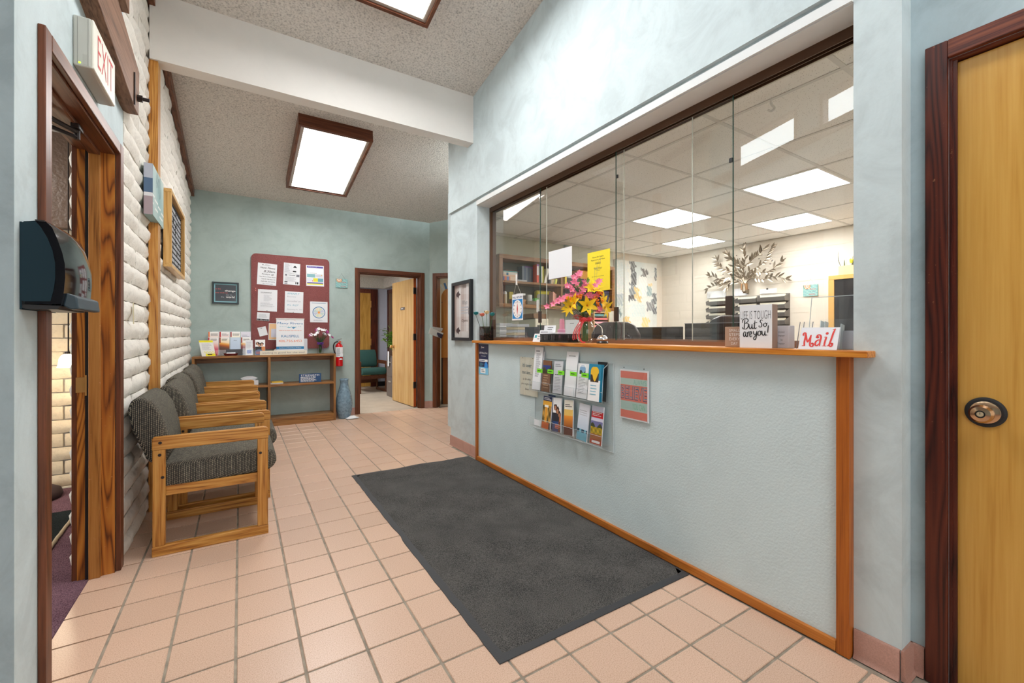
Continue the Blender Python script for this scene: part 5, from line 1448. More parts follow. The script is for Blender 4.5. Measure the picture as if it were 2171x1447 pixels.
part('battery_cover', MB().box(LX + .026, ya - .0010, zb + .008, LX + .038, ya + .0004, zb + .045), flat(186, 186, 178, .4), ex)
part('cover_line', MB().box(LX + .012, ya - .0004, zb + .006, LX + .0132, ya + .0008, za - .006).box(LX + .040, ya - .0004, zb + .006, LX + .0412, ya + .0008, za - .006), flat(140, 140, 134), ex)

# ---- paper towel dispenser on the near wall
pd = thing('towel_dispenser', 'glossy black and dark teal paper towel dispenser on the wall by the foyer doorway', 'dispenser', (LX, 1.78, 1.20))
dy0, dy1 = 1.712, 1.83
def dp(px, py): p = aY(px, py, dy0); return (p.x, p.z)
zs = 6.03
def zq(x, y): return dp(20 + x / zs, 440 + y / zs)
side = [zq(*q) for q in ((140, 1175), (140, 215), (185, 172), (330, 168), (400, 250), (480, 380), (545, 540), (580, 700), (582, 900), (560, 1060), (520, 1195), (175, 1195))]
side = [(max(x, LX + .001), z) for x, z in side]
dtl = plain('dark_teal_plastic', rgb(30, 52, 62), rough=.75, spec=.2); gb = plain('gloss_black_cover', rgb(14, 14, 20), rough=.08, spec=.5)
part('side_panel', MB().prism(side, 1, dy0, dy0 + .004), dtl, pd)
cov = [zq(*q) for q in ((330, 150), (450, 165), (560, 215), (690, 380), (800, 520), (900, 700), (990, 900), (1030, 1060), (1040, 1190), (1000, 1170), (940, 1140), (820, 1135), (760, 1280), (640, 1260), (520, 1215), (560, 1060), (582, 900), (580, 700), (545, 540), (480, 380), (400, 250))]
wide = .26
bod = [(LX + .001, side[1][1])] + [zq(185, 172), zq(330, 160)] + [zq(*q) for q in ((450, 165), (540, 250), (610, 400), (670, 570), (705, 720), (708, 900), (690, 1080), (650, 1230))] + [(LX + .001, zq(0, 1225)[1])]
part('body', MB().prism(bod, 1, dy0 + .003, dy0 + .012), gb, pd)
# curved cover: section swept across the width, bulging in the middle
vs = []; nsec = 9; prof = [zq(*q) for q in ((330, 150), (450, 165), (540, 250), (610, 400), (670, 570), (705, 720), (708, 900), (690, 1080), (650, 1240), (520, 1235))]
mbc = MB(); vs = []
for k in range(nsec):
    t = k / (nsec - 1); b = 1 + .10 * math.sin(PI * t)
    for (x, z) in prof: vs.append((LX + (x - LX) * b, dy0 + .004 + wide * t, z))
n_ = len(prof); fs = [(k * n_ + j, k * n_ + j + 1, (k + 1) * n_ + j + 1, (k + 1) * n_ + j) for k in range(nsec - 1) for j in range(n_ - 1)]
mbc.add(vs, [f for f in fs]); mbc.add([(x, dy0 + wide, z) for x, z in bod], [tuple(range(len(bod)))])
mbc.prism([(LX + .001, zq(0, 1240)[1] + .0), (zq(650, 0)[0], zq(0, 1240)[1]), (zq(650, 0)[0], zq(0, 1225)[1]), (LX + .001, zq(0, 1225)[1])], 1, dy0 + .012, dy0 + wide)
mbc.prism([(LX + .001, zq(0, 168)[1]), (zq(330, 0)[0], zq(0, 168)[1]), (zq(330, 0)[0], zq(0, 185)[1]), (LX + .001, zq(0, 185)[1])], 1, dy0 + .004, dy0 + wide)
part('cover', mbc, gb, pd, smooth=.7)
part('top_cap', MB().prism([zq(325, 148), zq(455, 165), zq(450, 182), zq(335, 166)], 1, dy0 - .001, dy0 + wide), 'black_matte', pd)
part('window_strip', MB().box(zq(560, 0)[0] + .004, dy0 + wide * .35, zq(0, 330)[1], zq(560, 0)[0] + .0045, dy0 + wide * .36, zq(0, 325)[1]), 'black', pd)
ch_ = [zq(*q) for q in ((690, 1080), (830, 1130), (860, 1290), (760, 1300), (650, 1250))]
part('chute', MB().prism([(x, z) for x, z in ch_], 1, dy0 + .02, dy0 + wide * .95), flat(46, 64, 74, .4), pd, bevel=.004)
part('bottom_tray', MB().prism([(LX + .002, zq(0, 1225)[1]), (zq(640, 0)[0], zq(0, 1240)[1]), (zq(600, 0)[0], zq(0, 1285)[1]), (LX + .012, zq(0, 1290)[1]), (LX + .002, zq(0, 1270)[1])], 1, dy0 + .006, dy0 + wide - .01), 'black_matte', pd)
part('wall_plate', MB().box(LX, dy0 + .002, 1.215, LX + .004, dy0 + wide, 1.455), dtl, pd)

# ---- foyer things
p = aY(145, 762, 4.1)
lp = thing('pendant_lamp', 'small lit bell shaped glass pendant lamp in the foyer', 'lamp', (p.x, p.y, p.z - .05))
part('rod', MB().tube([(p.x, p.y, p.z + .055), (p.x, p.y, 2.62)], .004, 6), 'steel_dark', lp)
part('cap', MB().lathe([(.018, .055), (.02, .045), (.02, .035)], tuple(p), 12), 'steel_dark', lp)
part('lamp_shade', MB().lathe([(.018, .04), (.034, .03), (.046, .005), (.050, -.03), (.056, -.052)], tuple(p), 20), plain('lit_glass_shade', rgb(255, 236, 200), emit=(1, .84, .58, 1), es=5), lp, smooth='all')
ld = D.lights.new('pendant_light', 'POINT'); lo = D.objects.new('pendant_light', ld); COL.objects.link(lo); lo.location = (p.x, p.y - .0, p.z - .07); ld.energy = 8; ld.color = (1, .84, .62); ld.shadow_soft_size = .05
ld = D.lights.new('foyer_light', 'AREA'); lo = D.objects.new('foyer_light', ld); COL.objects.link(lo); lo.location = (-1.9, 3.2, 2.58); ld.energy = 13; ld.color = (1, .90, .78); ld.size = .8
P_ = [aZ(a, b, .008) for a, b in ((108, 1150), (163, 1078), (108, 1086))]
fmt = thing('floor_mat', 'black mat with a worn pale rope edge on the purple foyer carpet', 'mat', (P_[0].x - .3, P_[0].y, 0))
e0, e1 = Vector((P_[0].x, P_[0].y)), Vector((P_[1].x, P_[1].y)); dv = (e1 - e0).normalized(); nv = Vector((-dv.y, dv.x))
if nv.x > 0: nv = -nv
e0x = e0 - dv * .75
part('pile', MB().prism([tuple(e0x), tuple(e1), tuple(e1 + nv * .9), tuple(e0x + nv * .9)], 2, .0005, .008), 'dark_mat', fmt)
rp = MB(); q0 = e0x - nv * .012; rp.tube([(q0.x + dv.x * s + rm.uniform(-.002, .002), q0.y + dv.y * s + rm.uniform(-.002, .002), .008) for s in [k * .03 for k in range(int((e1 - e0x).length / .03) + 1)]], .010, 6)
part('rope_edge', rp, flat(176, 160, 136, .95), fmt, smooth='all')
p = aY(108, 1022, 4.42)
stl = solo('floor_cushion', MB().lathe([(.17, 0), (.18, .02), (.17, .055), (.12, .085), (.001, .10)], (p.x - .085, 4.28, 0), 24), flat(60, 44, 46, .9), 'dark brown round cushion on the foyer floor by the brick wall', 'cushion', smooth='all')

# ---- back room things
gc = make_chair('dark green upholstered armchair with brown wooden arms in the back room', (2.17, 8.80, 0), None, 'green_fabric', 'walnut', 'walnut_x')
gc.name = 'green_armchair'; gc.rotation_euler = (0, 0, -PI / 2 + .12); ROOT[gc.name] = Matrix.Translation((2.17, 8.80, 0)) @ Matrix.Rotation(-PI / 2 + .12, 4, 'Z')
fc = thing('filing_cabinet', 'grey brown filing cabinet under the trailing plant in the back room', 'cabinet', (2.50, 7.82, 0))
part('body', MB().box(2.31, 7.60, 0, 2.54, 8.05, .74), flat(112, 100, 94, .45), fc, bevel=.004)
for z in (.03, .38): d_ = part('drawer', MB().box(2.304, 7.615, z, 2.311, 8.035, z + .33), flat(118, 106, 100, .45), fc, bevel=.002); part('handle', MB().box(2.290, 7.76, z + .24, 2.305, 7.88, z + .262), 'steel_rim', d_)
part('lock', MB().lathe([(.012, 0), (.012, -.006), (.001, -.007)], (2.31, 7.98, .66), 12, 0), 'chrome', fc)
pp = thing('potted_plant', 'trailing green leafy plant on the filing cabinet behind the open door', 'plant', (2.40, 7.86, .745))
part('pot', MB().lathe([(.05, .745), (.065, .85), (.07, .86), (.06, .86), (.001, .84)], (2.42, 7.86, 0), 18), 'paper', pp, smooth='all')
rg = random.Random(11); sm = MB()
for i in range(26):
    an = rg.uniform(PI * .5, PI * 1.7); rr_ = rg.uniform(.08, .24); up_ = rg.uniform(-.12, .34)
    tip = Vector((2.40 + rr_ * math.cos(an), 7.84 + rr_ * math.sin(an) * .8, .90 + up_))
    sm.tube([(2.42, 7.86, .85), (2.42 + (tip.x - 2.42) * .5, 7.86 + (tip.y - 7.86) * .5, .95 + max(0, up_) * .6), tip], .0025, 4)
    for k in range(5):
        c_ = Vector((2.42, 7.86, .88)).lerp(tip, .3 + .17 * k) + Vector((rg.uniform(-.03, .03), rg.uniform(-.03, .03), rg.uniform(0, .05)))
        lm = MB(); petal_mesh(lm, c_, (rg.uniform(-1, .2), rg.uniform(-1, .2), rg.uniform(-.6, .5)), .075, .055, .2); part('leaf', lm, 'leaf', pp, smooth='all')
part('stems', sm, 'stem', pp, kind='stuff')
solo('paper_tag', MB(frame((2.285, 7.90, .56), (0, -1, 0))).box(0, 0, 0, .085, .27, .001), 'paper', 'narrow white paper sheet hanging over the filing cabinet front', 'paper')
p = aX(829, 655, 2.73)
o = solo('door_notice', MB(frame((2.734, 8.92, 1.42), (0, -1, 0))).box(0, 0, 0, .23, .29, .001), 'paper', 'white notice taped on the brown door in the back room', 'notice')
print_rows(frame((2.7335, 8.92, 1.42), (0, -1, 0)), .03, .27, .2, .04, 10, 'ink_light', o, z=.0016, seed=71)

# ---- side room things
q = aD(950, 760, 7.0)
sc_ = thing('side_cabinet', 'brown wooden cabinet under the brochure rack in the side room', 'cabinet', (2.98, 6.62, 0))
vr = Vector((math.cos(TH), -math.sin(TH), 0)); vf = Vector((math.sin(TH), math.cos(TH), 0))
A = aD(938.5, 860, 7.06); A.z = 0
TC = frame((A.x, A.y, 0), vr)
part('body', MB(TC).box(.0, 0, -.40, .55, .76, 0), wood('side_cabinet_wood', rgb(110, 56, 20), rgb(150, 86, 40), rgb(166, 100, 50), axis=2, rings=2), sc_, bevel=.003)
part('edge', MB(TC).box(-.022, 0, -.40, -.001, .755, -.002), 'black_matte', sc_)
A = aD(935.5, 758, 6.98)
TR = frame((A.x, A.y, .762), vr)
hR = 1.89 - .762
rkk = thing('wood_brochure_rack', 'tall orange wooden rack with a rounded top just inside the corner doorway', 'rack', (A.x + .25, A.y, .762))
pr = [(0, 0), (.5, 0), (.5, hR)] + [(.155 - .155 * math.sin(PI / 2 * k / 10), hR - .155 + .155 * math.cos(PI / 2 * k / 10)) for k in range(11)]
part('side_panel', MB(TR).prism(pr, 2, -.02, 0), 'rack_wood', rkk, bevel=.002)
part('side_panel', MB(TR).prism(pr, 2, -.36, -.34), 'rack_wood', rkk)
part('knob', MB(TR).ball((.012, hR - .235, .002), .008, 6, 4), 'steel_dark', rkk)
for k in range(3):
    an = .9 - .28 * k; u_, v_ = .02 + .045 * k, hR - .045 + .018 * k
    Tq = TR @ Matrix.Translation((u_, v_, -.03)) @ Matrix.Rotation(.5 - .18 * k, 4, 'Z')
    o = solo('leaflet', MB(Tq).box(0, 0, 0, .035, .11, .002), ('paper', flat(90, 130, 190), 'paper_grey')[k], ('white leaflet first in the fan on top of the orange rack', 'blue leaflet in the fan on top of the orange rack', 'grey leaflet last in the fan on top of the orange rack')[k], 'leaflet')
B_ = aD(909, 704, 6.45); TQ = frame((B_.x, B_.y, B_.z), (aD(937, 715, 6.88) - B_), (.35, 0, 1))
Lq = (aD(937, 715, 6.88) - B_).length
o = solo('magazine', MB(TQ).box(.0, -.02, .0, Lq, .075, .002), 'paper', 'white magazine sticking out of the orange rack over the door frame', 'magazine')
picture(TQ, Lq * .55, -.018, Lq, .05, 8, 6, lambda u, v: (36, 56, 96) if u + v > .5 else (220, 224, 232), o, z=.0026)
o = solo('magazine', MB(TQ @ Matrix.Translation((.08, .055, -.004)) @ Matrix.Rotation(.12, 4, 'Z')).box(0, 0, 0, Lq * .7, .05, .002), 'paper_grey', 'grey magazine behind the white one sticking out of the orange rack', 'magazine')

# ================================================================ counter, glass and office things
ZL = 1.0895
TXp = lambda X, y=0, z=0: frame((X, y, z), (0, -1, 0))          # faces the hall (-X); u runs towards -Y


def sheetX(q, X):
    P = [aX(a, b, X) for a, b in q]
    y0 = (P[0].y + P[3].y) / 2; y1 = (P[1].y + P[2].y) / 2; z1 = (P[0].z + P[1].z) / 2; z0 = (P[2].z + P[3].z) / 2
    return TXp(X, y0, z0), y0 - y1, z1 - z0


# ---- signs on the counter front
T = TXp(1.8345, 3.478, .788); w, h = .178, .268
o = solo('pickup_sign', MB(T).box(0, 0, 0, w, h, .002), flat(34, 44, 84, .35), 'dark blue pickup point sign under the far end of the oak ledge', 'sign')
text('UPS Pickup Point', T, w / 2, h * .70, w * .84, h * .085, 'ink_white', o, z=.0023, bold=.02); text('at this location', T, w / 2, h * .61, w * .5, h * .035, 'ink_white', o, z=.0023)
part('crest', MB(T).prism([(w * .30, h * .93), (w * .35, h * .93), (w * .35, h * .87), (w * .325, h * .85), (w * .30, h * .87)], 2, .002, .0024), 'ink_white', o); print_rows(T, w * .38, h * .91, w * .68, h * .87, 1, 'ink_white', o, z=.0023, h=.8)
part('hours_strip', MB(T).box(w * .06, h * .42, .002, w * .94, h * .50, .0024), 'ink_white', o); print_rows(T, w * .1, h * .49, w * .9, h * .43, 1, 'ink_navy', o, z=.0027, h=.4)
print_rows(T, w * .1, h * .38, w * .55, h * .26, 4, 'ink_cyan', o, z=.0023, h=.35, seed=3)
part('blue_badge', MB(T).prism([(w * .62, h * .22), (w * .95, h * .22), (w * .95, h * .34), (w * .785, h * .44), (w * .62, h * .34)], 2, .0024, .0028), flat(50, 140, 220), o)
part('foot_band', MB(T).box(0, 0, .002, w, h * .24, .0024), flat(130, 200, 232), o); part('foot_panel', MB(T).box(w * .2, h * .04, .0024, w * .72, h * .20, .0028), 'ink_white', o); print_rows(T, w * .3, h * .17, w * .65, h * .07, 2, 'ink_grey', o, z=.003, h=.5)

T, w, h = sheetX(((1102.5, 754), (1141, 757), (1141, 843), (1102, 837)), 1.830)
o = thing('saying_sign', 'clear sign reading about it never being too late beside the brochure rack', 'sign', T @ Vector((w / 2, 0, 0)))
part('acrylic_sheet', MB(T).box(0, 0, .003, w, h, .0045), 'acrylic', o); sh2 = part('sheet', MB(T).box(.006, .006, -.003, w - .006, h - .006, .0025), flat(226, 224, 208), o)
wv = w * .80
for s_, cy, ww, m, hh_, bo in (("It's never", .78, .62, 'ink_teal', .10, .01), ('too late...', .60, .66, 'ink_teal', .085, .01), ('to be what', .43, .56, 'ink', .06, 0), ('you might have', .30, .80, 'ink', .06, 0), ('been', .18, .26, 'ink', .055, 0)):
    text(s_, T, wv * .52, h * cy, wv * ww, h * hh_, m, sh2, z=.0028, shear=.28, bold=bo)
for u in (.2, .75): part('screw', MB(T).lathe([(.003, .0045), (.003, .006), (.0005, .0065)], (w * u, h * .96, 0), 8), 'steel_dark', o)

T, w, h = sheetX(((1314.5, 771), (1377.5, 779), (1376, 898), (1314, 884)), 1.826)
o = thing('believe_sign', 'coral and mint sign reading ALWAYS BELIEVE YOU CAN on the counter front', 'sign', T @ Vector((w / 2, 0, 0)))
part('acrylic_sheet', MB(T).box(0, 0, .003, w, h, .0045), 'acrylic', o); sh2 = part('sheet', MB(T).box(0.002, .002, -.003, w - .004, h * .92, .0022), 'paper', o)
cor, mint = flat(226, 132, 118), flat(182, 208, 200)
for a, b, m in ((.03, .17, cor), (.17, .34, mint), (.34, .64, cor), (.64, .76, mint), (.76, .89, cor)): part('band', MB(T).box(.008, h * a, .0022, w - .012, h * b, .0026), m, sh2)
u0, w2 = .010, w - .024
text('BELIEVE', T, w * .49, h * .495, w2, h * .245, 'ink_navy', sh2, z=.0028, bold=.035); text('BELIEVE', T, w * .495, h * .498, w2 * .985, h * .232, 'ink_cyan', sh2, z=.0029, bold=.012); text('BELIEVE', T, w * .497, h * .496, w2 * .975, h * .222, cor, sh2, z=.0030, bold=-.012)
text('ALWAYS', T, w * .70, h * .70, w * .42, h * .095, flat(140, 190, 176), sh2, z=.0028); text('YOU CAN', T, w * .66, h * .255, w * .42, h * .11, flat(130, 196, 164), sh2, z=.0028)
for u in (.17, .85): part('screw', MB(T).lathe([(.003, .0045), (.003, .006), (.0005, .0065)], (w * u, h * .955, 0), 8), 'steel_dark', o)

# ---- clear brochure rack on the counter front
BXk, BF = 1.832, 1.776
cb = thing('wall_brochure_rack', 'clear acrylic two-row brochure rack fixed to the counter front', 'brochure rack', (1.81, 2.19, .455))
yA, yB, CW = 2.585, 1.84, .1235
part('back_panel', MB().box(BXk - .002, 1.805, .458, BXk + .001, 2.590, .975), 'acrylic', cb)
for a, b, c_, d in ((1.803, 1.806, .458, .975), (2.588, 2.591, .458, .975)): part('panel_edge', MB().box(BXk - .0025, a, c_, BXk + .0015, b, d), 'acrylic_edge', cb)
part('panel_edge', MB().box(BXk - .0025, 1.806, .457, BXk + .0015, 2.588, .460), 'acrylic_edge', cb); part('panel_edge', MB().box(BXk - .0025, 1.806, .973, BXk + .0015, 2.588, .975), 'acrylic_edge', cb)
for zb in (.745, .487):
    part('pocket_front', MB().box(BF, yB, zb, BF + .0025, yA, zb + .062), 'acrylic', cb)
    part('pocket_floor', MB().box(BF, yB, zb - .002, BXk - .002, yA, zb + .001), 'acrylic', cb)
    part('pocket_edge', MB().box(BF - .0003, yB, zb - .0025, BF + .002, yA, zb - .0005), 'acrylic_edge', cb); part('pocket_edge', MB().box(BF - .0003, yB, zb + .061, BF + .0025, yA, zb + .0625), 'acrylic_edge', cb)
    for i in range(7):
        y = yA - CW * i if i < 6 else yB
        part('divider', MB().prism([(BF, zb), (BXk - .002, zb), (BXk - .002, zb + .20), (BF + .02, zb + .14), (BF, zb + .062)], 1, y - .001, y + .001), 'acrylic', cb)
        part('divider_edge', MB().box(BF - .0006, y - .001, zb, BF + .0004, y + .001, zb + .062), 'acrylic_edge', cb)
part('side_edge', MB().tube([(BF, yB, .80), (BF + .012, yB, .945), (BXk - .01, yB, .968)], .0014, 5), 'acrylic_edge', cb)


def slot(i, row, dx=.012, lean=.12, dz=0, tilt=0):
    """frame of a brochure standing in pocket i of row (0 upper)"""
    zb = (.745, .487)[row] + .0035; y = yA - CW * i - .010
    r = Vector((0, -math.cos(tilt), math.sin(tilt))); up = Vector((lean, math.sin(tilt), 1))
    return frame((BF + dx, y, zb + dz), r, up)


G = 'brochures in the rack on the counter front'
T = slot(0, 0, .018, .10); o = solo('price_list', MB(T).box(0, 0, 0, .100, .305, .003), 'paper', 'tall white sheet with a printed table in the rack\'s first upper pocket', 'leaflet', G); print_rows(T, .02, .285, .085, .268, 1, 'ink_grey', o, z=.0034, h=.5, seed=80); print_rows(T, .025, .262, .08, .09, 26, 'ink_grey', o, z=.0034, h=.45, seed=81)
T = slot(0, 0, .030, .08); solo('folded_sheet', MB(T).box(.030, 0, 0, .112, .275, .003), 'paper_grey', 'second white sheet behind the table sheet in the rack\'s first upper pocket', 'leaflet', G)
T = slot(1, 0, .016, .10); o = solo('brochure', MB(T).box(0, 0, 0, .092, .215, .008), flat(112, 74, 52), 'brown brochure with a mountain picture in the second upper pocket', 'brochure', G)
picture(T, .001, .002, .091, .213, 18, 40, lambda u, v: (120, 78, 52) if v > .86 else (38, 58, 128) if v > .74 + .05 * math.sin(u * 8) else (70, 62, 46) if v > .58 else (126, 92, 70), o, z=.0084); print_rows(T, .015, .12, .08, .02, 6, flat(190, 160, 130), o, z=.0088, seed=82)
T = slot(2, 0, .018, .10, tilt=.03); o = solo('brochure', MB(T).box(0, 0, 0, .094, .215, .004), 'paper_grey', 'grey typed brochure in the third upper pocket', 'brochure', G); print_rows(T, .015, .20, .08, .175, 2, 'ink_grey', o, z=.0044, h=.4, seed=83); print_rows(T, .015, .13, .085, .12, 1, 'ink', o, z=.0044, h=.6, seed=84); print_rows(T, .015, .11, .08, .02, 9, 'ink_grey', o, z=.0044, h=.3, seed=85)
T = slot(3, 0, .020, .10); o = solo('paper_packet', MB(T).box(-.004, 0, 0, .108, .285, .006), 'paper', 'tall blank white paper packet in the fourth upper pocket', 'leaflet', G); print_rows(T, .02, .262, .09, .252, 1, 'ink_grey', o, z=.0064, h=.5, seed=86); part('fold', MB(T).box(-.004, .165, .006, .108, .1665, .0072), 'ink_light', o)
T = slot(4, 0, .016, .10); o = solo('brochure', MB(T).box(0, 0, 0, .100, .215, .008), 'paper', 'white brochure with a small arched blue picture in the fifth upper pocket', 'brochure', G)
picture(T, .018, .15, .072, .205, 20, 20, lambda u, v: (250, 250, 250) if (v > .6 and (u - .5) ** 2 + (v - .6) ** 2 * 1.3 > .24) else (50, 60, 70) if v < .3 + .15 * math.sin(u * 7) else (130, 170, 210) if v < .8 else (200, 214, 230), o, z=.0084); print_rows(T, .015, .14, .085, .03, 12, 'ink_grey', o, z=.0084, h=.3, seed=87)
T = slot(5, 0, .014, .08); o = solo('brochure', MB(T).box(0, 0, 0, .104, .218, .022), flat(26, 132, 168), 'thick blue and white brochures with a yellow arch in the last upper pocket', 'brochure', G)
picture(T, 0, 0, .103, .217, 30, 60, lambda u, v: ((240, 190, 40) if v > .66 + .12 * math.sin(u * 9) or u < .4 and v > .72 else (60, 44, 34)) if (.16 < u < .84 and .52 < v < .94 and (v < .8 or (u - .5) ** 2 / .115 + (v - .8) ** 2 / .02 < 1)) else (26, 132, 168) if v > .56 or u > .96 else (244, 244, 244), o, z=.0224); print_rows(T, .02, .10, .08, .03, 4, 'ink_cyan', o, z=.023, h=.3, seed=88)
T = slot(5, 0, .040, .06); solo('card', MB(T).box(.03, 0, 0, .108, .232, .003), 'black_matte', 'black card behind the thick blue brochures in the last upper pocket', 'leaflet', G)
# lower row


def beer(u, v):
    if v > .86: return (34, 54, 100)
    if v < .20: return (196, 96, 40) if u < .8 else (40, 34, 34)
    d = abs(u - .42); hw = .10 + .13 * max(0, (v - .12)) 
    if d < hw and .14 < v < .66: return (226, 156, 48) if d < hw * .8 else (250, 214, 130)
    if d < .22 and .66 <= v < .74: return (250, 246, 236)
    return (236, 176, 60) if v > .72 else mixc((70, 60, 30), (214, 160, 70), (math.sin(u * 13) * math.sin(v * 17) + 1) / 2)


def people(u, v):
    if v > .80: return (246, 246, 248)
    if v < .30: return (34, 66, 120) if u < .75 else (120, 70, 50)
    for cx, cy, r in ((.30, .70, .12), (.58, .60, .13), (.80, .50, .10)):
        if (u - cx) ** 2 + ((v - cy) * 1.8) ** 2 < r * r: return (190, 130, 96)
        if (u - cx) ** 2 + ((v - cy - .03) * 1.8) ** 2 < (r * 1.6) ** 2: return (44, 30, 28)
    if v < .55: return (38, 40, 50) if u < .8 else (190, 110, 70)
    return (244, 244, 246)


def land(u, v):
    if v < .12: return (170, 70, 44)
    if v > .86: return (200, 204, 224)
    if v > .70: return (196, 26, 40)
    if v > .60: return (206, 206, 226)
    if v > .50 + .06 * math.sin(u * 10): return (112, 112, 160)
    if v > .44: return (60, 70, 44)
    return mixc((206, 170, 40), (120, 110, 30), (math.sin(u * 17 + v * 9) * math.sin(v * 31) + 1) / 2) if v > .26 else (150, 90, 50)


lo_ = [(1, beer, 'brochure with a tall glass of beer in the lower row of the counter rack', .0, .10), (2, people, 'brochure with three people huddled in the lower row of the counter rack', .06, .09),
       (3, lambda u, v: (246, 240, 226) if v > .74 else (232, 190, 100) if v > .56 else mixc((120, 60, 30), (236, 150, 50), (v - .1) / .45) if v > .24 else (88, 44, 34), 'cream and orange sunset brochure in the lower row of the counter rack', .08, .09),
       (4, lambda u, v: mixc((190, 204, 220), (226, 230, 240), (v - .3) / .5) if v > .30 else ((40, 66, 84) if v > .22 and math.sin(u * 14) > -.3 else (104, 172, 196)), 'pale blue misty lake brochure in the lower row of the counter rack', -.05, .094),
       (5, land, 'red banded meadow picture brochure in the lower row of the counter rack', .0, .10)]
for i, fn, lab, tilt, wd in lo_:
    T = slot(i, 1, .016, .10, tilt=tilt); o = solo('brochure', MB(T).box(0, 0, 0, wd, .225, .006), 'paper', lab, 'brochure', G)
    picture(T, .001, .001, wd - .001, .224, 26, 56, fn, o, z=.0064)
    if i == 1: print_rows(T, .01, .218, .09, .198, 2, 'ink_white', o, z=.0068, h=.5, seed=90)
    if i == 3: print_rows(T, .01, .20, .08, .178, 2, 'ink', o, z=.0068, h=.5, seed=91)
    if i == 4: print_rows(T, .01, .19, .08, .15, 3, 'ink_light', o, z=.0068, h=.3, seed=92)
    if i == 5: print_rows(T, .01, .192, .09, .165, 3, 'ink_white', o, z=.0068, h=.4, seed=93); part('foot_label', MB(T).box(.018, .008, .0064, .086, .022, .0068), 'paper', o)
    if i == 2: print_rows(T, .03, .05, .085, .02, 3, 'ink_orange', o, z=.0068, h=.5, seed=94)
solo('leaflet_stub', MB(slot(0, 1, .03, .05)).box(0.01, 0, 0, .09, .04, .002), 'paper', 'low white leaflet in the almost empty first lower pocket', 'leaflet', G)
T = slot(1, 1, .040, .04); solo('brochure', MB(T).box(.04, 0, 0, .112, .235, .006), flat(52, 74, 110), 'dark blue brochure behind the beer one in the counter rack', 'brochure', G)
Z_ = 6.029
for k, (x, y) in enumerate(((147, 333), (284, 344), (421, 360), (577, 374), (726, 392))):
    p = aX(1120 + x / Z_, 730 + y / Z_, BF - .002); T = frame((BF - .002, p.y + .032, p.z - .014), (0, -1, 0), (.02, 0, 1))
    o = solo('green_label', MB(T).box(0, 0, 0, .064, .027, .0015), flat(130, 232, 40), ('neon green label over the first upper pocket', 'neon green label over the brown brochure', 'neon green label over the grey typed brochure', 'neon green label over the blank white packet', 'neon green label over the arched picture brochure')[k], 'label', 'green labels on the brochure rack')
    print_rows(T, .010, .019, .054, .008, 1, 'ink', o, z=.0020, h=.5, seed=95 + k)

# ---- framed print on the column
fp_ = thing('framed_door_print', 'black box frame with a plank door print on the column by the window', 'picture', (1.85, 3.85, 1.09))
ya, yb, za, zb = 4.055, 3.628, 1.662, 1.082
TF = TXp(CXR - .002, ya, zb); w, h = ya - yb, za - zb; b = .030
f_ = MB(TF); f_.box(0, 0, 0, w, b, .030).box(0, h - b, 0, w, h, .030).box(0, b, 0, b, h - b, .030).box(w - b, b, 0, w, h - b, .030)
part('frame', f_, flat(26, 28, 32, .35), fp_)
pl_ = part('print', MB(TF).box(b, b, 0, w - b, h - b, .008), flat(206, 204, 202), fp_)
picture(TF, b, b, w - b, h - b, 22, 26, lambda u, v: (206, 202, 198) if v < .10 else (90, 84, 82) if v < .115 else (150, 132, 124) if (.5 < u < .75 and v > .93) else mixc((186, 172, 166), (218, 214, 212), (int(u * 6.99) % 3) / 2), pl_, z=.0084)
for cu, cv_ in ((.17, .80), (.17, .18)):
    pts_ = [(cu * w, cv_ * h), (cu * w, cv_ * h - .05), (cu * w + .01, cv_ * h - .02), (cu * w + .05, cv_ * h - .045), (cu * w + .065, cv_ * h - .02), (cu * w + .10, cv_ * h - .008), (cu * w + .065, cv_ * h + .008), (cu * w + .06, cv_ * h + .03), (cu * w + .02, cv_ * h + .015)]
    part('hinge_drawing', MB(TF).prism([(x + .0, y) for x, y in pts_], 2, .0085, .009), flat(56, 44, 46), pl_)
text('When', TF, w * .62, h * .64, w * .26, h * .075, flat(110, 112, 118), pl_, z=.009, shear=.3); text('Opens', TF, w * .62, h * .33, w * .32, h * .07, flat(92, 66, 60), pl_, z=.009, shear=.3)
print_rows(TF, w * .42, h * .58, w * .84, h * .44, 3, 'ink_light', pl_, z=.009, h=.45, seed=101)
rg_ = MB(TF); cx, cy = w * .86, h * .49; ringp_v = []
for i in range(13): a = PI * .5 + PI * i / 12; ringp_v += [(cx + .018 * math.cos(a), cy + .034 * math.sin(a), .0092), (cx + .026 * math.cos(a), cy + .044 * math.sin(a), .0092)]
rg_.add(ringp_v, [(2 * i, 2 * i + 2, 2 * i + 3, 2 * i + 1) for i in range(12)]); part('ring_handle', rg_, flat(86, 88, 96), pl_)
part('frame_glass', MB(TF).add([(b, b, .020), (w - b, b, .020), (w - b, h - b, .020), (b, h - b, .020)], [(0, 1, 2, 3)]), 'acrylic', fp_)

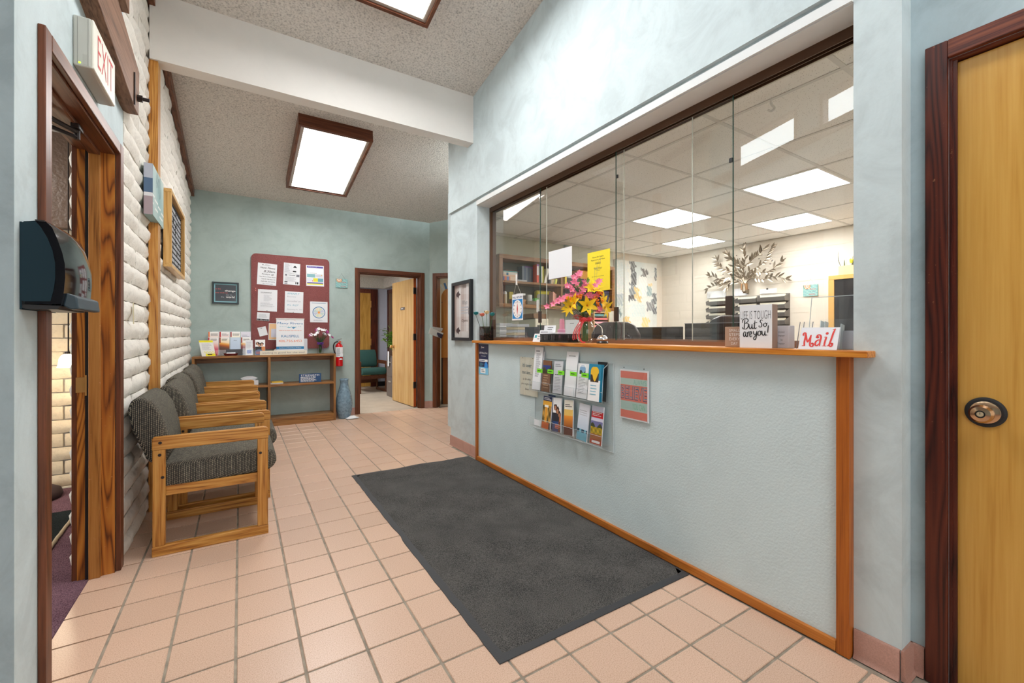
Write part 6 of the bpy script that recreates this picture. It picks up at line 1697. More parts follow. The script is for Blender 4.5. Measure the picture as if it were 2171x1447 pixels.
# ---- things on the ledge
# square smoked vase with wooden roses
p = (1.885, 3.430)
rv = thing('square_vase', 'square smoked glass vase of brown chips at the far end of the ledge', 'vase', (p[0], p[1], ZL))
s = .047
g_ = MB()
for a, b_, c_, d in ((-s, -s, s, -s + .003), (-s, s - .003, s, s), (-s, -s, -s + .003, s), (s - .003, -s, s, s)): g_.box(p[0] + a, p[1] + b_, ZL, p[0] + c_, p[1] + d, ZL + .125)
part('glass_wall', g_, 'smoke_glass', rv); part('vase_base', MB().box(p[0] - s + .003, p[1] - s + .003, ZL, p[0] + s - .003, p[1] + s - .003, ZL + .006), 'black', rv)
rr = random.Random(5)
for k in range(46):
    c_ = (p[0] + rr.uniform(-.036, .036), p[1] + rr.uniform(-.036, .036), ZL + .012 + rr.uniform(0, .05)); m_ = MB(Matrix.Translation(c_) @ Matrix.Rotation(rr.uniform(0, 3), 4, (rr.random(), rr.random(), rr.random() + .1))).bx(0, 0, 0, .016, .010, .006)
    part('chip', m_, flat(*rr.choice([(120, 84, 60), (80, 54, 40), (168, 130, 100)])), rv)
for k, (px, py, c_, lab) in enumerate(((1009, 663, (26, 140, 150), 'teal wooden rose leaning out of the square vase towards the column'), (1022, 666, (238, 140, 120), 'salmon wooden rose in the square vase'), (1031.5, 661, (240, 222, 180), 'cream wooden rose, tallest in the square vase'), (1043.5, 665, (30, 146, 156), 'teal wooden rose nearest the window glass in the square vase'))):
    q = aX(px, py, p[0] + (-.055, -.01, .0, .01)[k]); rs_ = thing('wooden_rose', lab, 'flower', (p[0], p[1], ZL + .01), group='roses in the square vase')
    part('stem', MB().tube([(p[0] + .01 * (k - 1.5), p[1] - .02 + .012 * (3 - k), ZL + .02), tuple(q - Vector((0, 0, .02)))], .0022, 5), 'stem' if k else 'black_matte', rs_)
    hdm = MB(); 
    for j in range(9):
        an = j * 2.4; r_ = .004 + .0012 * j; petal_mesh(hdm, q + Vector((r_ * math.cos(an), r_ * math.sin(an), -.016)), (math.cos(an) * .45, math.sin(an) * .45, 1), .036 - .001 * j, .036, -.25)
    hdm.ball(q - Vector((0, 0, .002)), .0165, 10, 8, .95); part('blossom', hdm, flat(*c_), rs_, smooth='all')
    lm = MB()
    for j in range(3): petal_mesh(lm, q - Vector((0, 0, .022)), (math.cos(j * 2.1), math.sin(j * 2.1), .5), .024, .010, .2)
    part('sepal', lm, 'leaf_dark', rs_)
# card easel, tray, papers
T = frame((1.862, 2.665, ZL), (.12, -1, 0), (.35, 0, 1))
o = solo('card_easel', MB(T).box(0, 0, 0, .085, .062, .002), 'paper', 'small white card easel with a teal square at the end of the black tray', 'sign'); part('picture_square', MB(T).box(.010, .030, .002, .034, .052, .0024), flat(70, 170, 186), o); print_rows(T, .045, .052, .075, .012, 2, 'ink_grey', o, z=.0025, h=.4, seed=110)
T = frame((1.905, 2.655, ZL), (.12, -1, 0), (.25, 0, 1))
o = solo('name_card', MB(T).box(0, 0, 0, .10, .088, .002), 'paper', 'white card standing just behind the small card easel', 'card'); print_rows(T, .01, .080, .09, .066, 1, 'ink_grey', o, z=.0025, h=.5, seed=111)
T = frame((1.935, 2.655, ZL), (.10, -1, 0), (.12, 0, 1))
o = solo('name_card', MB(T).box(.02, 0, 0, .145, .122, .002), 'paper', 'wider white name card nearest the glass behind the card easel', 'card'); print_rows(T, .06, .112, .13, .085, 2, 'ink', o, z=.0025, h=.4, seed=112)
tr = thing('wire_tray', 'black slotted plastic tray of papers on the ledge beside the flower vase', 'tray', (1.91, 2.39, ZL))
x0, x1, y0, y1 = 1.850, 1.968, 2.235, 2.555
part('tray_base', MB().box(x0 + .006, y0 + .006, ZL, x1 - .006, y1 - .006, ZL + .003), 'black', tr)
for a in (0, 1):
    for z0_, z1_ in ((.0, .012), (.050, .058)):
        part('rail', MB().box(x0 if a == 0 else x1 - .003, y0, ZL + z0_, x0 + .003 if a == 0 else x1, y1, ZL + z1_), 'black', tr); part('rail', MB().box(x0 + .003, y0 if a == 0 else y1 - .003, ZL + z0_, x1 - .003, y0 + .003 if a == 0 else y1, ZL + z1_), 'black', tr)
sl = MB()
for k in range(46): y = y0 + .004 + (y1 - y0 - .01) * k / 45; sl.box(x0 + .0005, y, ZL + .012, x0 + .0025, y + .0032, ZL + .050); sl.box(x1 - .0025, y, ZL + .012, x1 - .0005, y + .0032, ZL + .050)
for k in range(14): x = x0 + .004 + (x1 - x0 - .01) * k / 13; sl.box(x, y0 + .0005, ZL + .012, x + .0032, y0 + .0025, ZL + .050); sl.box(x, y1 - .0025, ZL + .012, x + .0032, y1 - .0005, ZL + .050)
part('slots', sl, 'black', tr, kind='stuff')
for k in range(4): solo('paper_sheet', MB(Matrix.Translation((1.909, 2.39 + .006 * k, ZL + .050 + .005 * k)) @ Matrix.Rotation((.0, .0, -.0, .006)[k], 4, 'X')).box(-.050, -.14, 0, .050, .13, .003), 'paper', ('lowest white sheet', 'second white sheet', 'third white sheet', 'topmost white sheet')[k] + ' in the black slotted tray', 'paper', 'sheets in the black tray')
# flower vase
vx, vy = 1.885, 2.105
fv = thing('flower_vase', 'clear glass vase with a red striped ribbon bow on the ledge', 'vase', (vx, vy, ZL))
vp = [(.030, 0), (.042, .006), (.056, .035), (.061, .07), (.056, .105), (.044, .130), (.035, .145), (.036, .160), (.046, .185), (.048, .192)]
part('glass_body', MB().lathe([(r, h_) for r, h_ in vp], (vx, vy, ZL), 32), 'vase_glass', fv, smooth='all')
part('glass_rim', MB().lathe([(.0485, .190), (.0495, .193), (.0465, .194), (.0465, .190)], (vx, vy, ZL), 32), 'acrylic_edge', fv, smooth='all')
rb = MB(); rbm = plain('ribbon', rgb(226, 70, 76), rough=.4); rbo = plain('ribbon_edge', rgb(246, 130, 90), rough=.4)


def ribbon(pts, wd, nrm, mat, name='ribbon', parent=fv, bands=(0, .18, .42, .58, .82, 1)):
    P = smooth_pts(pts, 5); nrm = Vector(nrm)
    for bi in range(0, len(bands) - 1):
        a, b2 = bands[bi], bands[bi + 1]
        if bi % 2 == 1: m = ribs
        else: m = mat
        mb = MB(); vs = []
        for i, q in enumerate(P):
            t = (P[min(i + 1, len(P) - 1)] - P[max(i - 1, 0)]).normalized(); s_ = t.cross(nrm).normalized()
            vs += [q + s_ * wd * (a - .5), q + s_ * wd * (b2 - .5)]
        mb.add(vs, [(2 * i, 2 * i + 1, 2 * i + 3, 2 * i + 2) for i in range(len(P) - 1)])
        part(name, mb, m, parent, smooth='all')


ribs = clear('ribbon_sheer', (.95, .55, .52, 1), refl=.5)
vd = Vector((-math.sin(TH), -math.cos(TH), 0)); vrt = Vector((math.cos(TH), -math.sin(TH), 0))
kc = Vector((vx, vy, ZL + .150)) + vd * .040 - vrt * .018
def rp3(a, b, c=0): return kc + vrt * a + Vector((0, 0, b)) + vd * c
ribbon([rp3(0, 0), rp3(-.030, .020, .012), rp3(-.052, .030, .012), rp3(-.058, .012, .02), rp3(-.035, .000, .018), rp3(0, 0, .01)], .030, (0, .2, 1), rbm)
ribbon([rp3(0, 0), rp3(.030, .012, .012), rp3(.058, .010, .004), rp3(.052, -.008, .01), rp3(.02, -.008, .01), rp3(0, 0, .01)], .026, (0, .2, 1), rbm)
ribbon([rp3(0, 0, .01), rp3(-.025, -.030, .02), rp3(-.050, -.070, .02), rp3(-.060, -.110, .015), rp3(-.056, -.128, .012)], .026, vd, rbm)
ribbon([rp3(0, -.002, .01), rp3(-.018, -.040, .022), rp3(-.032, -.080, .022), rp3(-.030, -.115, .014), rp3(-.012, -.142, .008), rp3(.010, -.147, .006)], .010, vd, rbm, bands=(0, 1))
part('knot', MB().ball(rp3(0, 0, .008), .015, 10, 8), rbm, fv, smooth='all')
wr_ = MB().lathe([(.0385, .138), (.0395, .142), (.0395, .158), (.0385, .162)], (vx, vy, ZL), 28); part('ribbon_band', wr_, rbm, fv, smooth='all')
fb = thing('flower_bouquet', 'bright pink, yellow and orange artificial flower bouquet in the ribboned vase', 'flowers', (vx, vy, ZL + .02))
dV = math.sin(TH) * vx + math.cos(TH) * vy
rk_ = random.Random(21)
def fp3(x, y, dd=0): return aD(1120 + x / 8.04, 560 + y / 8.04, dV - .02 + dd)
neck = Vector((vx, vy, ZL + .15))
sm = MB()
for k in range(14): a = rk_.uniform(0, 6.28); sm.tube([(vx + .018 * math.cos(a), vy + .018 * math.sin(a), ZL + .012), (vx + .012 * math.cos(a + .6), vy + .012 * math.sin(a + .6), ZL + .15), (vx + .03 * math.cos(a), vy + .03 * math.sin(a), ZL + .25)], .0026, 5)
pinks = [(850, 180), (800, 265), (775, 320), (960, 310), (705, 390), (745, 450), (735, 530), (950, 450), (960, 375), (1000, 550), (1170, 540), (1080, 595), (1180, 790), (545, 600), (500, 640), (435, 680), (330, 722), (1185, 315), (1140, 375), (800, 505), (860, 190), (680, 560), (890, 500), (590, 610), (1040, 520)]
for x, y in pinks + [(x + rk_.uniform(-45, 45), y + rk_.uniform(-45, 45)) for x, y in pinks if x > 650]:
    c_ = fp3(x, y, rk_.uniform(-.05, .03)); ax = (c_ - neck).normalized() * .5 + vd * .9 + Vector((rk_.uniform(-.3, .3), rk_.uniform(-.3, .3), .1))
    flower(c_, ax, 5, .026, .019, .2, 'pink', fb, rn=rk_, centre='yellow')
    sm.tube([neck, neck.lerp(c_, .6) + Vector((0, 0, .02)), c_], .0013, 4)
for x, y, ax in ((770, 655, (-.9, 0, .25)), (1010, 700, (.1, 0, -.05)), (1100, 420, (.15, 0, .8)), (1265, 640, (.85, 0, .15)), (700, 720, (-1, 0, -.15)), (1320, 740, (1, 0, -.3))):
    c_ = fp3(x, y, -.035); A_ = vrt * ax[0] + Vector((0, 0, ax[2])) + vd * .65
    flower(c_ - A_.normalized() * .012, A_, 6, .074, .036, .35, 'yellow', fb, name='lily', tilt=.72, rn=rk_, centre=flat(200, 120, 30))
for cx_, cy_, n_ in ((850, 550, 12), (690, 590, 10), (1130, 575, 8), (1235, 485, 10), (1195, 640, 7), (910, 545, 5), (1185, 690, 4), (1250, 590, 3)):
    for k in range(n_): part('berry', MB().ball(fp3(cx_ + rk_.uniform(-48, 48), cy_ + rk_.uniform(-36, 36), rk_.uniform(-.055, -.02)), .0068, 7, 5), 'berry', fb, smooth='all')
for x0_, y0_, x1_, y1_, wd, m in ((850, 470, 740, 340, .010, 'leaf_dark'), (900, 500, 885, 420, .010, 'leaf'), (880, 770, 840, 700, .026, 'leaf'), (1020, 830, 1090, 790, .022, 'leaf'), (880, 310, 870, 260, .014, 'leaf'), (1000, 300, 1020, 220, .014, 'leaf'), (960, 560, 1010, 610, .02, 'leaf_dark'), (830, 330, 880, 380, .02, 'leaf'), (1120, 640, 1150, 730, .02, 'leaf_dark'), (760, 760, 560, 820, .016, 'yellow'), (840, 640, 900, 720, .022, 'leaf_dark'), (980, 800, 900, 830, .02, 'leaf_dark'), (1100, 820, 1000, 760, .02, 'leaf'), (1040, 250, 1000, 330, .012, 'leaf')):
    a_, b2 = fp3(x0_, y0_, -.03), fp3(x1_, y1_, -.035); lm = MB(); petal_mesh(lm, a_, b2 - a_, (b2 - a_).length * 1.05, wd, .15, 4, up=vd); part('leaf', lm, m, fb, smooth='all')
for k in range(60):
    a_ = neck + Vector((rk_.uniform(-.03, .03), rk_.uniform(-.03, .03), rk_.uniform(.03, .10))); d_ = Vector((rk_.uniform(-1, 1), rk_.uniform(-1, 1), rk_.uniform(0, .9)))
    lm = MB(); petal_mesh(lm, a_, d_, .05, .018, .2); part('leaf', lm, 'leaf_dark' if k % 2 else 'leaf', fb, smooth='all')
part('stems', sm, 'stem', fb, kind='stuff')
# bell
bx0, by0 = 1.885, 1.950
bl_ = thing('service_bell', 'chrome service bell on the ledge beside the flower vase', 'bell', (bx0, by0, ZL))
part('bell_base', MB().lathe([(.036, 0), (.037, .006), (.033, .012), (.012, .014)], (bx0, by0, ZL), 28), flat(44, 46, 50, .2), bl_, smooth=True)
part('dome', MB().lathe([(.034, .020), (.036, .024), (.031, .036), (.020, .047), (.006, .052), (.001, .052)], (bx0, by0, ZL), 28), 'chrome', bl_, smooth='all')
part('button', MB().lathe([(.003, .050), (.003, .060), (.006, .061), (.006, .065), (.001, .066)], (bx0, by0, ZL), 12), 'chrome', bl_)
solo('bell_cord', MB().tube(smooth_pts([(bx0, by0, ZL + .066), (bx0 + .02, by0 + .03, ZL + .10), (bx0 + .01, by0 + .075, ZL + .13), (vx + .03, vy - .02, ZL + .165)]), .0022, 5), 'paper_cream', 'thin cream cord from the vase neck to the service bell', 'cord', smooth='all')
# wooden saying blocks
T = TXp(1.862, 1.143, ZL)
o = solo('small_steps_block', MB(T).box(0, 0, -.025, .09, .090, 0), flat(178, 146, 124), 'small tan wooden block lettered SMALL STEPS EVERY DAY on the ledge', 'sign', bevel=.0015)
for s_, cy in (('SMALL', .074), ('STEPS', .055), ('EVERY', .036), ('DAY', .016)): text(s_, T, .045, cy, .048 if s_ != 'DAY' else .030, .0125, 'ink_white', o, z=.0006, bold=-.005)
T = TXp(1.830, 1.056, ZL)
o = thing('life_is_tough_block', 'large white block with brown sides lettered LIFE IS TOUGH on the ledge', 'sign', (1.852, .989, ZL))
part('block_body', MB(T).box(0, 0, -.044, .134, .180, -.0015), flat(146, 124, 112), o); fc_ = part('front_face', MB(T).box(0, 0, -.0015, .134, .180, 0), flat(232, 234, 238), o)
text('LIFE IS TOUGH', T, .067, .138, .124, .034, 'ink', fc_, z=.0006, bold=-.022)
B_ = [[(.25, .0), (.30, 1.0), (.42, 1.85)], [(-.25, 1.25), (-.1, 1.85), (.5, 2.1), (1.1, 2.0), (1.15, 1.5), (.45, 1.15)], [(.45, 1.15), (1.15, 1.1), (1.25, .55), (.8, .02), (.2, -.02), (-.15, .15), (-.05, .4)]]
def sh(ls, dx, dy=0): return [[(x + dx, y + dy) for x, y in l] for l in ls]
u_ = [[(0, .95), (.02, .35), (.25, 0), (.6, .3), (.72, .95)], [(.72, .95), (.70, .3), (.9, .02), (1.1, .2)]]
t_ = [[(.35, 1.7), (.22, .5), (.38, 0), (.75, .25)], [(-.05, 1.12), (.9, 1.28)]]
s__ = [[(.65, .85), (.35, 1.0), (.12, .78), (.5, .42), (.42, .05), (.05, -.02), (-.1, .2)]]
S2 = [[(.85, 1.5), (.5, 1.7), (.2, 1.3), (.55, .8), (.6, .2), (.2, -.1), (-.1, .1), (0, .35)]]
o__ = [[(.45, .95), (.1, .7), (.08, .2), (.4, 0), (.75, .3), (.7, .8), (.45, .95), (.75, .75), (1.05, .95)]]
a_ = [[(.7, .85), (.3, .95), (.05, .45), (.25, 0), (.6, .3), (.75, .95)], [(.75, .95), (.7, .3), (.95, 0), (1.1, .2)]]
r_ = [[(0, .9), (.1, .5), (.08, 0)], [(.1, .5), (.35, .95), (.65, .9)]]
e_ = [[(.05, .45), (.5, .6), (.55, .9), (.25, 1.0), (.05, .5), (.25, 0), (.75, .25)]]
y_ = [[(0, .95), (.05, .4), (.35, .1), (.7, .5), (.8, .95)], [(.8, .95), (.72, 0), (.5, -.75), (.15, -.9), (.05, -.5), (.5, -.1), (1.0, .2)]]
sc = .0205
strokes(sh(B_, 0) + sh(u_, 1.45) + sh(t_, 2.5), T, .016, .080, .0175, .0040, 'ink', fc_, z=.0006, sy=.0205)
strokes(sh(S2, 0) + sh(o__, 1.0), T, .084, .088, .0165, .0036, 'ink', fc_, z=.0006, sy=.0170)
strokes(sh(a_, 0) + sh(r_, 1.15) + sh(e_, 1.75), T, .016, .046, .0155, .0042, 'ink', fc_, z=.0006, sy=.022)
strokes(sh(y_, 0) + sh(o__, 1.0) + sh(u_, 2.05) + [[(3.55, 2.1), (3.45, 1.2), (3.4, .55)], [(3.38, .12), (3.42, .02)]], T, .060, .052, .0170, .0042, 'ink', fc_, z=.0006, sy=.020)
T = TXp(1.882, .972, ZL)
o = solo('happy_block', MB(T).box(0, 0, -.048, .089, .092, 0), flat(214, 214, 222), 'small white block with a vine border reading think happy be happy', 'sign', bevel=.001)
for s_, cy in (('think', .066), ('happy', .051), ('be', .034), ('happy', .018)): text(s_, T, .062, cy, .026 if s_ != 'be' else .008, .010, 'ink_grey', o, z=.0006, shear=.3)
rz_ = random.Random(3)
for k in range(26): part('leaf_print', MB(T @ Matrix.Translation((.038 + rz_.uniform(-.008, .008), .006 + .0032 * k, .0004)) @ Matrix.Rotation(rz_.uniform(0, 3), 4, 'Z')).prism([(-.003, 0), (0, -.0012), (.003, 0), (0, .0012)], 2, 0, .0003), 'ink', o)
# small clear holder, mail sign, tall clear holder
T = frame((1.862, .845, ZL), (0, -1, 0), (.30, 0, 1))
o = thing('card_holder', 'small empty clear acrylic card holder behind the Mail sign', 'card holder', (1.875, .83, ZL))
part('front_sheet', MB(T).box(0, 0, 0, .046, .105, .002), 'acrylic', o); part('back_sheet', MB(T).box(0, 0, -.016, .046, .115, -.014), 'acrylic', o); part('card', MB(T).box(.004, .002, -.010, .044, .028, -.009), 'ink_grey', o)
for a in (-.001, .014, .045): part('sheet_edge', MB(T).box(a, 0, -.001, a + .0012, .110, .0026), 'ink_grey', o)
T = frame((1.832, .826, ZL), (0, -1, 0), (.36, 0, 1))
o = solo('mail_sign', MB(T).box(0, 0, -.0025, .128, .088, 0), flat(226, 228, 234), 'white leaning card with curly red lettering reading Mail on the ledge', 'sign')
Ms = [[(.15, 0), (.38, .05), (.30, .5), (.35, 1.5), (.15, 1.75), (-.05, 1.6), (-.02, 1.4), (.12, 1.45)], [(-.02, .0), (.55, .0)], [(.35, 1.55), (.6, .9), (.85, .45)], [(.85, .45), (1.1, .95), (1.25, 1.45)], [(1.25, 1.45), (1.25, .5), (1.35, 0), (1.7, -.1), (1.85, .15), (1.65, .35), (1.5, .2)],
      [(2.38, 1.02), (2.46, 1.12), (2.36, 1.22), (2.22, 1.08), (2.32, 1.40), (2.66, 1.46), (2.90, 1.15), (2.84, .5), (2.88, -.02)], [(2.84, .78), (2.5, .78), (2.16, .52), (2.16, .16), (2.44, .02), (2.82, .34)],
      [(3.25, .0), (3.95, .0)], [(3.75, 1.2), (3.62, .6), (3.58, .02)], [(3.4, 1.15), (3.75, 1.2)], [(3.6, 1.55), (3.75, 1.75), (3.85, 1.65), (3.7, 1.5)],
      [(4.9, 2.2), (4.7, 1.7), (4.55, 1.0), (4.35, .2), (4.1, .0)], [(4.55, 2.15), (5.0, 2.25)], [(4.35, .15), (4.55, -.05), (4.78, .08), (4.80, .32), (4.62, .36), (4.62, .22)]]
strokes(Ms, T, .012, .014, .0208, .0060, 'ink_red', o, z=.0006, sy=.0300, brush=.4)
T = frame((1.905, .838, ZL), (0, -1, 0), (.18, 0, 1))
o = thing('leaflet_stand', 'tall clear acrylic leaflet stand at the near end of the ledge', 'leaflet stand', (1.93, .75, ZL))
part('back_sheet', MB(T).box(0, 0, -.030, .165, .215, -.027), 'acrylic', o); part('front_sheet', MB(T).box(.05, 0, .0, .165, .115, .003), 'acrylic', o); part('floor_sheet', MB().box(1.905, .672, ZL + .0005, 1.955, .795, ZL + .003), 'acrylic', o)
for a in (.052, .066, .120, .163): part('rib', MB(T).box(a, 0, -.027, a + .0022, .112 - .2 * (a - .05), .003), 'acrylic_edge', o)
part('sheet_edge', MB(T).box(0, .213, -.030, .165, .215, -.027), 'acrylic_edge', o); part('sheet_edge', MB(T).box(0, 0, -.030, .0015, .215, -.027), 'acrylic_edge', o)
part('grey_insert', MB(T).box(.06, .002, -.020, .16, .075, -.018), 'ink_light', o)

# ---- on the glass
Z5 = 7.233
def q5(*p): return [(1040 + a / Z5, 520 + b / Z5) for a, b in p]
T, w, h = sheetX(q5((893, 97), (1253, 10), (1245, 465), (893, 520)), 2.0155)
solo('white_paper', MB(T).box(0, 0, 0, w, h, .0008), 'paper', 'blank white sheet taped to the reception glass', 'paper')
T, w, h = sheetX(((1245.5, 537), (1293.5, 526), (1293, 616), (1246, 617)), 2.0155)
o = solo('yellow_notice', MB(T).box(0, 0, 0, w, h, .0008), flat(250, 226, 44), 'bright yellow intake hours notice taped to the reception glass', 'notice')
for s_, cy, ww, hh_ in (('Hours for Intake', .86, .50, .042), ('Paperwork for New', .785, .62, .042), ("Client's", .71, .24, .042), ('Mon-Thurs', .58, .36, .036), ('9-5pm', .515, .18, .028), ('By Appointment Only', .37, .52, .024)): text(s_, T, w * .48, h * cy, w * ww, h * hh_, 'ink', o, z=.0012)
for a, b_ in ((.70, .30), (.565, .38)): part('underline', MB(T).box(w * (.48 - b_ / 2 * .8), h * (a - .018), .0008, w * (.48 + b_ / 2 * .8), h * (a - .012), .0011), 'ink', o)
part('pen_line', MB(T).box(w * .25, h * .285, .0008, w * .72, h * .289, .0011), 'ink_grey', o)
strokes([[(.2, .3), (.2, .9), (.35, .8), (.5, .9), (.35, .3)], [(.2, .6), (.6, .65)], [(.35, .8), (.6, 1.2), (.9, 1.3)], [(.6, .75), (.8, 1.1), (.85, 1.4)]], T, w * .25, h * .12, .09, .0014, 'ink_grey', o, z=.0012, sy=.14)
T, w, h = sheetX(q5((330, 760), (493, 732), (506, 1140), (338, 1152)), 1.988)
o = thing('return_clock_sign', 'blue and white will return clock sign hanging on the glass', 'sign', T @ Vector((w / 2, 0, 0)))
bdp = part('board', MB(T).box(0, 0, 0, w, h, .002), 'paper', o); part('blue_field', MB(T).box(w * .04, h * .06, .002, w * .96, h * .80, .0023), flat(24, 130, 200), bdp)
text('WILL RETURN', T, w * .5, h * .875, w * .92, h * .075, 'ink_navy', bdp, z=.0024, bold=.02)
dial = MB(T); cx, cy = w * .5, h * .43; RX = w * .42; RY = h * .345
dial.add([(cx + RX * math.cos(2 * PI * i / 28), cy + RY * math.sin(2 * PI * i / 28), .0026) for i in range(28)], [tuple(range(28))]); part('dial', dial, 'ink_white', bdp)
for k in range(12): a = PI / 2 - 2 * PI * k / 12; text(str(k or 12), T, cx + RX * .8 * math.cos(a), cy + RY * .82 * math.sin(a), w * (.12 if k in (0, 10, 11) else .025 if k == 1 else .07), h * .055, 'ink', bdp, z=.0029, bold=.02)
for s_ in (1, -1): part('clock_hand', MB(T).prism([(cx - w * .05, cy), (cx, cy - s_ * h * .02), (cx + w * .05, cy), (cx, cy + s_ * RY * .8)], 2, .003, .0034), 'ink_red', bdp)
hk = aX(1040 + 398 / Z5, 520 + 560 / Z5, 1.986)
part('cord', MB().tube([T @ Vector((w * .15, h, .002)), hk, T @ Vector((w * .82, h, .002))], .0012, 4), 'paper_cream', o)
hc = aX(1040 + 398 / Z5, 520 + 525 / Z5, 1.989)
solo('adhesive_hook', MB().box(hc.x - .004, hc.y - .009, hc.z - .045, hc.x + .004, hc.y + .009, hc.z + .045), 'white', 'white adhesive hook on the glass holding the clock sign', 'hook', bevel=.003)
p = aX(1141, 648, 2.0155); solo('white_latch', MB().box(2.006, p.y - .012, p.z - .052, 2.016, p.y + .012, p.z + .05), 'white', 'narrow white latch on the glass near the clock sign', 'latch', bevel=.003)
p = aX(1049, 645, 2.05)
pc = aZ(1635, 222, 2.405); oh = MB(); oh.tube(smooth_pts([(pc.x, pc.y, 2.438), (pc.x, pc.y, 2.41), (pc.x + .012, pc.y - .012, 2.385), (pc.x, pc.y, 2.37), (pc.x - .012, pc.y + .012, 2.38)]), .006, 6); solo('ceiling_hook', oh, 'white', 'white plastic hook hanging from the office ceiling grid', 'hook', smooth='all')

# ---- inner counter and desks
ic = thing('inner_counter', 'grey office counter behind the reception glass', 'counter', (2.25, 2.3, 0))
part('worktop', MB().box(2.065, .72, 1.035, 2.42, 3.95, 1.058), flat(140, 132, 124), ic); part('support_panel', MB().box(2.09, .74, 0, 2.11, 3.93, 1.035), flat(120, 112, 104), ic); part('end_panel', MB().box(2.11, .74, 0, 2.40, .76, 1.035), flat(120, 112, 104), ic); part('end_panel', MB().box(2.11, 3.91, 0, 2.40, 3.93, 1.035), flat(120, 112, 104), ic)


def desk(name, label, x0, y0, x1, y1, z=.75):
    t = thing(name, label, 'desk', ((x0 + x1) / 2, (y0 + y1) / 2, 0)); part('desk_top', MB().box(x0, y0, z - .028, x1, y1, z), flat(150, 120, 88), t)
    for y in (y0 + .01, y1 - .03): part('end_panel', MB().box(x0 + .01, y, 0, x1 - .01, y + .02, z - .028), flat(110, 96, 84), t)
    part('modesty_panel', MB().box(x0 + .03, y0 + .03, .2, x0 + .045, y1 - .03, z - .028), flat(110, 96, 84), t); return t


desk('desk', 'office desk just behind the inner counter', 2.55, 1.15, 3.15, 2.22); desk('desk', 'office desk under the far monitor', 3.35, 2.55, 4.0, 3.5); desk('credenza', 'low credenza under the wall shelf', 2.72, 4.36, 4.72, 4.90)


def monitor(x, y0, y1, ztop, label):
    t = thing('computer_monitor', label, 'monitor', (x, (y0 + y1) / 2, .75)); yc = (y0 + y1) / 2
    part('housing', MB().box(x, y0, ztop - .36, x + .022, y1, ztop), flat(42, 42, 46, .12), t, bevel=.004); part('top_edge', MB().box(x - .002, y0, ztop - .006, x + .001, y1, ztop), flat(120, 122, 128, .3), t)
    part('neck', MB().box(x + .022, yc - .03, .77, x + .05, yc + .03, ztop - .15), 'black', t); part('monitor_stand', MB().box(x - .06, yc - .13, .7505, x + .12, yc + .13, .765), 'black', t); part('cable_cover', MB().box(x - .0015, y0 + (y1 - y0) * .12, ztop - .30, x, y0 + (y1 - y0) * .88, ztop - .08), flat(58, 58, 62, .15), t)


monitor(3.62, 2.66, 3.29, 1.219, 'black monitor on the far desk between the two office chairs'); monitor(2.78, 1.38, 2.02, 1.226, 'black monitor nearest the glass behind the saying blocks')


def office_chair(x, y, rz, ztop, w, label):
    t = thing('office_chair', label, 'chair', (x, y, 0), rz, None); lt = flat(62, 54, 56, .3)
    bk2 = [(.0, .48), (w * .40, .52), (w * .5, .62), (w * .5, ztop - .12), (w * .40, ztop - .03), (w * .25, ztop), (-w * .25, ztop), (-w * .40, ztop - .03), (-w * .5, ztop - .12), (-w * .5, .62), (-w * .40, .52)]
    part('backrest', MB().prism(bk2, 0, -.28, -.18), lt, t, local=True, bevel=.03, seg=3, smooth=.9); part('chair_seat', MB().box(-.22, -w / 2 + .02, .42, .26, w / 2 - .02, .51), lt, t, local=True, bevel=.03, seg=3, smooth=.9)
    part('column', MB().lathe([(.03, .08), (.03, .42)], (0, 0, 0), 12), 'black', t, local=True)
    for k in range(5):
        a = 2 * PI * k / 5; part('base_leg', MB().tube([(0, 0, .10), (.27 * math.cos(a), .27 * math.sin(a), .065)], .018, 6), 'black', t, local=True); part('caster', MB().ball((.27 * math.cos(a), .27 * math.sin(a), .028), .027, 8, 6), 'black', t, local=True)
    for s_ in (-1, 1): part('armrest', MB().tube(smooth_pts([(-.2, s_ * w * .52, .60), (-.19, s_ * w * .53, .68), (-.05, s_ * w * .54, .70), (.14, s_ * w * .53, .68), (.12, s_ * w * .5, .46)]), .018, 6), 'black', t, local=True)
    return t


office_chair(2.90, 2.84, -2.4, 1.262, .46, 'dark brown leather office chair with rounded back behind the bell')
office_chair(3.62, 2.12, -2.6, 1.315, .50, 'dark grey office chair behind the monitor nearest the glass')
# paper stacks on the inner counter
def stack(px0, px1, ptop, Y, n, label, mat='paper', depth=.22, zb=1.0585, name='paper_stack', cat='paper stack', hgt=None):
    a = aY(px0, ptop, Y); b = aY(px1, ptop, Y); t = thing(name, label, cat, ((a.x + b.x) / 2, Y + depth / 2, zb)); H_ = a.z - zb; r5 = random.Random(n)
    for k in range(n):
        j = r5.uniform(-.006, .006); part('bundle', MB().box(a.x + j, Y + j, zb + H_ * k / n, b.x + j, Y + depth + j, zb + H_ * (k + .9) / n), mat if k % 2 else 'paper_grey', t)


stack(1060, 1086, 684, 3.70, 9, 'tall stack of white papers by the far end of the office counter'); stack(1098, 1122, 686, 3.30, 7, 'stack of cream folders between the white papers and the dark bin', flat(222, 208, 178), .2)
def open_bin(x0, y0, x1, y1, z0, z1, mat, t, th=.003):
    part('bin_floor', MB().box(x0, y0, z0, x1, y1, z0 + th), mat, t)
    for a in ((x0, y0, x0 + th, y1), (x1 - th, y0, x1, y1), (x0, y0, x1, y0 + th), (x0, y1 - th, x1, y1)): part('bin_side', MB().box(a[0], a[1], z0, a[2], a[3], z1), mat, t)


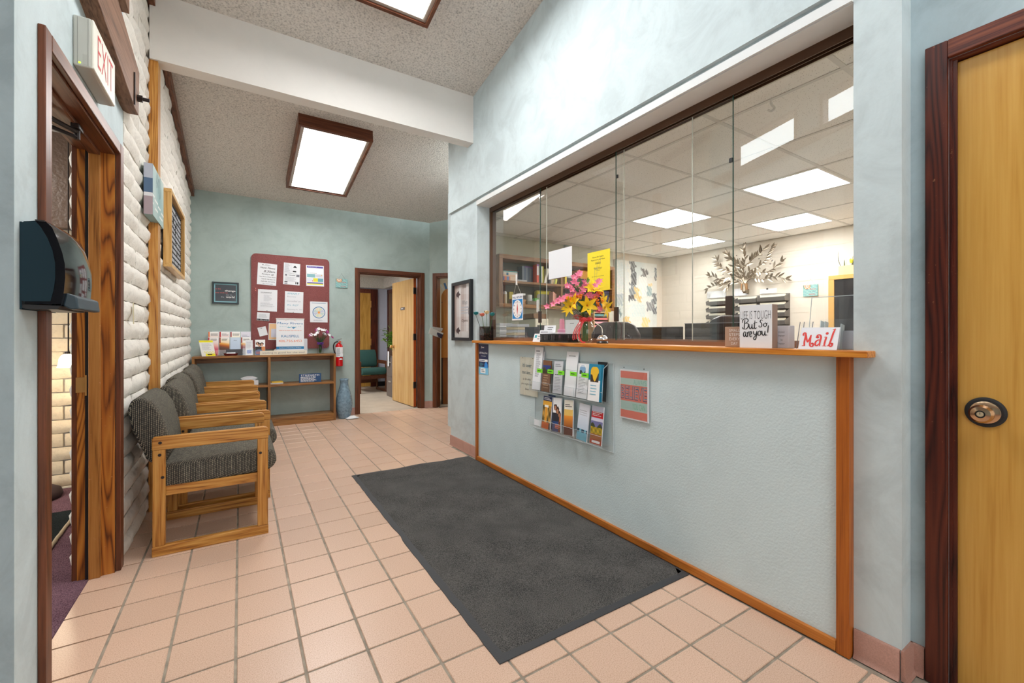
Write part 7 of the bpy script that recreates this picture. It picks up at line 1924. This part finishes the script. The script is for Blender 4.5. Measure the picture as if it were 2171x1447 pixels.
a = aX(1113, 693, 2.15); b = aX(1146, 693, 2.15)
t = thing('desk_bin', 'dark grey open desk bin behind the glass beside the cream folders', 'bin', (2.22, (a.y + b.y) / 2, 1.0585)); open_bin(2.15, b.y, 2.30, a.y, 1.0585, a.z, flat(66, 68, 80), t)
a = aX(1186, 676, 2.26)
bt = thing('pink_bottle', 'pink plastic pump bottle behind the flower bouquet', 'bottle', (2.26, a.y - .035, 1.0585))
part('bottle_body', MB().lathe([(.036, 0), (.038, .01), (.038, .12), (.030, .13)], (2.26, a.y - .035, 1.0585), 18), flat(240, 160, 196), bt, smooth=True); part('bottle_cap', MB().lathe([(.021, .13), (.020, .19), (.018, a.z - 1.0585), (.001, a.z - 1.0585 + .001)], (2.26, a.y - .035, 1.0585), 16), flat(244, 150, 180), bt)
T, w, h = sheetX(((1199, 678), (1230, 676), (1230, 712), (1199, 713)), 2.20); w = min(w, .19)
o = solo('counter_card', MB(frame((2.20, T[1][3], 1.0585), (0, -1, 0))).box(0, 0, 0, w, .20, .003), 'paper', 'white standing card behind the flower vase inside the office', 'card'); print_rows(frame((2.20, T[1][3], 1.0585), (0, -1, 0)), .06, .18, .13, .165, 1, 'ink_grey', o, z=.0035)
# printer with basket
a = aY(1135, 675, 4.40); b = aY(1163, 675, 4.40)
t = thing('printer', 'white office printer with a brown basket on it under the wall shelf', 'printer', ((a.x + b.x) / 2, 4.6, .75)); part('printer_body', MB().box(a.x, 4.40, .7505, b.x, 4.78, a.z), 'paper_cream', t, bevel=.01); part('paper_slot', MB().box(a.x + .03, 4.396, a.z - .12, b.x - .03, 4.401, a.z - .08), flat(60, 56, 54), t)
t = thing('brown_basket', 'brown basket standing on the white printer', 'basket', ((a.x + b.x) / 2, 4.55, a.z + .001)); open_bin(a.x - .02, 4.42, b.x - .02, 4.72, a.z + .001, a.z + .065, flat(140, 104, 72), t, .006)
# wood letter sorter with coloured papers
a = aY(1259, 664, 4.45); b = aY(1292, 664, 4.45)
t = thing('paper_sorter', 'wooden sorter of pink, red and teal papers below the wall shelf', 'sorter', ((a.x + b.x) / 2, 4.6, .75))
for x in (a.x, b.x - .014): part('sorter_side', MB().box(x, 4.45, .7505, x + .014, 4.72, 1.455), flat(206, 160, 104), t)
part('sorter_top', MB().box(a.x + .014, 4.45, 1.44, b.x - .014, 4.72, 1.455), flat(206, 160, 104), t); part('sorter_back', MB().box(a.x + .014, 4.705, .75, b.x - .014, 4.72, 1.44), flat(150, 110, 70), t)
cc = [(90, 150, 150), (226, 110, 110), (236, 170, 180), (246, 150, 150), (244, 190, 196), (240, 200, 206), (236, 206, 214), (150, 190, 206), (200, 206, 190), (226, 220, 190), (190, 180, 170), (150, 140, 150)]
for k, c_ in enumerate(cc):
    z = 1.40 - k * .052; part('sorter_shelf', MB().box(a.x + .014, 4.46, z - .008, b.x - .014, 4.70, z - .003), flat(90, 60, 44), t); part('paper_bundle', MB().box(a.x + .02, 4.462, z - .003, b.x - .02, 4.69, z + .024), flat(*c_), t)

# ---- wall shelf and what is on it
X0, X1, YF, ZB, ZT = 2.735, 4.735, 4.64, 1.487, 2.150
ws = thing('wall_shelf', 'long brown open wall shelf with two tiers in the office', 'shelf', ((X0 + X1) / 2, 4.78, ZB))
swd = 'shelf_wood'
part('shelf_top', MB().box(X0, YF, ZT - .055, X1, 4.918, ZT), swd, ws, bevel=.002); part('shelf_bottom', MB().box(X0, YF, ZB, X1, 4.918, ZB + .045), swd, ws, bevel=.002); part('shelf_side', MB().box(X0, YF, ZB + .045, X0 + .05, 4.918, ZT - .055), 'shelf_wood_z', ws); part('shelf_side', MB().box(X1 - .05, YF, ZB + .045, X1, 4.918, ZT - .055), 'shelf_wood_z', ws)
part('shelf_back', MB().box(X0 + .05, 4.90, ZB + .045, X1 - .05, 4.918, ZT - .055), flat(96, 84, 72), ws)
xm = aY(1190, 600, YF).x; zm = 1.825
part('shelf_middle', MB().box(X0 + .05, YF + .005, zm - .028, X1 - .05, 4.90, zm), swd, ws); part('shelf_divider', MB().box(xm, YF + .004, ZB + .045, xm + .028, 4.90, zm - .028), 'shelf_wood_z', ws); part('shelf_divider', MB().box(xm, YF + .004, zm, xm + .028, 4.90, ZT - .055), 'shelf_wood_z', ws)


def on_shelf(name, px0, px1, ptop, z0, mat, label, cat, Y=4.69, dep=.17, lean=0, **k):
    a = aY(px0, ptop, Y); b = aY(px1, ptop, Y); ht = max(.02, a.z - z0); Ts = Matrix.Translation((a.x, Y, z0)) @ Matrix.Rotation(lean, 4, 'Y')
    return solo(name, MB(Ts).box(0, 0, 0, b.x - a.x, dep, ht - .001), mat, label, cat, **k), a, b, ht


z1_ = zm + .001; z2_ = ZB + .046
o, a, b, ht = on_shelf('supply_box', 1067, 1096, 584.5, z1_, flat(226, 190, 150), 'white and orange supply box, lower of the two on the office wall shelf', 'box')
picture(frame((a.x, 4.69, z1_), (1, 0, 0)), .0, .0, b.x - a.x, ht - .002, 12, 5, lambda u, v: (110, 150, 210) if u < .45 and not (.1 < u < .22) else (232, 140, 100) if u < .5 else (240, 214, 190), o, z=.0008)
zz = z1_ + ht
o, a, b, ht = on_shelf('supply_box', 1067, 1097, 572.5, zz, flat(222, 214, 204), 'teal topped tissue carton on the orange supply box', 'box')
picture(frame((a.x, 4.69, zz), (1, 0, 0)), .0, .0, b.x - a.x, ht - .002, 14, 6, lambda u, v: (60, 160, 160) if v > .75 else (60, 120, 160) if .2 < u < .36 and .2 < v < .7 else (236, 200, 170) if v < .4 else (226, 222, 214), o, z=.0008)
m_ = MB(); m_.add([(a.x + .02, 4.72, zz + ht + .002), (a.x + .24, 4.70, zz + ht + .002), (a.x + .30, 4.76, zz + ht + .012), (a.x + .12, 4.80, zz + ht + .03)], [(0, 1, 2, 3)]); m_.add([(a.x + .02, 4.72, zz + ht - .0), (a.x + .24, 4.70, zz + ht - .0), (a.x + .30, 4.76, zz + ht + .010), (a.x + .12, 4.80, zz + ht + .028)], [(3, 2, 1, 0)])
solo('red_folder', m_, flat(190, 70, 66), 'crumpled red folder on top of the teal carton', 'folder')
o, a, b, ht = on_shelf('paper_pile', 1098, 1117, 592, z1_, 'paper_grey', 'low grey pile of papers beside the supply boxes', 'papers')
o, a, b, ht = on_shelf('binder', 1107, 1138, 563, z1_, flat(104, 116, 136), 'large blue grey binder with a purple corner on the top tier', 'binder', Y=4.76, dep=.12)
picture(frame((a.x, 4.76, z1_), (1, 0, 0)), 0, 0, b.x - a.x, ht - .001, 16, 14, lambda u, v: (120, 70, 150) if (v > .80 + .2 * (1 - u)) else (150, 50, 60) if (u > .8 and v < .2) else (86, 100, 128) if int(u * 8) % 2 else (120, 130, 146), o, z=.0008)
o, a, b, ht = on_shelf('binder', 1138, 1142.3, 559.5, z1_, flat(226, 80, 50), 'narrow binder with white and red spine beside the purple cornered one', 'binder', Y=4.66, dep=.09)
picture(frame((a.x, 4.66, z1_), (1, 0, 0)), 0, 0, b.x - a.x, ht - .001, 2, 10, lambda u, v: (150, 90, 170) if v > .86 else (230, 220, 226) if v > .42 else (226, 84, 54), o, z=.0008)
for k, (p0, p1, pt, c_, lab, ln) in enumerate(((1142.8, 1147, 561, (30, 70, 56), 'dark green binder', 0), (1147.6, 1150, 564, (226, 226, 222), 'thin white binder', 0), (1149.9, 1152.6, 564, (190, 186, 40), 'yellow binder', 0), (1153, 1157, 566, (232, 228, 216), 'cream book leaning beside the yellow binder', .30), (1163.8, 1167, 592, (60, 60, 70), 'dark low book', .18), (1167.5, 1170, 591, (200, 186, 160), 'tan low book', .2), (1170.5, 1173, 591, (226, 200, 150), 'pale orange low book', .2), (1173.6, 1176, 591, (160, 160, 120), 'olive low book', .2), (1176.6, 1180, 590, (226, 226, 90), 'lime yellow low book', .22))):
    on_shelf('book', p0, p1, pt, z1_, flat(*c_), lab + ' on the top tier of the office wall shelf', 'book', Y=4.67 + .01 * (k == 2), dep=.08, lean=ln, group='books on the office wall shelf')
on_shelf('book', 1198, 1201.5, 584, z1_, flat(240, 214, 40), 'single bright yellow book right of the shelf divider', 'book', Y=4.68)
o, a, b, ht = on_shelf('stacked_trays', 1202, 1222, 588, z1_, flat(72, 66, 66), 'dark stacked trays beside the yellow book', 'trays', Y=4.69)
o, a, b, ht = on_shelf('paper_pile', 1203, 1222, 582.5, z1_ + ht, 'paper_grey', 'flat papers lying on the dark stacked trays', 'papers', Y=4.69)
o, a, b, ht = on_shelf('yellow_bin', 1225, 1250, 571, z1_, flat(212, 150, 50), 'orange yellow plastic bin on the top tier of the office shelf', 'bin', Y=4.69, bevel=.02)
o, a, b, ht = on_shelf('black_bag', 1222, 1246, 589, z1_, flat(24, 22, 24), 'black bag in front of the yellow bin on the office shelf', 'bag', Y=4.645, dep=.04, bevel=.012)
# lower tier
a = aY(1070.5, 622, 4.70)
t = thing('spray_bottle', 'white bottle with a domed cap at the left end of the office wall shelf', 'bottle', (a.x, 4.70, z2_)); part('bottle_body', MB().lathe([(.026, 0), (.027, .01), (.027, .11), (.022, .125)], (a.x, 4.70, z2_), 16), flat(196, 180, 150, .3), t, smooth=True); part('bottle_cap', MB().lathe([(.024, .112), (.025, .135), (.018, .155), (.001, .162)], (a.x, 4.70, z2_), 16), 'white', t, smooth=True)
on_shelf('yellow_box', 1080, 1088, 618, z2_, flat(196, 180, 70), 'yellow carton behind the clock sign on the lower tier', 'box', Y=4.78, dep=.1)
on_shelf('brown_box', 1086, 1116, 633, z2_, flat(190, 140, 84), 'brown cardboard box on the lower tier of the office shelf', 'box', dep=.085)
o, a, b, ht = on_shelf('white_basket', 1101, 1114, 621, z2_ + .12, 'white', 'small white slotted basket on the brown box', 'basket', Y=4.70, dep=.07)
a = aY(1121.5, 625, 4.80); t = thing('white_mug', 'white mug behind the wicker basket on the lower tier', 'mug', (a.x, 4.80, z2_)); part('mug_body', MB().lathe([(.04, 0), (.042, a.z - z2_), (.038, a.z - z2_), (.037, .004)], (a.x, 4.80, z2_), 18), 'white', t, smooth=True); part('mug_handle', MB().tube(smooth_pts([(a.x + .04, 4.80, z2_ + .03), (a.x + .065, 4.80, z2_ + .06), (a.x + .04, 4.80, z2_ + .10)]), .006, 6), 'white', t)
wb = thing('wicker_basket', 'small wicker basket on the lower tier of the office shelf', 'basket', (0, 0, 0)); a = aY(1118, 637, 4.66); b = aY(1143, 637, 4.66); wb.location = ((a.x + b.x) / 2, 4.70, z2_); ROOT[wb.name] = Matrix.Translation(wb.location)
open_bin(a.x, 4.66, b.x, 4.73, z2_, a.z, flat(170, 156, 134), wb, .004)
wv_ = MB(); 
for r in range(6):
    for c_ in range(12):
        if (r + c_) % 2: wv_.bx(a.x + (b.x - a.x) * (c_ + .5) / 12, 4.658, z2_ + (a.z - z2_) * (r + .5) / 6, (b.x - a.x) / 13, .005, (a.z - z2_) / 7)
part('weave', wv_, flat(110, 98, 84), wb, kind='stuff')
on_shelf('green_box', 1134, 1143, 631.5, z2_, flat(96, 180, 76), 'green box standing behind the wicker basket', 'box', Y=4.735, dep=.05)
o, a, b, ht = on_shelf('yellow_container', 1138, 1172, 614, z2_, flat(206, 196, 40), 'rounded yellow framed container on the lower tier', 'container', Y=4.80, dep=.09, bevel=.035, seg=3)
T = frame((a.x, 4.798, z2_), (1, 0, 0)); part('clear_front', MB(T).prism(rounded(.0, .0, (b.x - a.x) * .84, ht * .74, .03), 2, 0, .006), flat(150, 150, 140, .2), o)
for k, (p0, c_) in enumerate(((1172.5, (226, 170, 150)), (1175, (214, 150, 130)), (1177.5, (180, 120, 110)))): on_shelf('folder', p0, p0 + 2.0, 618 + 2 * k, z2_, flat(*c_), ('first', 'second', 'third')[k] + ' pink folder standing beside the yellow framed container', 'folder', Y=4.66, dep=.09, group='pink folders on the office shelf')
for k, (pt, c_) in enumerate(((654, (40, 44, 60)), (648, (60, 110, 150)), (641, (50, 50, 70)), (634, (36, 40, 90)), (627, (44, 44, 54)), (620.5, (60, 50, 80)))):
    a = aY(1274, pt, 4.68); z0 = z2_ + k * .043
    solo('storage_tray', MB().box(a.x, 4.68, z0, a.x + .17, 4.86, z0 + .040), flat(*c_), ('lowest dark', 'second blue', 'third dark', 'fourth navy', 'fifth dark', 'topmost purple grey')[k] + ' tray of the stack at the right end of the office shelf', 'tray', 'stacked trays on the office shelf')
solo('green_pad', MB().box(a.x + .02, 4.69, z2_ + .2605, a.x + .13, 4.80, z2_ + .275), flat(140, 220, 90), 'lime green pad on top of the stacked trays', 'pad')

# ---- large abstract canvas
pt_ = thing('abstract_painting', 'large abstract canvas in white, grey, teal and ochre in the office corner', 'picture', (5.45, OYF, 1.2))
xa, xb, za, zb = 5.00, 5.975, 1.20, 2.325
TP = frame((xa, OYF - .002, za), (1, 0, 0)); w, h = xb - xa, zb - za
rq = random.Random(8); patches = []
def P4(x0, y0, x1, y1, c_, s=1): patches.append((x0, y0, x1, y1, c_, s))
P4(.34, .84, .46, 1.0, (96, 98, 100)); P4(.36, .66, .48, .86, (70, 72, 78)); P4(.62, .80, .76, .90, (104, 98, 98)); P4(.94, .74, 1, .94, (120, 124, 128)); P4(.33, .42, .48, .66, (120, 128, 134)); P4(.45, .46, .62, .62, (238, 200, 130)); P4(.52, .40, .60, .52, (236, 190, 110))
P4(.70, .52, .86, .64, (150, 176, 180)); P4(.88, .40, 1, .56, (100, 108, 116)); P4(.74, .30, .92, .42, (130, 130, 134)); P4(.90, .24, 1, .36, (90, 96, 106)); P4(.80, .66, .88, .70, (240, 210, 150)); P4(.0, .34, .18, .52, (170, 186, 196)); P4(.0, .20, .14, .30, (120, 140, 146)); P4(.18, .02, .34, .20, (230, 190, 110)); P4(.62, .02, .80, .18, (240, 214, 140)); P4(.55, .5, .75, .8, (246, 244, 240)); P4(.4, .2, .7, .4, (214, 228, 226)); P4(.05, .55, .3, .95, (222, 230, 230)); P4(.30, .44, .44, .50, (70, 66, 70))
def art(u, v):
    c_ = (232, 232, 226); c_ = mixc(c_, (204, 220, 222), max(0, math.sin(u * 7 + 1) * math.sin(v * 5)) * .6)
    for x0, y0, x1, y1, k, s_ in patches:
        e = .012 * math.sin(v * 61 + x0 * 40) + .012 * math.sin(u * 93 + y0 * 30) + .01 * math.sin(u * 31 + v * 47)
        if x0 + e < u < x1 + e and y0 + e < v < y1 - e: c_ = mixc(c_, k, .75 + .25 * math.sin(u * 90 + v * 70))
    return mixc(c_, (255, 255, 255) if rq.random() < .5 else (150, 150, 150), rq.random() ** 3 * .12)
part('canvas', MB(TP).box(0, 0, 0, w, h, .035), flat(226, 226, 220), pt_); picture(TP, 0, 0, w, h, 100, 110, art, pt_, z=.0356, name='painted_front', mat='vc')
# light switch like dark plate beside the canvas
p = aY(1318, 654, OYF - .04)

# ---- metal tree on the far office wall
mt = thing('metal_tree', 'brushed metal tree wall sculpture with many leaves', 'sculpture', (6.13, 3.48, 1.8))
met = plain('aged_silver_gold', rgb(150, 138, 122), rough=.3, metal=.85)
brs = [[(930, 980), (900, 850), (800, 770), (690, 690), (560, 660), (400, 590), (320, 520), (280, 440), (235, 345)], [(930, 980), (915, 800), (915, 640), (930, 500), (960, 350), (930, 220), (925, 60)], [(940, 980), (970, 860), (1080, 660), (1250, 560), (1400, 460), (1500, 340), (1560, 200), (1640, 60)], [(930, 560), (1000, 490), (1100, 400), (1200, 310), (1330, 220), (1380, 150), (1470, 70)],
       [(950, 990), (1000, 880), (1110, 760), (1200, 700), (1330, 685), (1500, 685), (1640, 620), (1760, 520), (1890, 420)], [(960, 1000), (1020, 900), (1110, 840), (1230, 840), (1400, 860), (1550, 830), (1680, 795), (1820, 810), (2010, 860)], [(920, 990), (860, 880), (740, 800), (600, 810), (500, 830), (420, 870), (300, 860), (180, 800), (60, 770)], [(900, 990), (840, 930), (740, 910), (600, 940), (480, 1000), (330, 1010), (180, 1030), (10, 1100)],
       [(910, 700), (850, 560), (730, 440), (620, 380), (560, 300), (510, 190)], [(740, 690), (700, 600), (680, 520)], [(760, 910), (620, 960), (560, 1000), (490, 1070)]]
def tz(x, y, d=6.06): return aX(1500 + x / 12.06, 520 + y / 12.06, d)
rt = random.Random(6)
for b_ in brs:
    P = smooth_pts([tuple(tz(*q, 6.06 + .02 * math.sin(i))) for i, q in enumerate(b_)], 4); n_ = len(P)
    part('branch', MB().tube(P, [.012 * (1 - .75 * i / n_) for i in range(n_)], 5), met, mt, smooth='all')
    for i in range(4, n_, 2):
        t_ = (P[i] - P[i - 1]).normalized(); sd = rt.choice((-1, 1)); nn = Vector((1, 0, 0)).cross(t_).normalized() * sd
        dr = (t_ * .8 + nn * rt.uniform(.5, 1.0) + Vector((-.15, 0, 0))).normalized(); lm = MB(); petal_mesh(lm, P[i] + Vector((-.005, 0, 0)), dr, rt.uniform(.07, .105), .034, .12, 4, up=(-1, 0, 0)); part('leaf', lm, met, mt, smooth='all')
    lm = MB(); petal_mesh(lm, P[-1], P[-1] - P[-2], .08, .03, .1, 4, up=(-1, 0, 0)); part('leaf', lm, met, mt, smooth='all')
for k in range(26):
    q = tz(rt.uniform(300, 1700), rt.uniform(250, 900), 6.09); part('crystal', MB().ball(q, .010, 6, 4), 'chrome', mt)
    
a_ = tz(940, 1000); part('trunk_band', MB().bx(6.06, a_.y, a_.z - .03, .03, .085, .09), flat(150, 110, 70), mt)
part('trunk', MB().tube([tz(930, 990), tz(940, 1060), tz(945, 1180)], [.022, .028, .034], 8), met, mt); part('wall_fixing', MB().box(6.06, a_.y - .02, a_.z - .12, 6.149, a_.y + .02, a_.z - .06), met, mt)

# ---- wall trays
dk = flat(96, 94, 92, .4)
def wall_trays(px0, px1, ptop, n, label):
    a = aX(px0, ptop, 6.0); b = aX(px1, ptop, 6.0); y1, y0, zt_ = a.y, b.y, (a.z + b.z) / 2; t = thing('wall_file_rack', label, 'file rack', (6.07, (y0 + y1) / 2, zt_ - .105 * n), 0, 'file racks on the far office wall')
    part('back_plate', MB().box(6.12, y0, zt_ - .105 * n - .02, 6.148, y1, zt_ + .01), dk, t)
    for k in range(n):
        z = zt_ - .105 * (k + 1) + .02
        part('tray', MB().prism([(6.0, z + .048), (6.005, z + .050), (6.02, z), (6.12, z), (6.12, z - .004), (6.015, z - .004)], 1, y0 + .004, y1 - .004), dk, t)
        for y in (y0, y1 - .004): part('tray_side', MB().prism([(6.0, z + .050), (6.12, z + .090), (6.12, z - .004), (6.015, z - .004)], 1, y, y + .004), dk, t)
        part('folder', MB().box(6.035, y0 + .012, z + .001, 6.065, y1 - .03, z + .082), 'paper_cream', t)
        part('folder_lip', MB().box(5.999, y0 + .02, z + .016 , 6.003, y0 + (y1 - y0) * .85, z + .042), 'paper_cream', t) if False else None
    return t


wall_trays(1496, 1545, 633, 4, 'grey wall file rack nearest the painting, below the metal tree'); wall_trays(1557, 1602, 628, 4, 'grey wall file rack in the middle of the three'); wall_trays(1603.5, 1663, 623.5, 4, 'grey wall file rack farthest from the painting')
def wall_sheet(q, label, X=6.145):
    T, w, h = sheetX(q, X - .004); return solo('wall_paper_sheet', MB(T).box(0, 0, 0, w, h, .001), 'paper', label, 'paper'), T, w, h


wall_sheet(((1499, 618), (1539, 615), (1539, 630), (1499, 632)), 'white sheet above the first grey wall file rack'); wall_sheet(((1557, 613), (1585, 609), (1585, 626), (1557, 627)), 'white sheet above the middle grey wall file rack')
o, T, w, h = wall_sheet(((1611, 613), (1647, 610), (1647, 621), (1611, 622)), 'pale lilac sheet with a black clip above the last wall file rack'); part('clip', MB(T).bx(w * .45, h * .95, .004, .02, .02, .008), 'black', o)
q = aX(1702.5, 628.5, 6.13)
hanging_sign('hanging_sign', TXp(6.145, q.y, q.z), 'small teal hanging sign on the cream office wall beside the glass cabinet', w=.166, h=.146)
# cabinet with planter
gcab = thing('glass_cabinet', 'oak cabinet with dark glass doors in the office corner', 'cabinet', (5.98, 1.7, 0))
oakc = flat(218, 168, 92, .4); x0, x1, y0, y1, zt_ = 5.80, 6.14, 1.02, 2.292, 1.822
part('cabinet_top', MB().box(x0, y0, zt_ - .05, x1, y1, zt_), oakc, gcab, bevel=.003); part('cabinet_side', MB().box(x0, y1 - .055, 0, x1, y1, zt_ - .05), oakc, gcab); part('cabinet_side', MB().box(x0, y0, 0, x1, y0 + .05, zt_ - .05), oakc, gcab); part('cabinet_body', MB().box(x0 + .03, y0 + .05, .05, x1, y1 - .055, zt_ - .05), flat(70, 62, 58), gcab); part('plinth', MB().box(x0 + .01, y0 + .05, 0, x0 + .03, y1 - .055, .08), oakc, gcab)
for k in range(3): ya_ = y0 + .05 + (y1 - y0 - .105) * k / 3; yb_ = y0 + .05 + (y1 - y0 - .105) * (k + 1) / 3; part('glass_door', MB().box(x0 + .012, ya_ + .003, .08, x0 + .020, yb_ - .003, zt_ - .052), flat(46, 42, 42, .06), gcab)
pb = thing('planter_box', 'pale wooden planter box with yellow tulips on the glass cabinet', 'planter', (5.95, 1.9, zt_ + .001)); pw = flat(226, 192, 150)
bxs = MB(); z0 = zt_ + .001; yA2, yB2 = 2.21, 1.50
for c_ in ((5.85, yB2, 5.862, yA2), (6.05, yB2, 6.062, yA2), (5.862, yB2, 6.05, yB2 + .012), (5.862, yA2 - .012, 6.05, yA2)): part('box_side', MB().box(c_[0], c_[1], z0, c_[2], c_[3], z0 + .105), pw, pb)
part('soil', MB().box(5.862, yB2 + .012, z0, 6.05, yA2 - .012, z0 + .09), flat(70, 50, 36), pb)
gm = MB(); r8 = random.Random(13)
for k in range(70): c_ = Vector((r8.uniform(5.88, 6.03), r8.uniform(yB2 + .03, yA2 - .02), z0 + .09)); petal_mesh(gm, c_, (r8.uniform(-.3, .3), r8.uniform(-.4, .5), 1), r8.uniform(.08, .14), .014, .3, 4)
part('blades', gm, flat(120, 130, 90), pb, kind='stuff')
petal_mesh(MB(), (0, 0, 0), (0, 0, 1), .1, .01)
lm = MB(); petal_mesh(lm, (5.9, 2.19, z0 + .08), (0, .75, 1), .19, .02, .5, 5); part('leaf', lm, flat(96, 104, 84), pb)
for k in range(14):
    c_ = Vector((r8.uniform(5.88, 6.02), yA2 - .07 - .045 * k + r8.uniform(-.02, .02), z0 + .15 + r8.uniform(-.03, .05))); fm_ = MB()
    for j in range(6): an = j * PI / 3; petal_mesh(fm_, c_ + Vector((.012 * math.cos(an), .012 * math.sin(an), -.02)), (math.cos(an) * .15, math.sin(an) * .15, 1), .05, .024, -.1)
    part('tulip', fm_, flat(236, 224, 60) if k % 3 else 'ink_white', pb, smooth='all')

# ---- added fill light behind the camera, in front of a closed wall
la = D.lights.new('fill_behind_camera', 'AREA'); lo = D.objects.new('fill_behind_camera', la); COL.objects.link(lo)
lo.location = (.2, -3.05, 1.5); lo.rotation_euler = (PI / 2, 0, 0); la.shape = 'RECTANGLE'; la.size = 2.6; la.size_y = 2.4; la.energy = 38; la.color = (1, .985, .96)
